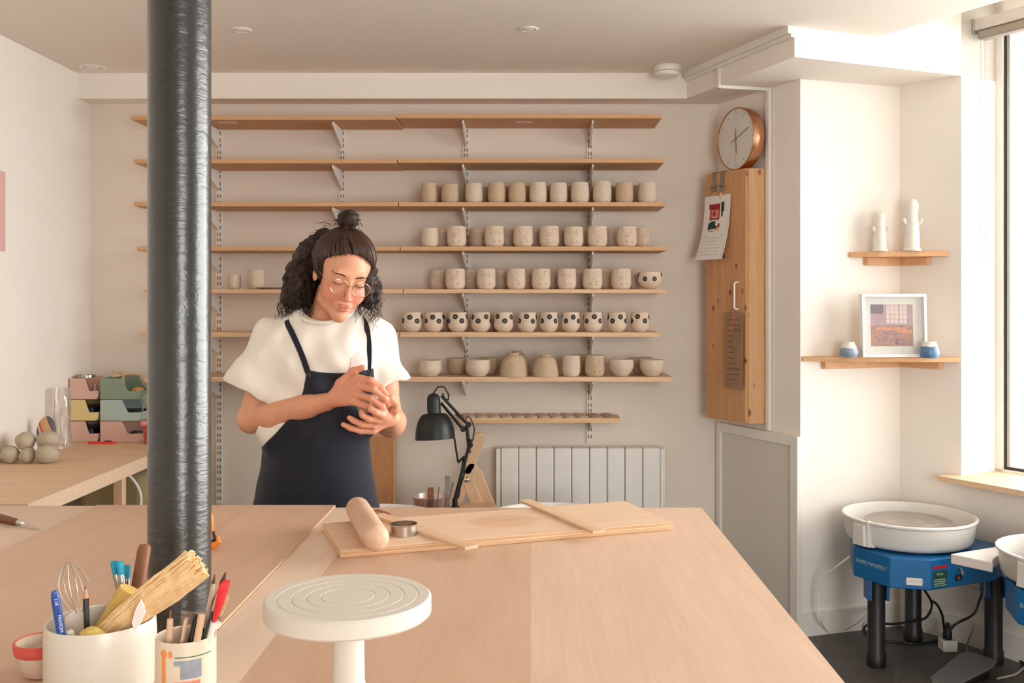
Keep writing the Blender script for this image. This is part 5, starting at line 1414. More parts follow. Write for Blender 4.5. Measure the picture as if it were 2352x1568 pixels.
CP = [(0, 0), (SR * .92, 0), (SR * .96, .004), (SR * .985, .015), (SR, .04), (SR, SH_ - .003), (SR * .98, SH_), (SR * .93, SH_ - .002), (SR * .93, .01), (0, .008)]
m = MB(); m.lathe(CP, 56); m.build('body', plain('cream_porcelain', rgb(222, 207, 184), .4, var=.01), cup)
M_OR = plain('orange_decal', rgb(236, 148, 82), .5); M_DG = plain('green_decal', rgb(60, 110, 90), .5); M_GB = plain('grey_blue_decal', rgb(150, 154, 166), .5, nscale=60, var=.08); M_SAL = plain('salmon_decal', rgb(236, 136, 116), .5)
def decal(nm, matl, shapes):
    m = MB()
    for kind, a0, z0, a1, z1 in shapes:
        if kind == 'r':
            N = 8; vs = []
            for i in range(N + 1):
                an = a0 + (a1 - a0) * i / N
                for z in (z0, z1): vs.append(((SR + .0004) * math.cos(an), (SR + .0004) * math.sin(an), z))
            m.add(vs, [(2 * i, 2 * i + 2, 2 * i + 3, 2 * i + 1) for i in range(N)])
        else: patch(m, [(0, 0)] + [(SR, 0), (SR, .2)], a0, z0, a1, .0004, 20)
    m.build(nm, matl, cup, smooth=False)
g0 = -PI / 2
decal('orange_decal', M_OR, [('r', g0 - .52, 0, g0 - .36, SH_ - .014), ('c', g0 - .44, SH_ - .014, .0055, 0), ('r', g0 - .24, SH_ - .018, g0 - .12, SH_ - .010)])
decal('green_line', M_DG, [('r', g0 - .02, SH_ - .0185, g0 + 1.25, SH_ - .0172)])
decal('grey_decal', M_GB, [('r', g0 - .06, SH_ - .028, g0 + .85, SH_ - .022), ('r', g0 + .15, SH_ - .045, g0 + .85, SH_ - .028)])
decal('salmon_decal', M_SAL, [('r', g0 - .05, SH_ - .066, g0 + .8, SH_ - .048)])
# red-rimmed bowl
bwp = X_(100, 1.42)
rb_ = thing('red_rim_bowl', 'small beige bowl with a painted red rim beside the large tool pot', 'bowl', (X_(99, 1.40), 1.40, .8894)); rb_.scale = (.94, .94, .92)
m = MB(); m.lathe([(0, 0), (.018, 0), (.026, .004), (.034, .02), (.0395, .042), (.040, .052), (.038, .053), (.036, .050), (.030, .02), (.02, .008), (0, .006)], 48); m.build('body', M_CLAYP, rb_)
m = MB(); m.lathe([(.0385, .036), (.0403, .042), (.0408, .053), (.0382, .0545), (.0370, .053)], 48); m.build('red_rim', plain('red_underglaze', rgb(212, 88, 78), .6, nscale=60, var=.1), rb_)
m = MB(); m.ball((0, 0, .018), (.031, .031, .014), 24); tag(lumpy('clay_scrap', (.026, .026, .010), 33, M_WETCLAY, (X_(96, 1.40), 1.40, .8894 + .030), .2), 'grey clay scraps lying in the red-rimmed bowl', 'clay scraps')

def tool(name, label, cat, rim, tip, parts, zbase=ZP + .010, Yr=1.33, Yt=1.33, up=0.0):
    """rim and tip are points of the tool's axis; it is continued down to the pot's floor"""
    r_ = P_(rim[0], rim[1], Yr); t_ = P_(tip[0], tip[1], Yt)
    d = (t_ - r_); k = (r_.z - zbase - up) / d.z
    b = r_ - d * k
    Lt = (t_ - b).length; dn = (t_ - b).normalized()
    root = thing(name, label, cat, b)
    M_ = dn.to_track_quat('Z', 'Y').to_matrix().to_4x4()
    # z measured from the TIP downwards (negative) -> convert
    for pn_, matl, prof_, kw in parts:
        pr2 = [(rr, Lt - zz if zz >= 0 else 0.0) for rr, zz in prof_]
        m_ = MB()
        fl = kw.get('flat')
        S_ = Matrix.Diagonal((1, fl, 1, 1)) if fl else Matrix.Identity(4)
        R_ = Matrix.Rotation(kw.get('rot', 0), 4, 'Z')
        pr2 = sorted(pr2, key=lambda a_: a_[1])
        if pr2[0][0] > 0: pr2 = [(0, pr2[0][1])] + pr2
        if pr2[-1][0] > 0: pr2 = pr2 + [(0, pr2[-1][1])]
        m_.lathe(pr2, kw.get('seg', 16), M_ @ R_ @ S_)
        m_.build(pn_, matl, root, angle=50)
    return root
M_TEAL = plain('teal_bristles', rgb(40, 146, 176), .8, nscale=200, var=.15); M_BRIS = plain('brown_bristles', rgb(92, 60, 40), .8, nscale=200, var=.2); M_TAN = plain('tan_bristles', rgb(200, 150, 112), .8, nscale=200, var=.15)
M_MAR = plain('dark_red_lacquer', rgb(86, 40, 34), .3); M_PENB = plain('blue_pen', rgb(40, 82, 160), .35, var=.05); M_GRNL = plain('dark_green_lacquer', rgb(56, 74, 62), .3)
M_FOAM = plain('mustard_foam', rgb(204, 172, 96), .95, nscale=220, var=.12, bump=.4)
E = 1e9
pen = tool('blue_pen', 'blue capped pen at the bowl side of the large pot', 'pen', (140, 1452), (125, 1357), [('barrel', M_PENB, [(.0048, -1), (.0054, .05), (.0056, .012), (.0046, .004), (.0036, 0)], {}), ('cap_clip', M_PENB, [(.0070, .004), (.0070, .034)], {'flat': .25})], Yr=1.275, Yt=1.27, up=.02)
for nm, s_, pc_, sz in (('pen_mark', '118', (129, 1382), .0062), ('pen_text', 'FRIXION', (139, 1432), .0058)):
    ax = (P_(140, 1452, 1.262) - P_(125, 1357, 1.262)).normalized()
    text(s_, sz, nm, M_WHITE, pen, frame_M(P_(pc_[0], pc_[1], 1.2645) - pen.location, ax, Vector((0, -1, 0)).cross(ax)), .0002)
tool('black_pencil', 'black wooden pencil standing upright in the large pot', 'pencil', (200, 1440), (196, 1346), [('shaft', M_BLACK, [(.0036, -1), (.0036, .016)], {'seg': 6}), ('sharpened_wood', M_TAN, [(.0034, .0155), (.0012, .003)], {}), ('lead', M_INK, [(.0012, .003), (.0002, 0)], {})], Yr=1.31, Yt=1.31)
for i, (rm, tp_, yy_) in enumerate([((283, 1400), (261, 1288), 1.385), ((288, 1400), (275, 1289), 1.372), ((290, 1400), (290, 1298), 1.388)]):
    tool('teal_brush', 'paintbrush with teal bristles in the large pot, %s of three' % ['thickest, nearest the whisk', 'middle one', 'one nearest the wooden dowel'][i], 'paintbrush', rm, tp_, [('handle', M_MAR, [(.0025, -1), (.0032, .06)], {}), ('ferrule', M_STEEL, [(.0032, .0605), (.0052, .024), (.0050, .018)], {}), ('bristles', M_TEAL, [(.0050, .0185), (.0062, .008), (.0050, 0)], {'flat': .7})], Yr=yy_, Yt=yy_ + .004, up=.01)
tool('wooden_dowel', 'thick brown wooden dowel standing in the large pot against the pillar', 'dowel', (311, 1385), (333, 1250), [('shaft', M_DARKWOOD, [(.0088, -1), (.0092, .01), (.0085, .003), (.006, 0)], {'seg': 24})], Yr=1.372, Yt=1.40, up=.01)
tool('foam_roller', 'mustard yellow foam roll leaning out of the large pot', 'foam roll', (256, 1430), (301, 1354), [('foam', M_FOAM, [(.0165, -1), (.0168, .003), (.0155, 0)], {'seg': 32})], Yr=1.35, Yt=1.355, up=.035)
# straw brush
r_ = P_(283, 1424, 1.316); t_ = P_(460, 1290, 1.312); dn = (t_ - r_).normalized(); b = r_ - dn * .055
sb = thing('straw_brush', 'bundled straw brush leaning across in front of the pillar', 'brush', b)
M_STR = wood('straw', rgb(246, 218, 172), rgb(228, 190, 138), (60, 60, 60), rough=.8)
Lt = (t_ - b).length; side = dn.cross(Vector((0, 1, 0))).normalized(); dep = dn.cross(side).normalized(); rn = random.Random(7)
m = MB(); core = MB()
for k in range(200):
    a_ = rn.uniform(-1, 1); c_ = rn.uniform(-1, 1) * math.sqrt(max(0, 1 - a_ * a_))
    w0 = .010; w1 = .0205; L0 = Lt * rn.uniform(.93, 1.0); pts = []
    ph = rn.uniform(0, 6); am = rn.uniform(.0006, .0024)
    for j in range(8):
        u_ = j / 7; w_ = w0 + (w1 - w0) * min(1, u_ * 1.5)
        pts.append(dn * (L0 * u_) + side * (a_ * w_ + am * math.sin(ph + u_ * 9)) + dep * (c_ * w_ * .62 + am * math.cos(ph + u_ * 7)))
    m.tube(pts, .0015, 5)
m.build('straws', M_STR, sb, smooth=True)
core.rings([[tuple(dn * (Lt * u_) + side * ((.0088 + .010 * min(1, u_ * 1.5)) * math.cos(2 * PI * k / 16)) + dep * ((.0055 + .006 * min(1, u_ * 1.5)) * math.sin(2 * PI * k / 16))) for k in range(16)] for u_ in (0, .2, .4, .65, .9, .93)])
core.build('core', M_STR, sb)
# whisk
r_ = P_(184, 1430, 1.345); wt = P_(157, 1284, 1.345)
wk = thing('wire_whisk', 'small wire balloon whisk standing in the large pot', 'whisk', (r_.x, r_.y, ZP + .010))
base = Vector((r_.x, r_.y, ZP + .014)); M_WIRE = plain('dull_wire', rgb(196, 186, 174), .35, metal=.7)
hb = P_(184, 1420, 1.345)
for k in range(4):
    an = PI * k / 4 + .25; pts = []
    for j in range(29):
        u_ = j / 28; s_ = math.sin(PI * u_); xx = .0195 * math.sin(2 * PI * u_) * (abs(math.sin(PI * u_)) ** .15)
        zz = (1 - math.cos(2 * PI * u_)) / 2
        p_ = hb.lerp(wt, zz); wdt = .0205 * math.sin(PI * min(1, zz ** 1.25 * .97)) ** .7 * (1 if u_ < .5 else -1) if zz > 0 else 0
        pts.append(p_ + Vector((math.cos(an), math.sin(an), 0)) * wdt - base)
    MB().tube(pts, .0007, 6).build('wire_loop', M_WIRE, wk)
MB().tube([Vector((0, 0, 0)), hb - base], .004, 12).build('handle', M_STEEL, wk)
# scraper, palette knife, sponge, white cap
def sheet_poly(name, label, cat, pix, Y, th, matl, tilt=0.0):
    P3 = [P_(u, v, Y + tilt * (v - pix[0][1])) for u, v in pix]; c_ = sum(P3, Vector()) / len(P3)
    n_ = len(P3); m_ = MB(); m_.add([p_ - c_ for p_ in P3] + [p_ - c_ + Vector((0, th, 0)) for p_ in P3], [tuple(range(n_)), tuple(range(2 * n_ - 1, n_ - 1, -1))] + [(i, n_ + i, n_ + (i + 1) % n_, (i + 1) % n_) for i in range(n_)])
    return tag(m_.build(name, matl, loc=c_, smooth=False, bevel=th * .25), label, cat)
sheet_poly('plastic_scraper', 'pale square plastic scraper standing in the large pot below the whisk', 'scraper', [(150, 1418), (172, 1398), (198, 1410), (205, 1470), (160, 1500), (145, 1470)], 1.335, .002, plain('pale_pink_plastic', rgb(230, 214, 202), .5))
sheet_poly('white_spatula', 'white leaf-shaped plastic spatula before the straw brush', 'spatula', [(323, 1376), (331, 1392), (333, 1408), (322, 1432), (308, 1452), (302, 1430), (310, 1400)], 1.288, .003, plain('white_spatula_plastic', rgb(240, 230, 226), .45, var=.01))
tag(lumpy('yellow_sponge', (.018, .014, .012), 5, plain('yellow_sponge', rgb(226, 196, 110), .9, nscale=90, var=.15), P_(212, 1462, 1.285)), 'small yellow sponge just inside the rim of the large pot', 'sponge')
tool('white_pen', 'white capped pen end poking above the rim of the large pot', 'pen', (164, 1470), (160, 1449), [('barrel', M_WHITE, [(.005, -1), (.0052, .006), (.0045, .001), (.002, 0)], {})], Yr=1.285, Yt=1.28)
# tools in the slim cup
cz = ZP + .010
def ct(*a_, **k_): k_.setdefault('Yr', 1.28); k_.setdefault('Yt', 1.28); return tool(*a_, **k_)
M_TOOLW = plain('pale_tool_wood', rgb(216, 182, 150), .55)
ct('needle_tool', 'wooden-handled needle tool nearest the large pot in the slim cup', 'needle tool', (389, 1478), (391, 1419), [('handle', M_TOOLW, [(.0040, -1), (.0042, .012), (.0036, .001), (.0016, 0)], {}), ('needle', M_STEEL, [(.0011, 0), (.0008, -.0)], {})], Yr=1.262, Yt=1.262, up=.01)
n_ = P_(391, 1419, 1.262); tag(MB().tube([(0, 0, 0), (.0002, 0, .0095)], [.0016, .0013], 8).build('ferrule_pin', M_DARKWOOD, loc=n_), 'short brown pin on the needle tool top', 'pin')
ct('wood_spatula', 'flat pale wooden modelling tool in the slim cup', 'modelling tool', (418, 1478), (428, 1420), [('blade', M_TOOLW, [(.005, -1), (.0055, .02), (.006, .003), (.005, 0)], {'flat': .4})], Yr=1.258, Yt=1.258, up=.01)
sheet_poly('clear_rib', 'clear plastic rib standing behind the modelling tool in the slim cup', 'rib', [(416, 1404), (452, 1406), (448, 1440), (440, 1480), (412, 1480)], 1.272, .0015, M_CLEAR)
ct('knurled_tool', 'black knurled metal tool in the slim cup', 'tool', (437, 1477), (452, 1412), [('grip', M_BLACKM, [(.0035, -1), (.0042, .05), (.0035, .04), (.0042, .03), (.0035, .02), (.0040, .01), (.003, 0)], {})], Yr=1.262, Yt=1.266, up=.01)
ct('wooden_stick', 'plain round wooden stick in the middle of the slim cup', 'stick', (452, 1474), (464, 1408), [('shaft', M_BEECH, [(.0045, -1), (.0046, .003), (.0035, 0)], {})], Yr=1.256, Yt=1.256, up=.012)
ct('paintbrush', 'tall dark green paintbrush with pointed brown tip in the slim cup', 'paintbrush', (470, 1470), (519, 1312), [('handle', M_GRNL, [(.0022, -1), (.0042, .07), (.0036, .052)], {}), ('ferrule', M_STEEL, [(.0036, .053), (.0030, .022)], {}), ('bristles', M_BRIS, [(.0030, .0225), (.0036, .014), (.0014, .003), (.0002, 0)], {})], Yr=1.27, Yt=1.272, up=.01)
ct('paintbrush', 'slim paintbrush with pale ferrule just before the pillar edge', 'paintbrush', (466, 1462), (494, 1318), [('handle', M_MAR, [(.0018, -1), (.0028, .07)], {}), ('ferrule', M_CLAYP, [(.0028, .07), (.0026, .012)], {}), ('bristles', M_BRIS, [(.0024, .012), (.0003, 0)], {})], Yr=1.29, Yt=1.29, up=.01)
ct('rubber_scraper', 'bright red rubber-tipped shaper in the slim cup', 'shaper', (484, 1455), (518, 1336), [('handle', M_WHITE, [(.0035, -1), (.0042, .058), (.0045, .054)], {}), ('red_tip', plain('red_rubber', rgb(216, 32, 44), .5), [(.0045, .054), (.0075, .036), (.0105, .014), (.0115, .006), (.009, 0)], {'flat': .4})], Yr=1.268, Yt=1.262, up=.01)
ct('flat_brush', 'wide tan flat brush at the outer side of the slim cup', 'paintbrush', (490, 1452), (522, 1368), [('handle', M_BEECH, [(.003, -1), (.0045, .05)], {}), ('ferrule', M_STEEL, [(.0046, .052), (.0062, .026)], {'flat': .5}), ('bristles', M_TAN, [(.0062, .0265), (.0068, .004), (.0062, 0)], {'flat': .45})], Yr=1.285, Yt=1.288, up=.01)
ct('slim_brush', 'slim steel-ferruled brush beside the red shaper', 'paintbrush', (479, 1460), (507, 1370), [('handle', M_TOOLW, [(.0025, -1), (.0034, .03)], {}), ('ferrule', M_CHROME, [(.0034, .031), (.0030, .0)], {})], Yr=1.282, Yt=1.284, up=.01)
ct('ball_stylus', 'white ball-headed stylus leaning on the slim cup rim', 'stylus', (492, 1458), (500, 1430), [('shaft', M_TOOLW, [(.0022, -1), (.0022, .004)], {}), ('ball', M_WHITE, [(0, .008), (.0035, .007), (.0050, .003), (.0048, 0), (.0034, -.0), (.0, 0)], {})], Yr=1.279, Yt=1.276, up=.03)
sheet_poly('wooden_rib', 'small reddish wooden rib behind the red shaper', 'rib', [(474, 1405), (500, 1352), (505, 1358), (486, 1420), (474, 1470), (464, 1470)], 1.292, .003, plain('red_brown_wood', rgb(190, 116, 84), .6))
# ================================================================== the person
def smin(a, b, k):
    h = np.clip(0.5 + 0.5 * (b - a) / k, 0, 1)
    return b + (a - b) * h - k * h * (1 - h)
def smax(a, b, k): return -smin(-a, -b, k)
def ell(x, y, z, c, r, R=None):
    dx, dy, dz = x - c[0], y - c[1], z - c[2]
    if R is not None:
        dx, dy, dz = (R[0][0]*dx + R[1][0]*dy + R[2][0]*dz, R[0][1]*dx + R[1][1]*dy + R[2][1]*dz, R[0][2]*dx + R[1][2]*dy + R[2][2]*dz)
    k0 = np.sqrt((dx / r[0])**2 + (dy / r[1])**2 + (dz / r[2])**2) + 1e-9
    k1 = np.sqrt((dx / r[0]**2)**2 + (dy / r[1]**2)**2 + (dz / r[2]**2)**2) + 1e-9
    return k0 * (k0 - 1) / k1
def cap(x, y, z, a, b, r1, r2):
    ba = np.array(b, float) - np.array(a, float)
    px_, py_, pz_ = x - a[0], y - a[1], z - a[2]
    h = np.clip((px_ * ba[0] + py_ * ba[1] + pz_ * ba[2]) / (ba @ ba + 1e-12), 0, 1)
    return np.sqrt((px_ - ba[0] * h)**2 + (py_ - ba[1] * h)**2 + (pz_ - ba[2] * h)**2) - (r1 + (r2 - r1) * h)
def nets(V, o, h):
    ins = V < 0
    c = np.zeros(tuple(s - 1 for s in V.shape), np.uint8)
    for i in (0, 1):
        for j in (0, 1):
            for k in (0, 1):
                c += ins[i:i + c.shape[0], j:j + c.shape[1], k:k + c.shape[2]]
    act = (c > 0) & (c < 8)
    idx = np.full(c.shape, -1, np.int32)
    cells = np.argwhere(act); idx[act] = np.arange(len(cells))
    acc = np.zeros((len(cells), 3)); cnt = np.zeros(len(cells))
    cor = [(i, j, k) for i in (0, 1) for j in (0, 1) for k in (0, 1)]
    for a in cor:
        for ax in range(3):
            if a[ax]: continue
            b = list(a); b[ax] = 1
            va = V[cells[:, 0] + a[0], cells[:, 1] + a[1], cells[:, 2] + a[2]]; vb = V[cells[:, 0] + b[0], cells[:, 1] + b[1], cells[:, 2] + b[2]]
            m = (va < 0) != (vb < 0)
            t = np.where(m, va / np.where(va == vb, 1, va - vb), 0)
            p = np.tile(np.array(a, float), (len(cells), 1)); p[:, ax] += t
            acc += p * m[:, None]; cnt += m
    pos = (cells + acc / cnt[:, None]) * h + np.array(o)
    faces = []
    for ax in range(3):
        e = [0, 0, 0]; e[ax] = 1
        sl0 = tuple(slice(0, -1) if i == ax else slice(1, -1) for i in range(3)); sl1 = tuple(slice(1, None) if i == ax else slice(1, -1) for i in range(3))
        A_ = ins[sl0]; B_ = ins[sl1]
        for flip in (False, True):
            ed = np.argwhere((A_ & ~B_) if not flip else (~A_ & B_))
            if not len(ed): continue
            off = np.array([0 if i == ax else 1 for i in range(3)]); ed = ed + off
            u, v = [i for i in range(3) if i != ax]
            if ax == 1: u, v = v, u
            d = [np.zeros(3, int) for _ in range(4)]
            d[1][u] = -1; d[2][u] = -1; d[2][v] = -1; d[3][v] = -1
            q_ = np.stack([idx[tuple((ed + k).T)] for k in d], 1)
            faces.append(q_[:, ::-1] if flip else q_)
    f = np.concatenate(faces)
    return pos, f[(f >= 0).all(1)]
def grid(lo, hi, h):
    ax = [np.arange(lo[i], hi[i], h) for i in range(3)]
    return ax
class Field:
    def __init__(s, lo, hi, h):
        s.lo, s.h = lo, h; s.ax = [np.arange(lo[i], hi[i], h, dtype=np.float32) for i in range(3)]
        s.V = np.full(tuple(len(a) for a in s.ax), 1.0, np.float32)
    def region(s, lo, hi):
        sl = []
        for i in range(3):
            a = int(np.searchsorted(s.ax[i], lo[i])); b = int(np.searchsorted(s.ax[i], hi[i])); sl.append(slice(max(0, a), max(a + 1, b)))
        sl = tuple(sl)
        return sl, s.ax[0][sl[0]][:, None, None], s.ax[1][sl[1]][None, :, None], s.ax[2][sl[2]][None, None, :]
    def op(s, fn, lo, hi, k=0.01, mode='u'):
        sl, x, y, z = s.region(lo, hi); d = fn(x, y, z).astype(np.float32)
        v = s.V[sl]
        s.V[sl] = smin(v, d, k) if mode == 'u' else smax(v, -d, k)
    def cap(s, a, b, r1, r2, k=0.01, mode='u'):
        m = max(r1, r2) + .025 + k
        s.op(lambda x, y, z: cap(x, y, z, a, b, r1, r2), [min(a[i], b[i]) - m for i in range(3)], [max(a[i], b[i]) + m for i in range(3)], k, mode)
    def ell(s, c, r, R=None, k=0.01, mode='u'):
        m = max(r) + .025 + k
        s.op(lambda x, y, z: ell(x, y, z, c, r, R), [c[i] - m for i in range(3)], [c[i] + m for i in range(3)], k, mode)
    def mesh(s, name, mat_, parent=None, origin=(0, 0, 0), smooth_it=2):
        pos, f = nets(s.V, s.lo, s.h)
        # light Laplacian smoothing
        for _ in range(smooth_it):
            acc = np.zeros_like(pos); n = np.zeros(len(pos))
            for a, b in ((0, 1), (1, 2), (2, 3), (3, 0)):
                np.add.at(acc, f[:, a], pos[f[:, b]]); np.add.at(n, f[:, a], 1); np.add.at(acc, f[:, b], pos[f[:, a]]); np.add.at(n, f[:, b], 1)
            n[n == 0] = 1
            pos = pos * .5 + acc / n[:, None] * .5
        pos = pos - np.array(origin)
        me = bpy.data.meshes.new(name)
        me.vertices.add(len(pos)); me.vertices.foreach_set('co', pos.astype(np.float32).ravel())
        me.loops.add(len(f) * 4); me.loops.foreach_set('vertex_index', f.astype(np.int32).ravel())
        me.polygons.add(len(f)); me.polygons.foreach_set('loop_start', np.arange(0, len(f) * 4, 4, dtype=np.int32))
        me.update(calc_edges=True); me.validate()
        me.polygons.foreach_set('use_smooth', [True] * len(me.polygons))
        me.materials.append(mat_)
        o = bpy.data.objects.new(name, me); COL.objects.link(o)
        if parent: o.parent = parent
        return o, pos

OR = Vector((-0.60, 2.80, 0))          # the person's ground point
# head frame
psi, th, rl = math.radians(24), math.radians(23), math.radians(9)
fw_ = Vector((math.sin(psi) * math.cos(th), -math.cos(psi) * math.cos(th), -math.sin(th)))
hx = Vector((math.cos(psi), math.sin(psi), 0)); hu = -(hx.cross(fw_)).normalized()
rq = Matrix.Rotation(rl, 3, fw_)       # roll about the facing direction
hx = rq @ hx; hu = rq @ hu
if (rq @ Vector((0, 0, 1))).x < 0:
    rq = Matrix.Rotation(-rl, 3, fw_); hx = Vector((math.cos(psi), math.sin(psi), 0)); hu = -(hx.cross(fw_)).normalized(); hx = rq @ hx; hu = rq @ hu
HO = Vector((-0.518, 2.731, 1.492))
HR = Matrix((hx, -fw_, hu)).transposed()      # columns: local x, y(back), z(up)
HRn = np.array(HR)
def hp(x, y, z): return HO + HR @ Vector((x, y, z))
S_ = 0.97
def HL(x, y, z): return tuple(hp(x * S_, y * S_, z * S_))

def arm_pts():
    return dict(
        Rs=(-.716, 2.788, 1.306), Re=(-.783, 2.785, 1.084), Rw=(-.552, 2.672, 1.143),
        Ls=(-.452, 2.852, 1.306), Le=(-.408, 2.880, 1.060), Lw=(-.380, 2.688, 1.098))
AP = arm_pts()
def lerp3(a, b, t): return tuple(a[i] + (b[i] - a[i]) * t for i in range(3))

# ---- the body: one surface
BF = Field((-.90, 2.50, 0.98), (-.28, 2.98, 1.64), 0.0023)
# torso inside the clothes, neck
BF.ell((-.592, 2.812, 1.24), (.125, .085, .14), k=.02); BF.ell((-.600, 2.812, 1.08), (.115, .085, .16), k=.03)
BF.cap((-.70, 2.785, 1.315), (-.47, 2.842, 1.315), .040, .040, k=.03)
BF.cap((-.585, 2.825, 1.34), HL(0, .030, -.075), .054, .047, k=.03)
# head
def H_ell(c, r, k=.012, mode='u'): BF.ell(HL(*c), tuple(q * S_ for q in r), HRn, k, mode)
def H_cap(a, b, r1, r2, k=.008, mode='u'): BF.cap(HL(*a), HL(*b), r1 * S_, r2 * S_, k, mode)
H_ell((0, .012, .030), (.073, .091, .078)); H_ell((0, -.026, -.038), (.0575, .060, .076), k=.02)
H_cap((-.034, -.020, -.078), (0, -.066, -.104), .022, .016, k=.02); H_cap((.034, -.020, -.078), (0, -.066, -.104), .022, .016, k=.02)
H_ell((0, -.070, -.101), (.020, .017, .014), k=.012)
for s in (-1, 1): H_ell((s * .034, -.056, -.040), (.025, .024, .027), k=.018)
H_cap((-.034, -.070, .020), (.034, -.070, .020), .012, .012, k=.014)
for s in (-1, 1): H_ell((s * .033, -.101, .000), (.019, .016, .013), k=.012, mode='s')
for s in (-1, 1): H_ell((s * .031, -.0715, -.002), (.0145, .0135, .0125), k=.004)
H_cap((0, -.079, .012), (0, -.101, -.036), .0060, .0085, k=.010)
H_ell((0, -.104, -.041), (.0085, .008, .0075), k=.006)
for s in (-1, 1): H_ell((s * .0115, -.0935, -.0435), (.0065, .008, .006), k=.005)
H_ell((0, -.081, -.0705), (.024, .012, .014), k=.010)
for s in (-1, 1): H_ell((s * .0070, -.0945, -.0655), (.0105, .0052, .0042), k=.003)
H_ell((0, -.0925, -.0760), (.0155, .0054, .0045), k=.003)
H_cap((-.019, -.098, -.0705), (.019, -.098, -.0705), .0018, .0018, k=.002, mode='s')
for s in (-1, 1):
    H_ell((s * .071, .010, -.012), (.0085, .018, .030), k=.006); H_ell((s * .080, .008, -.008), (.006, .010, .018), k=.004, mode='s')
# arms (upper arm, forearm with its belly, wrist)
def arm(s, e, w, k=.018):
    BF.cap(s, lerp3(s, e, .55), .039, .040, k); BF.cap(lerp3(s, e, .45), e, .041, .036, k)
    BF.cap(e, lerp3(e, w, .30), .037, .0400, k); BF.cap(lerp3(e, w, .30), lerp3(e, w, .75), .0395, .029, k); BF.cap(lerp3(e, w, .7), w, .0295, .0245, k)
arm(AP['Rs'], AP['Re'], AP['Rw']); arm(AP['Ls'], AP['Le'], AP['Lw'])
def chain(pts, rs, k=.004):
    for a, b, r1, r2 in zip(pts, pts[1:], rs, rs[1:]): BF.cap(a, b, r1, r2, k)
# right hand, thumb up, back of the hand to the camera
Rw = AP['Rw']
RK = [(-.460, 2.616, 1.212), (-.455, 2.607, 1.192), (-.460, 2.606, 1.171), (-.468, 2.611, 1.151)]
for kn_ in RK: BF.cap(lerp3(Rw, kn_, .12), kn_, .0150, .0112, .010)
RF = [[(-.421, 2.600, 1.207), (-.394, 2.608, 1.186), (-.384, 2.624, 1.168)], [(-.412, 2.590, 1.184), (-.384, 2.598, 1.160), (-.377, 2.617, 1.142)],
      [(-.418, 2.590, 1.161), (-.390, 2.598, 1.138), (-.384, 2.617, 1.122)], [(-.432, 2.598, 1.140), (-.408, 2.605, 1.122), (-.403, 2.620, 1.110)]]
for kn_, fs in zip(RK, RF): chain([kn_] + fs, [.0105, .0090, .0082, .0070])
chain([lerp3(Rw, RK[0], .25), (-.508, 2.640, 1.195), (-.474, 2.634, 1.228), (-.446, 2.628, 1.238)], [.0150, .0125, .0098, .0080], .008)
# left hand, palm up, fingers towards the right elbow
Lw = AP['Lw']
LK = [(-.393, 2.600, 1.116), (-.405, 2.607, 1.103), (-.417, 2.618, 1.088), (-.420, 2.632, 1.072)]
for kn_ in LK: BF.cap(lerp3(Lw, kn_, .12), kn_, .0150, .0105, .010)
LF = [[(-.406, 2.584, 1.126), (-.418, 2.582, 1.134), (-.422, 2.590, 1.142)], [(-.425, 2.590, 1.108), (-.439, 2.582, 1.118), (-.443, 2.584, 1.126)], [(-.444, 2.602, 1.092), (-.464, 2.592, 1.103), (-.474, 2.586, 1.111)], [(-.449, 2.618, 1.073), (-.475, 2.606, 1.082), (-.492, 2.598, 1.092)]]
for kn_, fs in zip(LK, LF): chain([kn_] + fs, [.0103, .0090, .0080, .0068])
chain([lerp3(Lw, LK[0], .2), (-.366, 2.650, 1.126), (-.362, 2.628, 1.146), (-.370, 2.610, 1.160)], [.0150, .0120, .0096, .0080], .008)

def skin_mat():
    t = NT('skin')
    at = t.n('ShaderNodeAttribute', attribute_name='tint')
    v = t.coord(); n = t.noise(v, 25, 4)
    mm = t.n('ShaderNodeMixRGB', blend_type='MULTIPLY'); mm.inputs[0].default_value = 1
    t.l(at.outputs[0], mm.inputs[1]); t.l(t.ramp(n, [(.3, (.95, .93, .92, 1)), (.7, (1.03, 1.03, 1.03, 1))]), mm.inputs[2])
    t.l(mm.outputs[0], t.b.inputs['Base Color'])
    t.b.inputs['Roughness'].default_value = .5
    t.b.inputs['Subsurface Weight'].default_value = .12
    t.b.inputs['Subsurface Radius'].default_value = (.01, .004, .002)
    t.b.inputs['Subsurface Scale'].default_value = .5
    t.bump(t.noise(v, 500, 2), .05, .0005)
    return t.m
person, bpos = BF.mesh('person', skin_mat(), origin=tuple(OR), smooth_it=2)
person.location = OR
tag(person, 'woman in white t-shirt and navy dungarees shaping clay in her hands', 'person')
wp = bpos + np.array(OR)
loc = (wp - np.array(HO)) @ HRn / S_        # head-local coordinates
col = np.tile(np.array(rgb(210, 152, 120)[:3]), (len(wp), 1))
def blend(mask, c):
    global col
    col = col * (1 - mask[:, None]) + np.array(c[:3]) * mask[:, None]
def gm(c, r, soft=.35):
    d = np.sqrt((((loc - np.array(c)) / np.array(r)) ** 2).sum(1)); return np.clip((1 + soft - d) / soft, 0, 1)
inhead = (loc[:, 2] > -.14).astype(float) * (np.abs(loc[:, 0]) < .1)
blend(.45 * inhead * np.maximum(gm((.036, -.07, -.036), (.022, .04, .020), .9), gm((-.036, -.07, -.036), (.022, .04, .020), .9)), rgb(212, 124, 104))
blend(.5 * gm((0, -.105, -.042), (.012, .014, .010), .8), rgb(206, 112, 96))
blend(.9 * np.maximum.reduce([gm((.008, -.094, -.0655), (.011, .014, .0042), .3), gm((-.008, -.094, -.0655), (.011, .014, .0042), .3), gm((0, -.094, -.0760), (.0155, .014, .0048), .3)]), rgb(196, 112, 98))
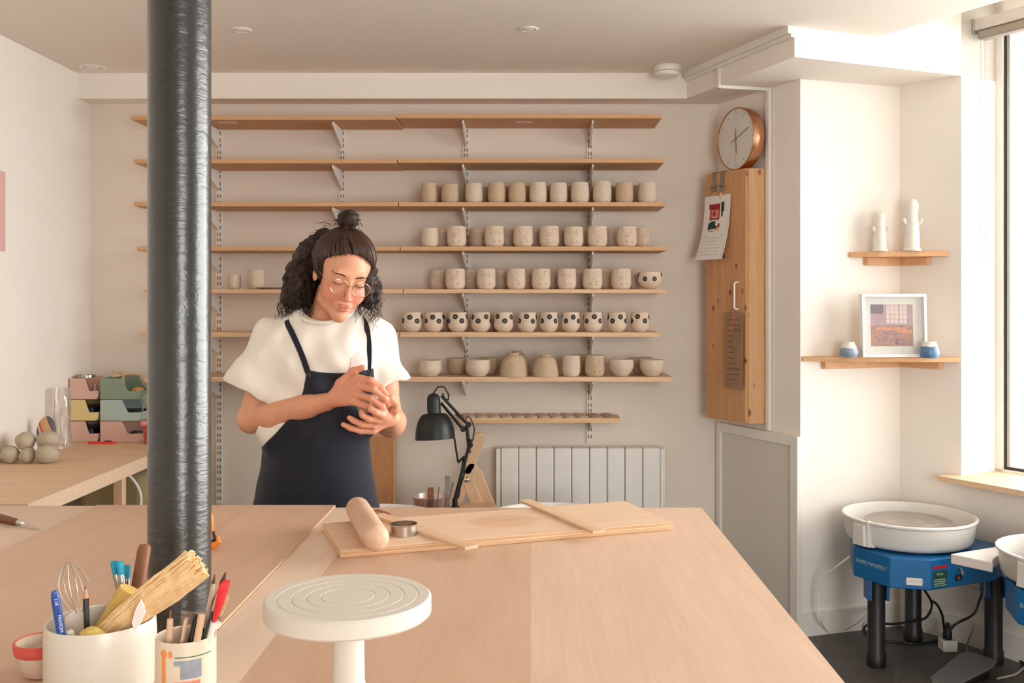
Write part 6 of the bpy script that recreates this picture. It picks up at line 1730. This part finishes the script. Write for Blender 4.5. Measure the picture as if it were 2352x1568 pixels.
hands = np.clip((2.68 - wp[:, 1]) / .04, 0, 1) * (wp[:, 2] < 1.3)
blend(.5 * hands, rgb(204, 132, 106))
ca = person.data.color_attributes.new('tint', 'FLOAT_COLOR', 'POINT')
ca.data.foreach_set('color', np.concatenate([col, np.ones((len(col), 1))], 1).astype(np.float32).ravel())

# ---- t-shirt
def folds(x, y, z):
    return (.0052 * np.sin(38 * x + 22 * z + 3 * np.sin(17 * z + 9 * y)) + .0044 * np.sin(-29 * x + 41 * z + 2.5 * np.sin(14 * x) + 20 * y) + .0014 * np.sin(95 * x + 30 * y + 2 * np.sin(30 * z)))
RH = np.array((-.783, 2.775, 1.168)); LH = np.array((-.401, 2.845, 1.180))
def tee_solid(x, y, z, sleeves=True):
    d = ell(x, y, z, (-.590, 2.812, 1.245), (.158, .112, .155))
    d = smin(d, cap(x, y, z, (-.708, 2.785, 1.308), (-.468, 2.845, 1.308), .056, .056), .04)
    d = smin(d, cap(x, y, z, (-.640, 2.80, 1.335), (-.535, 2.83, 1.335), .055, .055), .04)
    d = smin(d, ell(x, y, z, (-.604, 2.812, 1.085), (.158, .112, .135)), .05)
    d = smin(d, ell(x, y, z, (-.700, 2.795, 1.06), (.072, .07, .072)), .04)
    if sleeves:
        a = cap(x, y, z, (-.712, 2.782, 1.300), (RH[0] - .012, RH[1], RH[2] - .04), .062, .088)
        n = np.array((-.42, 0, -.907)); pl = (x - RH[0]) * n[0] + (y - RH[1]) * n[1] + (z - RH[2]) * n[2]
        d = smin(d, smax(a, pl, .004), .03)
        a = cap(x, y, z, (-.455, 2.848, 1.300), (LH[0] + .004, LH[1], LH[2] - .04), .060, .064)
        n = np.array((.33, 0, -.944)); pl = (x - LH[0]) * n[0] + (y - LH[1]) * n[1] + (z - LH[2]) * n[2]
        d = smin(d, smax(a, pl, .004), .03)
    return d + folds(x, y, z)
TF = Field((-.92, 2.62, .97), (-.29, 2.99, 1.44), 0.003)
def tee_full(x, y, z):
    d = tee_solid(x, y, z)
    # neck opening
    d = smax(d, -ell(x, y, z, (-.572, 2.778, 1.408), (.071, .086, .054)), .006)
    # hollow at the sleeve mouths so they read as cloth tubes
    d = smax(d, -(cap(x, y, z, (-.752, 2.779, 1.222), (RH[0] - .015, RH[1], RH[2] - .05), .050, .078)), .003)
    d = smax(d, -(cap(x, y, z, (-.428, 2.848, 1.225), (LH[0] + .004, LH[1], LH[2] - .05), .044, .055)), .003)
    return d
TF.op(lambda x, y, z: tee_full(x, y, z), (-1, 2.5, .9), (0, 3.1, 1.6), .0001)
M_TEE = cloth('white_cotton', rgb(226, 219, 209), 500, .15, var=.015)
tee, _ = TF.mesh('t_shirt', M_TEE, person, tuple(OR), 2)
tag(tee, 'white cotton t-shirt')
# ribbed collar
cp = []
for k in range(49):
    a = 2 * PI * k / 48
    cp.append(Vector((-.572 + .071 * math.cos(a), 2.783 + .0785 * math.sin(a), 1.388 - .034 * max(0, -math.sin(a)) + .012 * max(0, math.sin(a)))) - OR)
MB().tube(cp[:-1] + [cp[0]], .0058, 10, caps=False).build('collar', M_TEE, person)

# ---- dungarees
def garment(x, y, z):
    d = ell(x, y, z, (-.608, 2.815, 1.00), (.150, .116, .14))
    d = smin(d, ell(x, y, z, (-.612, 2.822, .86), (.172, .130, .16)), .05)
    d = smin(d, cap(x, y, z, (-.700, 2.815, .80), (-.715, 2.80, .10), .098, .074), .02)
    d = smin(d, cap(x, y, z, (-.525, 2.82, .80), (-.520, 2.84, .10), .098, .074), .02)
    d = smax(d, .065 - z, .004)
    d = d + .006 * np.sin(34 * x + 3 * np.sin(9 * z)) * np.clip((1.0 - z) * 4, 0, 1) + .003 * np.sin(46 * z + 18 * x + 2 * np.sin(21 * x)) * np.clip((.95 - z) * 4, 0, 1)
    # waist edge rises from the sides towards the bib
    d = smax(d, z - 1.045, .004)
    bib = tee_solid(x, y, z, False) - .0075
    # right and left bib edges, curved like arm openings
    xl = -.612 - .075 * np.clip((1.225 - z) / .16, 0, 2) ** 2.0
    xr = -.440 + .050 * np.clip((1.225 - z) / .16, 0, 2) ** 2.0
    bib = smax(bib, xl - x, .003); bib = smax(bib, x - xr, .003)
    top = 1.228 - .010 * np.clip(1 - ((x + .526) / .085) ** 2, 0, 1)
    bib = smax(bib, z - top, .003); bib = smax(bib, .99 - z, .003); bib = smax(bib, y - 2.80, .003)
    return smin(d, bib, .008)
DF = Field((-.82, 2.64, .05), (-.40, 3.0, 1.25), 0.0042)
DF.op(garment, (-1, 2.5, 0), (0, 3.1, 1.3), .0001)
M_DEN = cloth('navy_twill', rgb(38, 39, 48), 300, .3, var=.12)
dun, _ = DF.mesh('dungarees', M_DEN, person, tuple(OR), 2)
tag(dun, 'dark navy dungarees')
def on_front(u, v, fn, y0=2.50, y1=2.95):
    ys = np.linspace(y0, y1, 700); xs = (u - CU) * ys / F; zs = H - (v - CV) * ys / F
    d = fn(xs, ys, zs); i = np.argmax(d < 0)
    return Vector((xs[i], ys[i], zs[i])) if d[i] < 0 else None
def strap(pix, back, nm):
    pts = []
    for u, v in pix:
        p = on_front(u, v, lambda x, y, z: tee_solid(x, y, z))
        if p is not None: pts.append(p + Vector((0, -.0035, .0015)))
    for b in back: pts.append(Vector(b))
    P = []
    for i in range(len(pts) - 1):
        for k in range(5): P.append(pts[i].lerp(pts[i + 1], k / 5))
    P.append(pts[-1])
    for _ in range(3): P = [P[0]] + [(P[i - 1] + P[i] * 2 + P[i + 1]) / 4 for i in range(1, len(P) - 1)] + [P[-1]]
    rings = []
    for i, p in enumerate(P):
        t = (P[min(i + 1, len(P) - 1)] - P[max(i - 1, 0)]).normalized()
        nrm = Vector((0, -1, 0)); side = t.cross(nrm)
        if side.length < .3: side = Vector((1, 0, 0))
        side.normalize(); nn = side.cross(t).normalized()
        rings.append([tuple(p - OR + side * a + nn * b) for a, b in ((-.0075, -.0015), (.0075, -.0015), (.0075, .0015), (-.0075, .0015))])
    m = MB(); m.rings(rings); m.build(nm, M_DEN, person, smooth=False)
strap([(708, 856), (698, 826), (684, 792), (668, 758), (656, 736)], [(-.672, 2.800, 1.372), (-.665, 2.85, 1.366), (-.64, 2.905, 1.30), (-.62, 2.93, 1.18), (-.61, 2.93, 1.03)], 'strap')
strap([(846, 858), (848, 826), (848, 792), (844, 758), (838, 738)], [(-.492, 2.842, 1.372), (-.505, 2.885, 1.360), (-.54, 2.925, 1.28), (-.585, 2.935, 1.16), (-.60, 2.93, 1.03)], 'strap')
for u, v in ((709, 857), (846, 858)):
    p = on_front(u, v + 4, lambda x, y, z: tee_solid(x, y, z, False) - .0075)
    m = MB(); m.lathe([(0, 0), (.007, 0), (.007, .002), (.005, .003), (0, .0025)], 16, Matrix.Translation(p + Vector((0, -.001, 0)) - OR) @ Matrix.Rotation(PI / 2, 4, 'X')); m.build('button', M_BLACKM, person)
# waistband seam and pocket edges
def seam(pix, fn, nm, r=.0012):
    pts = [on_front(u, v, fn) for u, v in pix]; pts = [p + Vector((0, -.0004, 0)) - OR for p in pts if p is not None]
    if len(pts) > 1: MB().tube(pts, r, 6).build(nm, cloth('dark_seam', rgb(30, 32, 44), 300), person)
seam([(u, 868 + .0 * u) for u in range(716, 845, 12)], garment, 'bib_seam')
seam([(u, 1122 + 6 * math.sin((u - 600) / 60)) for u in range(602, 855, 14)], garment, 'waist_seam')
# pink print on the shirt
pts = [(822, 806), (834, 822), (838, 846), (824, 852), (804, 846), (808, 822)]
c0 = on_front(822, 832, tee_solid)
def dcol(): return plain('pale_pink_print', rgb(236, 186, 178), .9)
vs = []
for u, v in pts + [(822, 832)]:
    p = on_front(u, v, tee_solid); vs.append(tuple(p + Vector((0, -.0026, 0)) - OR))
m = MB(); m.add(vs, [(i, (i + 1) % 6, 6) for i in range(6)]); m.build('shirt_print', dcol(), person)
# shoes and ankles
for x, y in ((-.715, 2.79), (-.520, 2.83)):
    m = MB(); rg = []
    for zz, k in ((.0, 1.0), (.012, 1.04), (.03, 1.0), (.05, .86), (.066, .62)):
        rg.append([(x + .043 * k * math.cos(a) - OR.x, y - .045 + .125 * (k if zz < .04 else k * .75) * math.sin(a) + (.0 if zz < .04 else .045) - OR.y, zz) for a in [2 * PI * j / 20 for j in range(20)]])
    m.rings(rg); m.build('shoe', plain('white_leather', rgb(220, 216, 210), .5), person)
    MB().tube([(x - OR.x, y - OR.y, .05), (x - OR.x, y + .002 - OR.y, .16)], .036, 14).build('sock', M_TEE, person)

# ---- hair
M_HAIR = NT('dark_brown_hair'); v_ = M_HAIR.coord()
M_HAIR.l(M_HAIR.ramp(M_HAIR.noise(v_, 90, 4), [(.3, rgb(26, 17, 13)), (.75, rgb(56, 37, 28))]), M_HAIR.b.inputs['Base Color'])
M_HAIR.b.inputs['Roughness'].default_value = .58; M_HAIR.b.inputs['Specular IOR Level'].default_value = .3; M_HAIR.bump(M_HAIR.noise(M_HAIR.coord((1, 1, .3)), 160, 3), .5, .002); M_HAIR = M_HAIR.m
HF = Field((-.72, 2.62, 1.33), (-.40, 2.95, 1.72), 0.003)
def curl(x, y, z): return .0055 * np.sin(95 * x + 4 * np.sin(40 * z)) * np.sin(88 * z + 3 * np.sin(47 * y)) + .003 * np.sin(170 * y + 90 * z) * np.sin(150 * x)
def local(x, y, z):
    dx, dy, dz = x - HO.x, y - HO.y, z - HO.z; R = HRn
    return ((R[0][0]*dx + R[1][0]*dy + R[2][0]*dz) / S_, (R[0][1]*dx + R[1][1]*dy + R[2][1]*dz) / S_, (R[0][2]*dx + R[1][2]*dy + R[2][2]*dz) / S_)
LMASS = [((-.655, 2.800, 1.462), (.040, .052, .070)), ((-.668, 2.80, 1.425), (.036, .046, .036)), ((-.622, 2.815, 1.52), (.050, .055, .062)), ((-.600, 2.835, 1.43), (.060, .040, .060)), ((-.645, 2.765, 1.455), (.026, .030, .062)), ((-.606, 2.80, 1.555), (.044, .055, .040)), ((-.575, 2.81, 1.585), (.045, .055, .030))]
RMASS = [((-.452, 2.775, 1.432), (.028, .035, .042)), ((-.462, 2.790, 1.49), (.024, .040, .060)), ((-.47, 2.82, 1.45), (.04, .035, .05))]
def hair_sdf(x, y, z):
    lx, ly, lz = local(x, y, z)
    k0 = np.sqrt((lx / .086)**2 + ((ly - .016) / .104)**2 + ((lz - .030) / .094)**2); cap_ = (k0 - 1) * .086
    # keep it off the face: hairline from the temples over the forehead
    line = .060 - .35 * np.clip(np.abs(lx) - .045, 0, 1) * 4
    front = np.maximum(-(ly + .022 + .9 * np.clip(lz - .058, 0, .2) * -1), lz - 10)
    face = smax(ly + .026, lz - (.074 - 7 * lx * lx), .01)
    cap_ = cap_ + .007 * np.clip((-ly - .02) / .05, 0, 1)
    cap_ = smax(cap_, -face, .016)
    cap_ = smax(cap_, -.055 - lz, .01)
    d = cap_ + .0012 * np.sin(260 * lx + 2 * np.sin(40 * lz))
    for c, r in LMASS + RMASS: d = smin(d, ell(x, y, z, c, r) + curl(x, y, z), .015)
    b = hp(-.012, .038, .140); d = smin(d, ell(x, y, z, tuple(b), (.030, .029, .026)) + .6 * curl(x, y, z), .008)
    # nothing over the face
    lx2 = np.abs(lx); f2 = np.sqrt((lx / .062)**2 + ((ly + .075) / .062)**2 + ((lz + .030) / .088)**2) - 1
    return smax(d, -f2 * .06, .006)
HF.op(hair_sdf, (-1, 2, 1), (0, 3.2, 2), .0001)
hair, _ = HF.mesh('hair', M_HAIR, person, tuple(OR), 1)
tag(hair, 'dark brown curly shoulder-length hair with a small top bun')
rn = random.Random(11); m = MB()
def helix(p, d, L_, amp, tw, r=.0011, n=22):
    d = d.normalized(); a1 = d.orthogonal().normalized(); a2 = d.cross(a1); ph = rn.uniform(0, 6); pts = []
    for i in range(n + 1):
        u = i / n; dr = p + d * (L_ * u) + Vector((0, 0, -.012 * u * u))
        am = amp * min(1, u * 2.5)
        pts.append(dr + a1 * (am * math.cos(ph + tw * u)) + a2 * (am * math.sin(ph + tw * u)) - OR)
    m.tube(pts, [r * (1 - .6 * (i / n)) for i in range(n + 1)], 4)
for c, r in LMASS * 1 + RMASS:
    nn = 55 if c[0] < -.55 else 34
    for k in range(nn):
        v = Vector((rn.gauss(0, 1), rn.gauss(0, 1) - .3, rn.gauss(0, 1))).normalized()
        p = Vector(c) + Vector((v.x * r[0], v.y * r[1], v.z * r[2])) * .92
        lx, ly, lz = local(p.x, p.y, p.z)
        if ly < -.03 and lz < .06 and abs(lx) < .07: continue
        helix(p, Vector((v.x * .35, v.y * .25, -1)), rn.uniform(.035, .075), rn.uniform(.003, .007), rn.uniform(8, 18))
for k in range(46):     # loose wisps at the back of the head and round the bun
    a = rn.uniform(0, 6.28); p = hp(-.05 + rn.uniform(-.02, .02), .06 + rn.uniform(-.03, .04), .06 + rn.uniform(-.05, .06))
    helix(p, Vector((-1, .2, rn.uniform(-.5, .5))), rn.uniform(.02, .045), .003, rn.uniform(4, 9), .0006)
for k in range(26):
    b = hp(-.012, .038, .140); v = Vector((rn.gauss(0, 1), rn.gauss(0, 1), rn.gauss(0, .8))).normalized()
    helix(b + v * .022, v.cross(Vector((0, 0, 1))) + v * .25, .03, .004, 8, .0011, 12)
m.build('curls', M_HAIR, hair)
# strands combed back from the hairline to the bun
m = MB(); cen = Vector((0, .016, .030)); rad = Vector((.0865, .1045, .0945))
bd = Vector((-.012 - cen.x, .038 - cen.y, .118 - cen.z)); bd = Vector((bd.x / rad.x, bd.y / rad.y, bd.z / rad.z)).normalized()
for k in range(150):
    t_ = rn.uniform(-1, 1)
    a = t_ * 1.75                       # angle round the head from the forehead
    el_ = max(-.35, .56 - .40 * a * a) + rn.uniform(-.035, .10) + .03 * math.sin(5 * a + 1)
    sdv = Vector((math.sin(a) * math.cos(el_), -math.cos(a) * math.cos(el_), math.sin(el_)))
    pts = []; wob = rn.uniform(-.05, .05) - .10 * math.cos(a); lf = rn.uniform(.4, 1.1)
    for i in range(15):
        u = i / 14; dv = sdv.lerp(bd, u); dv = dv + Vector((math.cos(a), math.sin(a), 0)) * (wob * math.sin(PI * u)); dv.normalize()
        lift = .955 + .052 * min(1, u * 5) + .016 * math.sin(PI * min(1, u * 1.4)) * lf
        pts.append(hp(*((cen + Vector((dv.x * rad.x, dv.y * rad.y, dv.z * rad.z)) * lift) * S_)) - OR)
    m.tube(pts, [.0009] + [.0019] * 12 + [.0015, .0010], 5)
m.build('combed_strands', plain('brown_hair_strands', rgb(66, 44, 33), .5, var=.25, nscale=120, spec=.3), hair)

# ---- face details
def browpts(s):
    o_ = []
    for i in range(9):
        u = i / 8; x = s * (.013 + .037 * u); z = .0165 + .0075 * math.sin(PI * min(1, u * 1.15) * .62) - .004 * u * u; y = -.0815 + .30 * max(0, abs(x) - .02) ** 1.35
        o_.append(hp(x * S_, (y - .0) * S_, z * S_))
    return o_
for s in (-1, 1):
    m = MB(); pts = browpts(s)
    # drop each point onto the skin
    q = []
    for p in pts:
        c_ = p - fw_ * .03
        dd = np.linspace(0, .06, 60); X = c_.x + fw_.x * dd; Y = c_.y + fw_.y * dd; Z = c_.z + fw_.z * dd
        ii = [int(round((v - BF.lo[j]) / BF.h)) for j, v in enumerate((0, 0, 0))]
        I = np.clip(((np.stack([X, Y, Z], 1) - np.array(BF.lo)) / BF.h).round().astype(int), 0, np.array(BF.V.shape) - 1)
        vals = BF.V[I[:, 0], I[:, 1], I[:, 2]]; k = np.where(vals < 0)[0]
        k = k[-1] if len(k) else 30
        q.append(c_ + fw_ * (dd[k] + .0006) - OR)
    m.tube(q, [.0014, .0026, .0030, .0030, .0028, .0024, .0020, .0014, .0008], 8, flat=(1, .6))
    m.build('eyebrow', M_HAIR, person)
    m = MB(); lash = []
    for i in range(11):
        u = -1 + 2 * i / 10; lash.append(hp(*(Vector((s * .031 + u * .0135, -.0852 + .0050 * u * u, -.0062 + .0028 * u * u)) * S_)) - OR)
    m.tube(lash, [.0005] + [.0012] * 9 + [.0005], 6); m.build('eyelashes', plain('dark_lashes', rgb(60, 40, 36), .7), person)
gl = MB(); M_GOLD = plain('gold_wire', rgb(232, 176, 140), .25, metal=1.0, var=.02)
def G(x, y, z): return hp(x * S_, y * S_, z * S_) - OR
for s in (-1, 1):
    gl.tube([G(s * .0315 + .0245 * math.cos(a), -.103 + 5.0 * (.0245 * math.cos(a)) ** 2 * .8, -.007 + .0215 * math.sin(a)) for a in [2 * PI * k / 40 for k in range(41)]], .0010, 6, caps=False)
    gl.tube([G(s * .056, -.101, .002), G(s * .066, -.088, .003), G(s * .0725, -.04, .001), G(s * .0745, .004, -.001), G(s * .075, .022, -.014)], .0010, 6)
gl.tube([G(-.0085, -.1035, -.002), G(-.004, -.107, .001), G(.004, -.107, .001), G(.0085, -.1035, -.002)], .0010, 6)
go = gl.build('glasses', M_GOLD, person); tag(go, 'round thin gold-wire glasses')
for s in (-1, 1):
    gm_ = MB(); N = 24; vs = [tuple(G(s * .0315, -.1028, -.007))] + [tuple(G(s * .0315 + .024 * math.cos(a), -.103 + 4 * (.024 * math.cos(a)) ** 2, -.007 + .021 * math.sin(a))) for a in [2 * PI * k / N for k in range(N)]]
    gm_.add(vs, [(0, 1 + i, 1 + (i + 1) % N) for i in range(N)]); gm_.build('lens', glassy('lens_%d' % (s + 1), (.97, .96, 1, 1), .02, .25), go)
# finger nails on the fingers that face the camera
mn = MB()
tag(lumpy('clay_piece', (.030, .028, .026), 44, M_WETCLAY, (-.432, 2.640, 1.141), .12), 'lump of grey clay held between the hands of the person', 'clay')
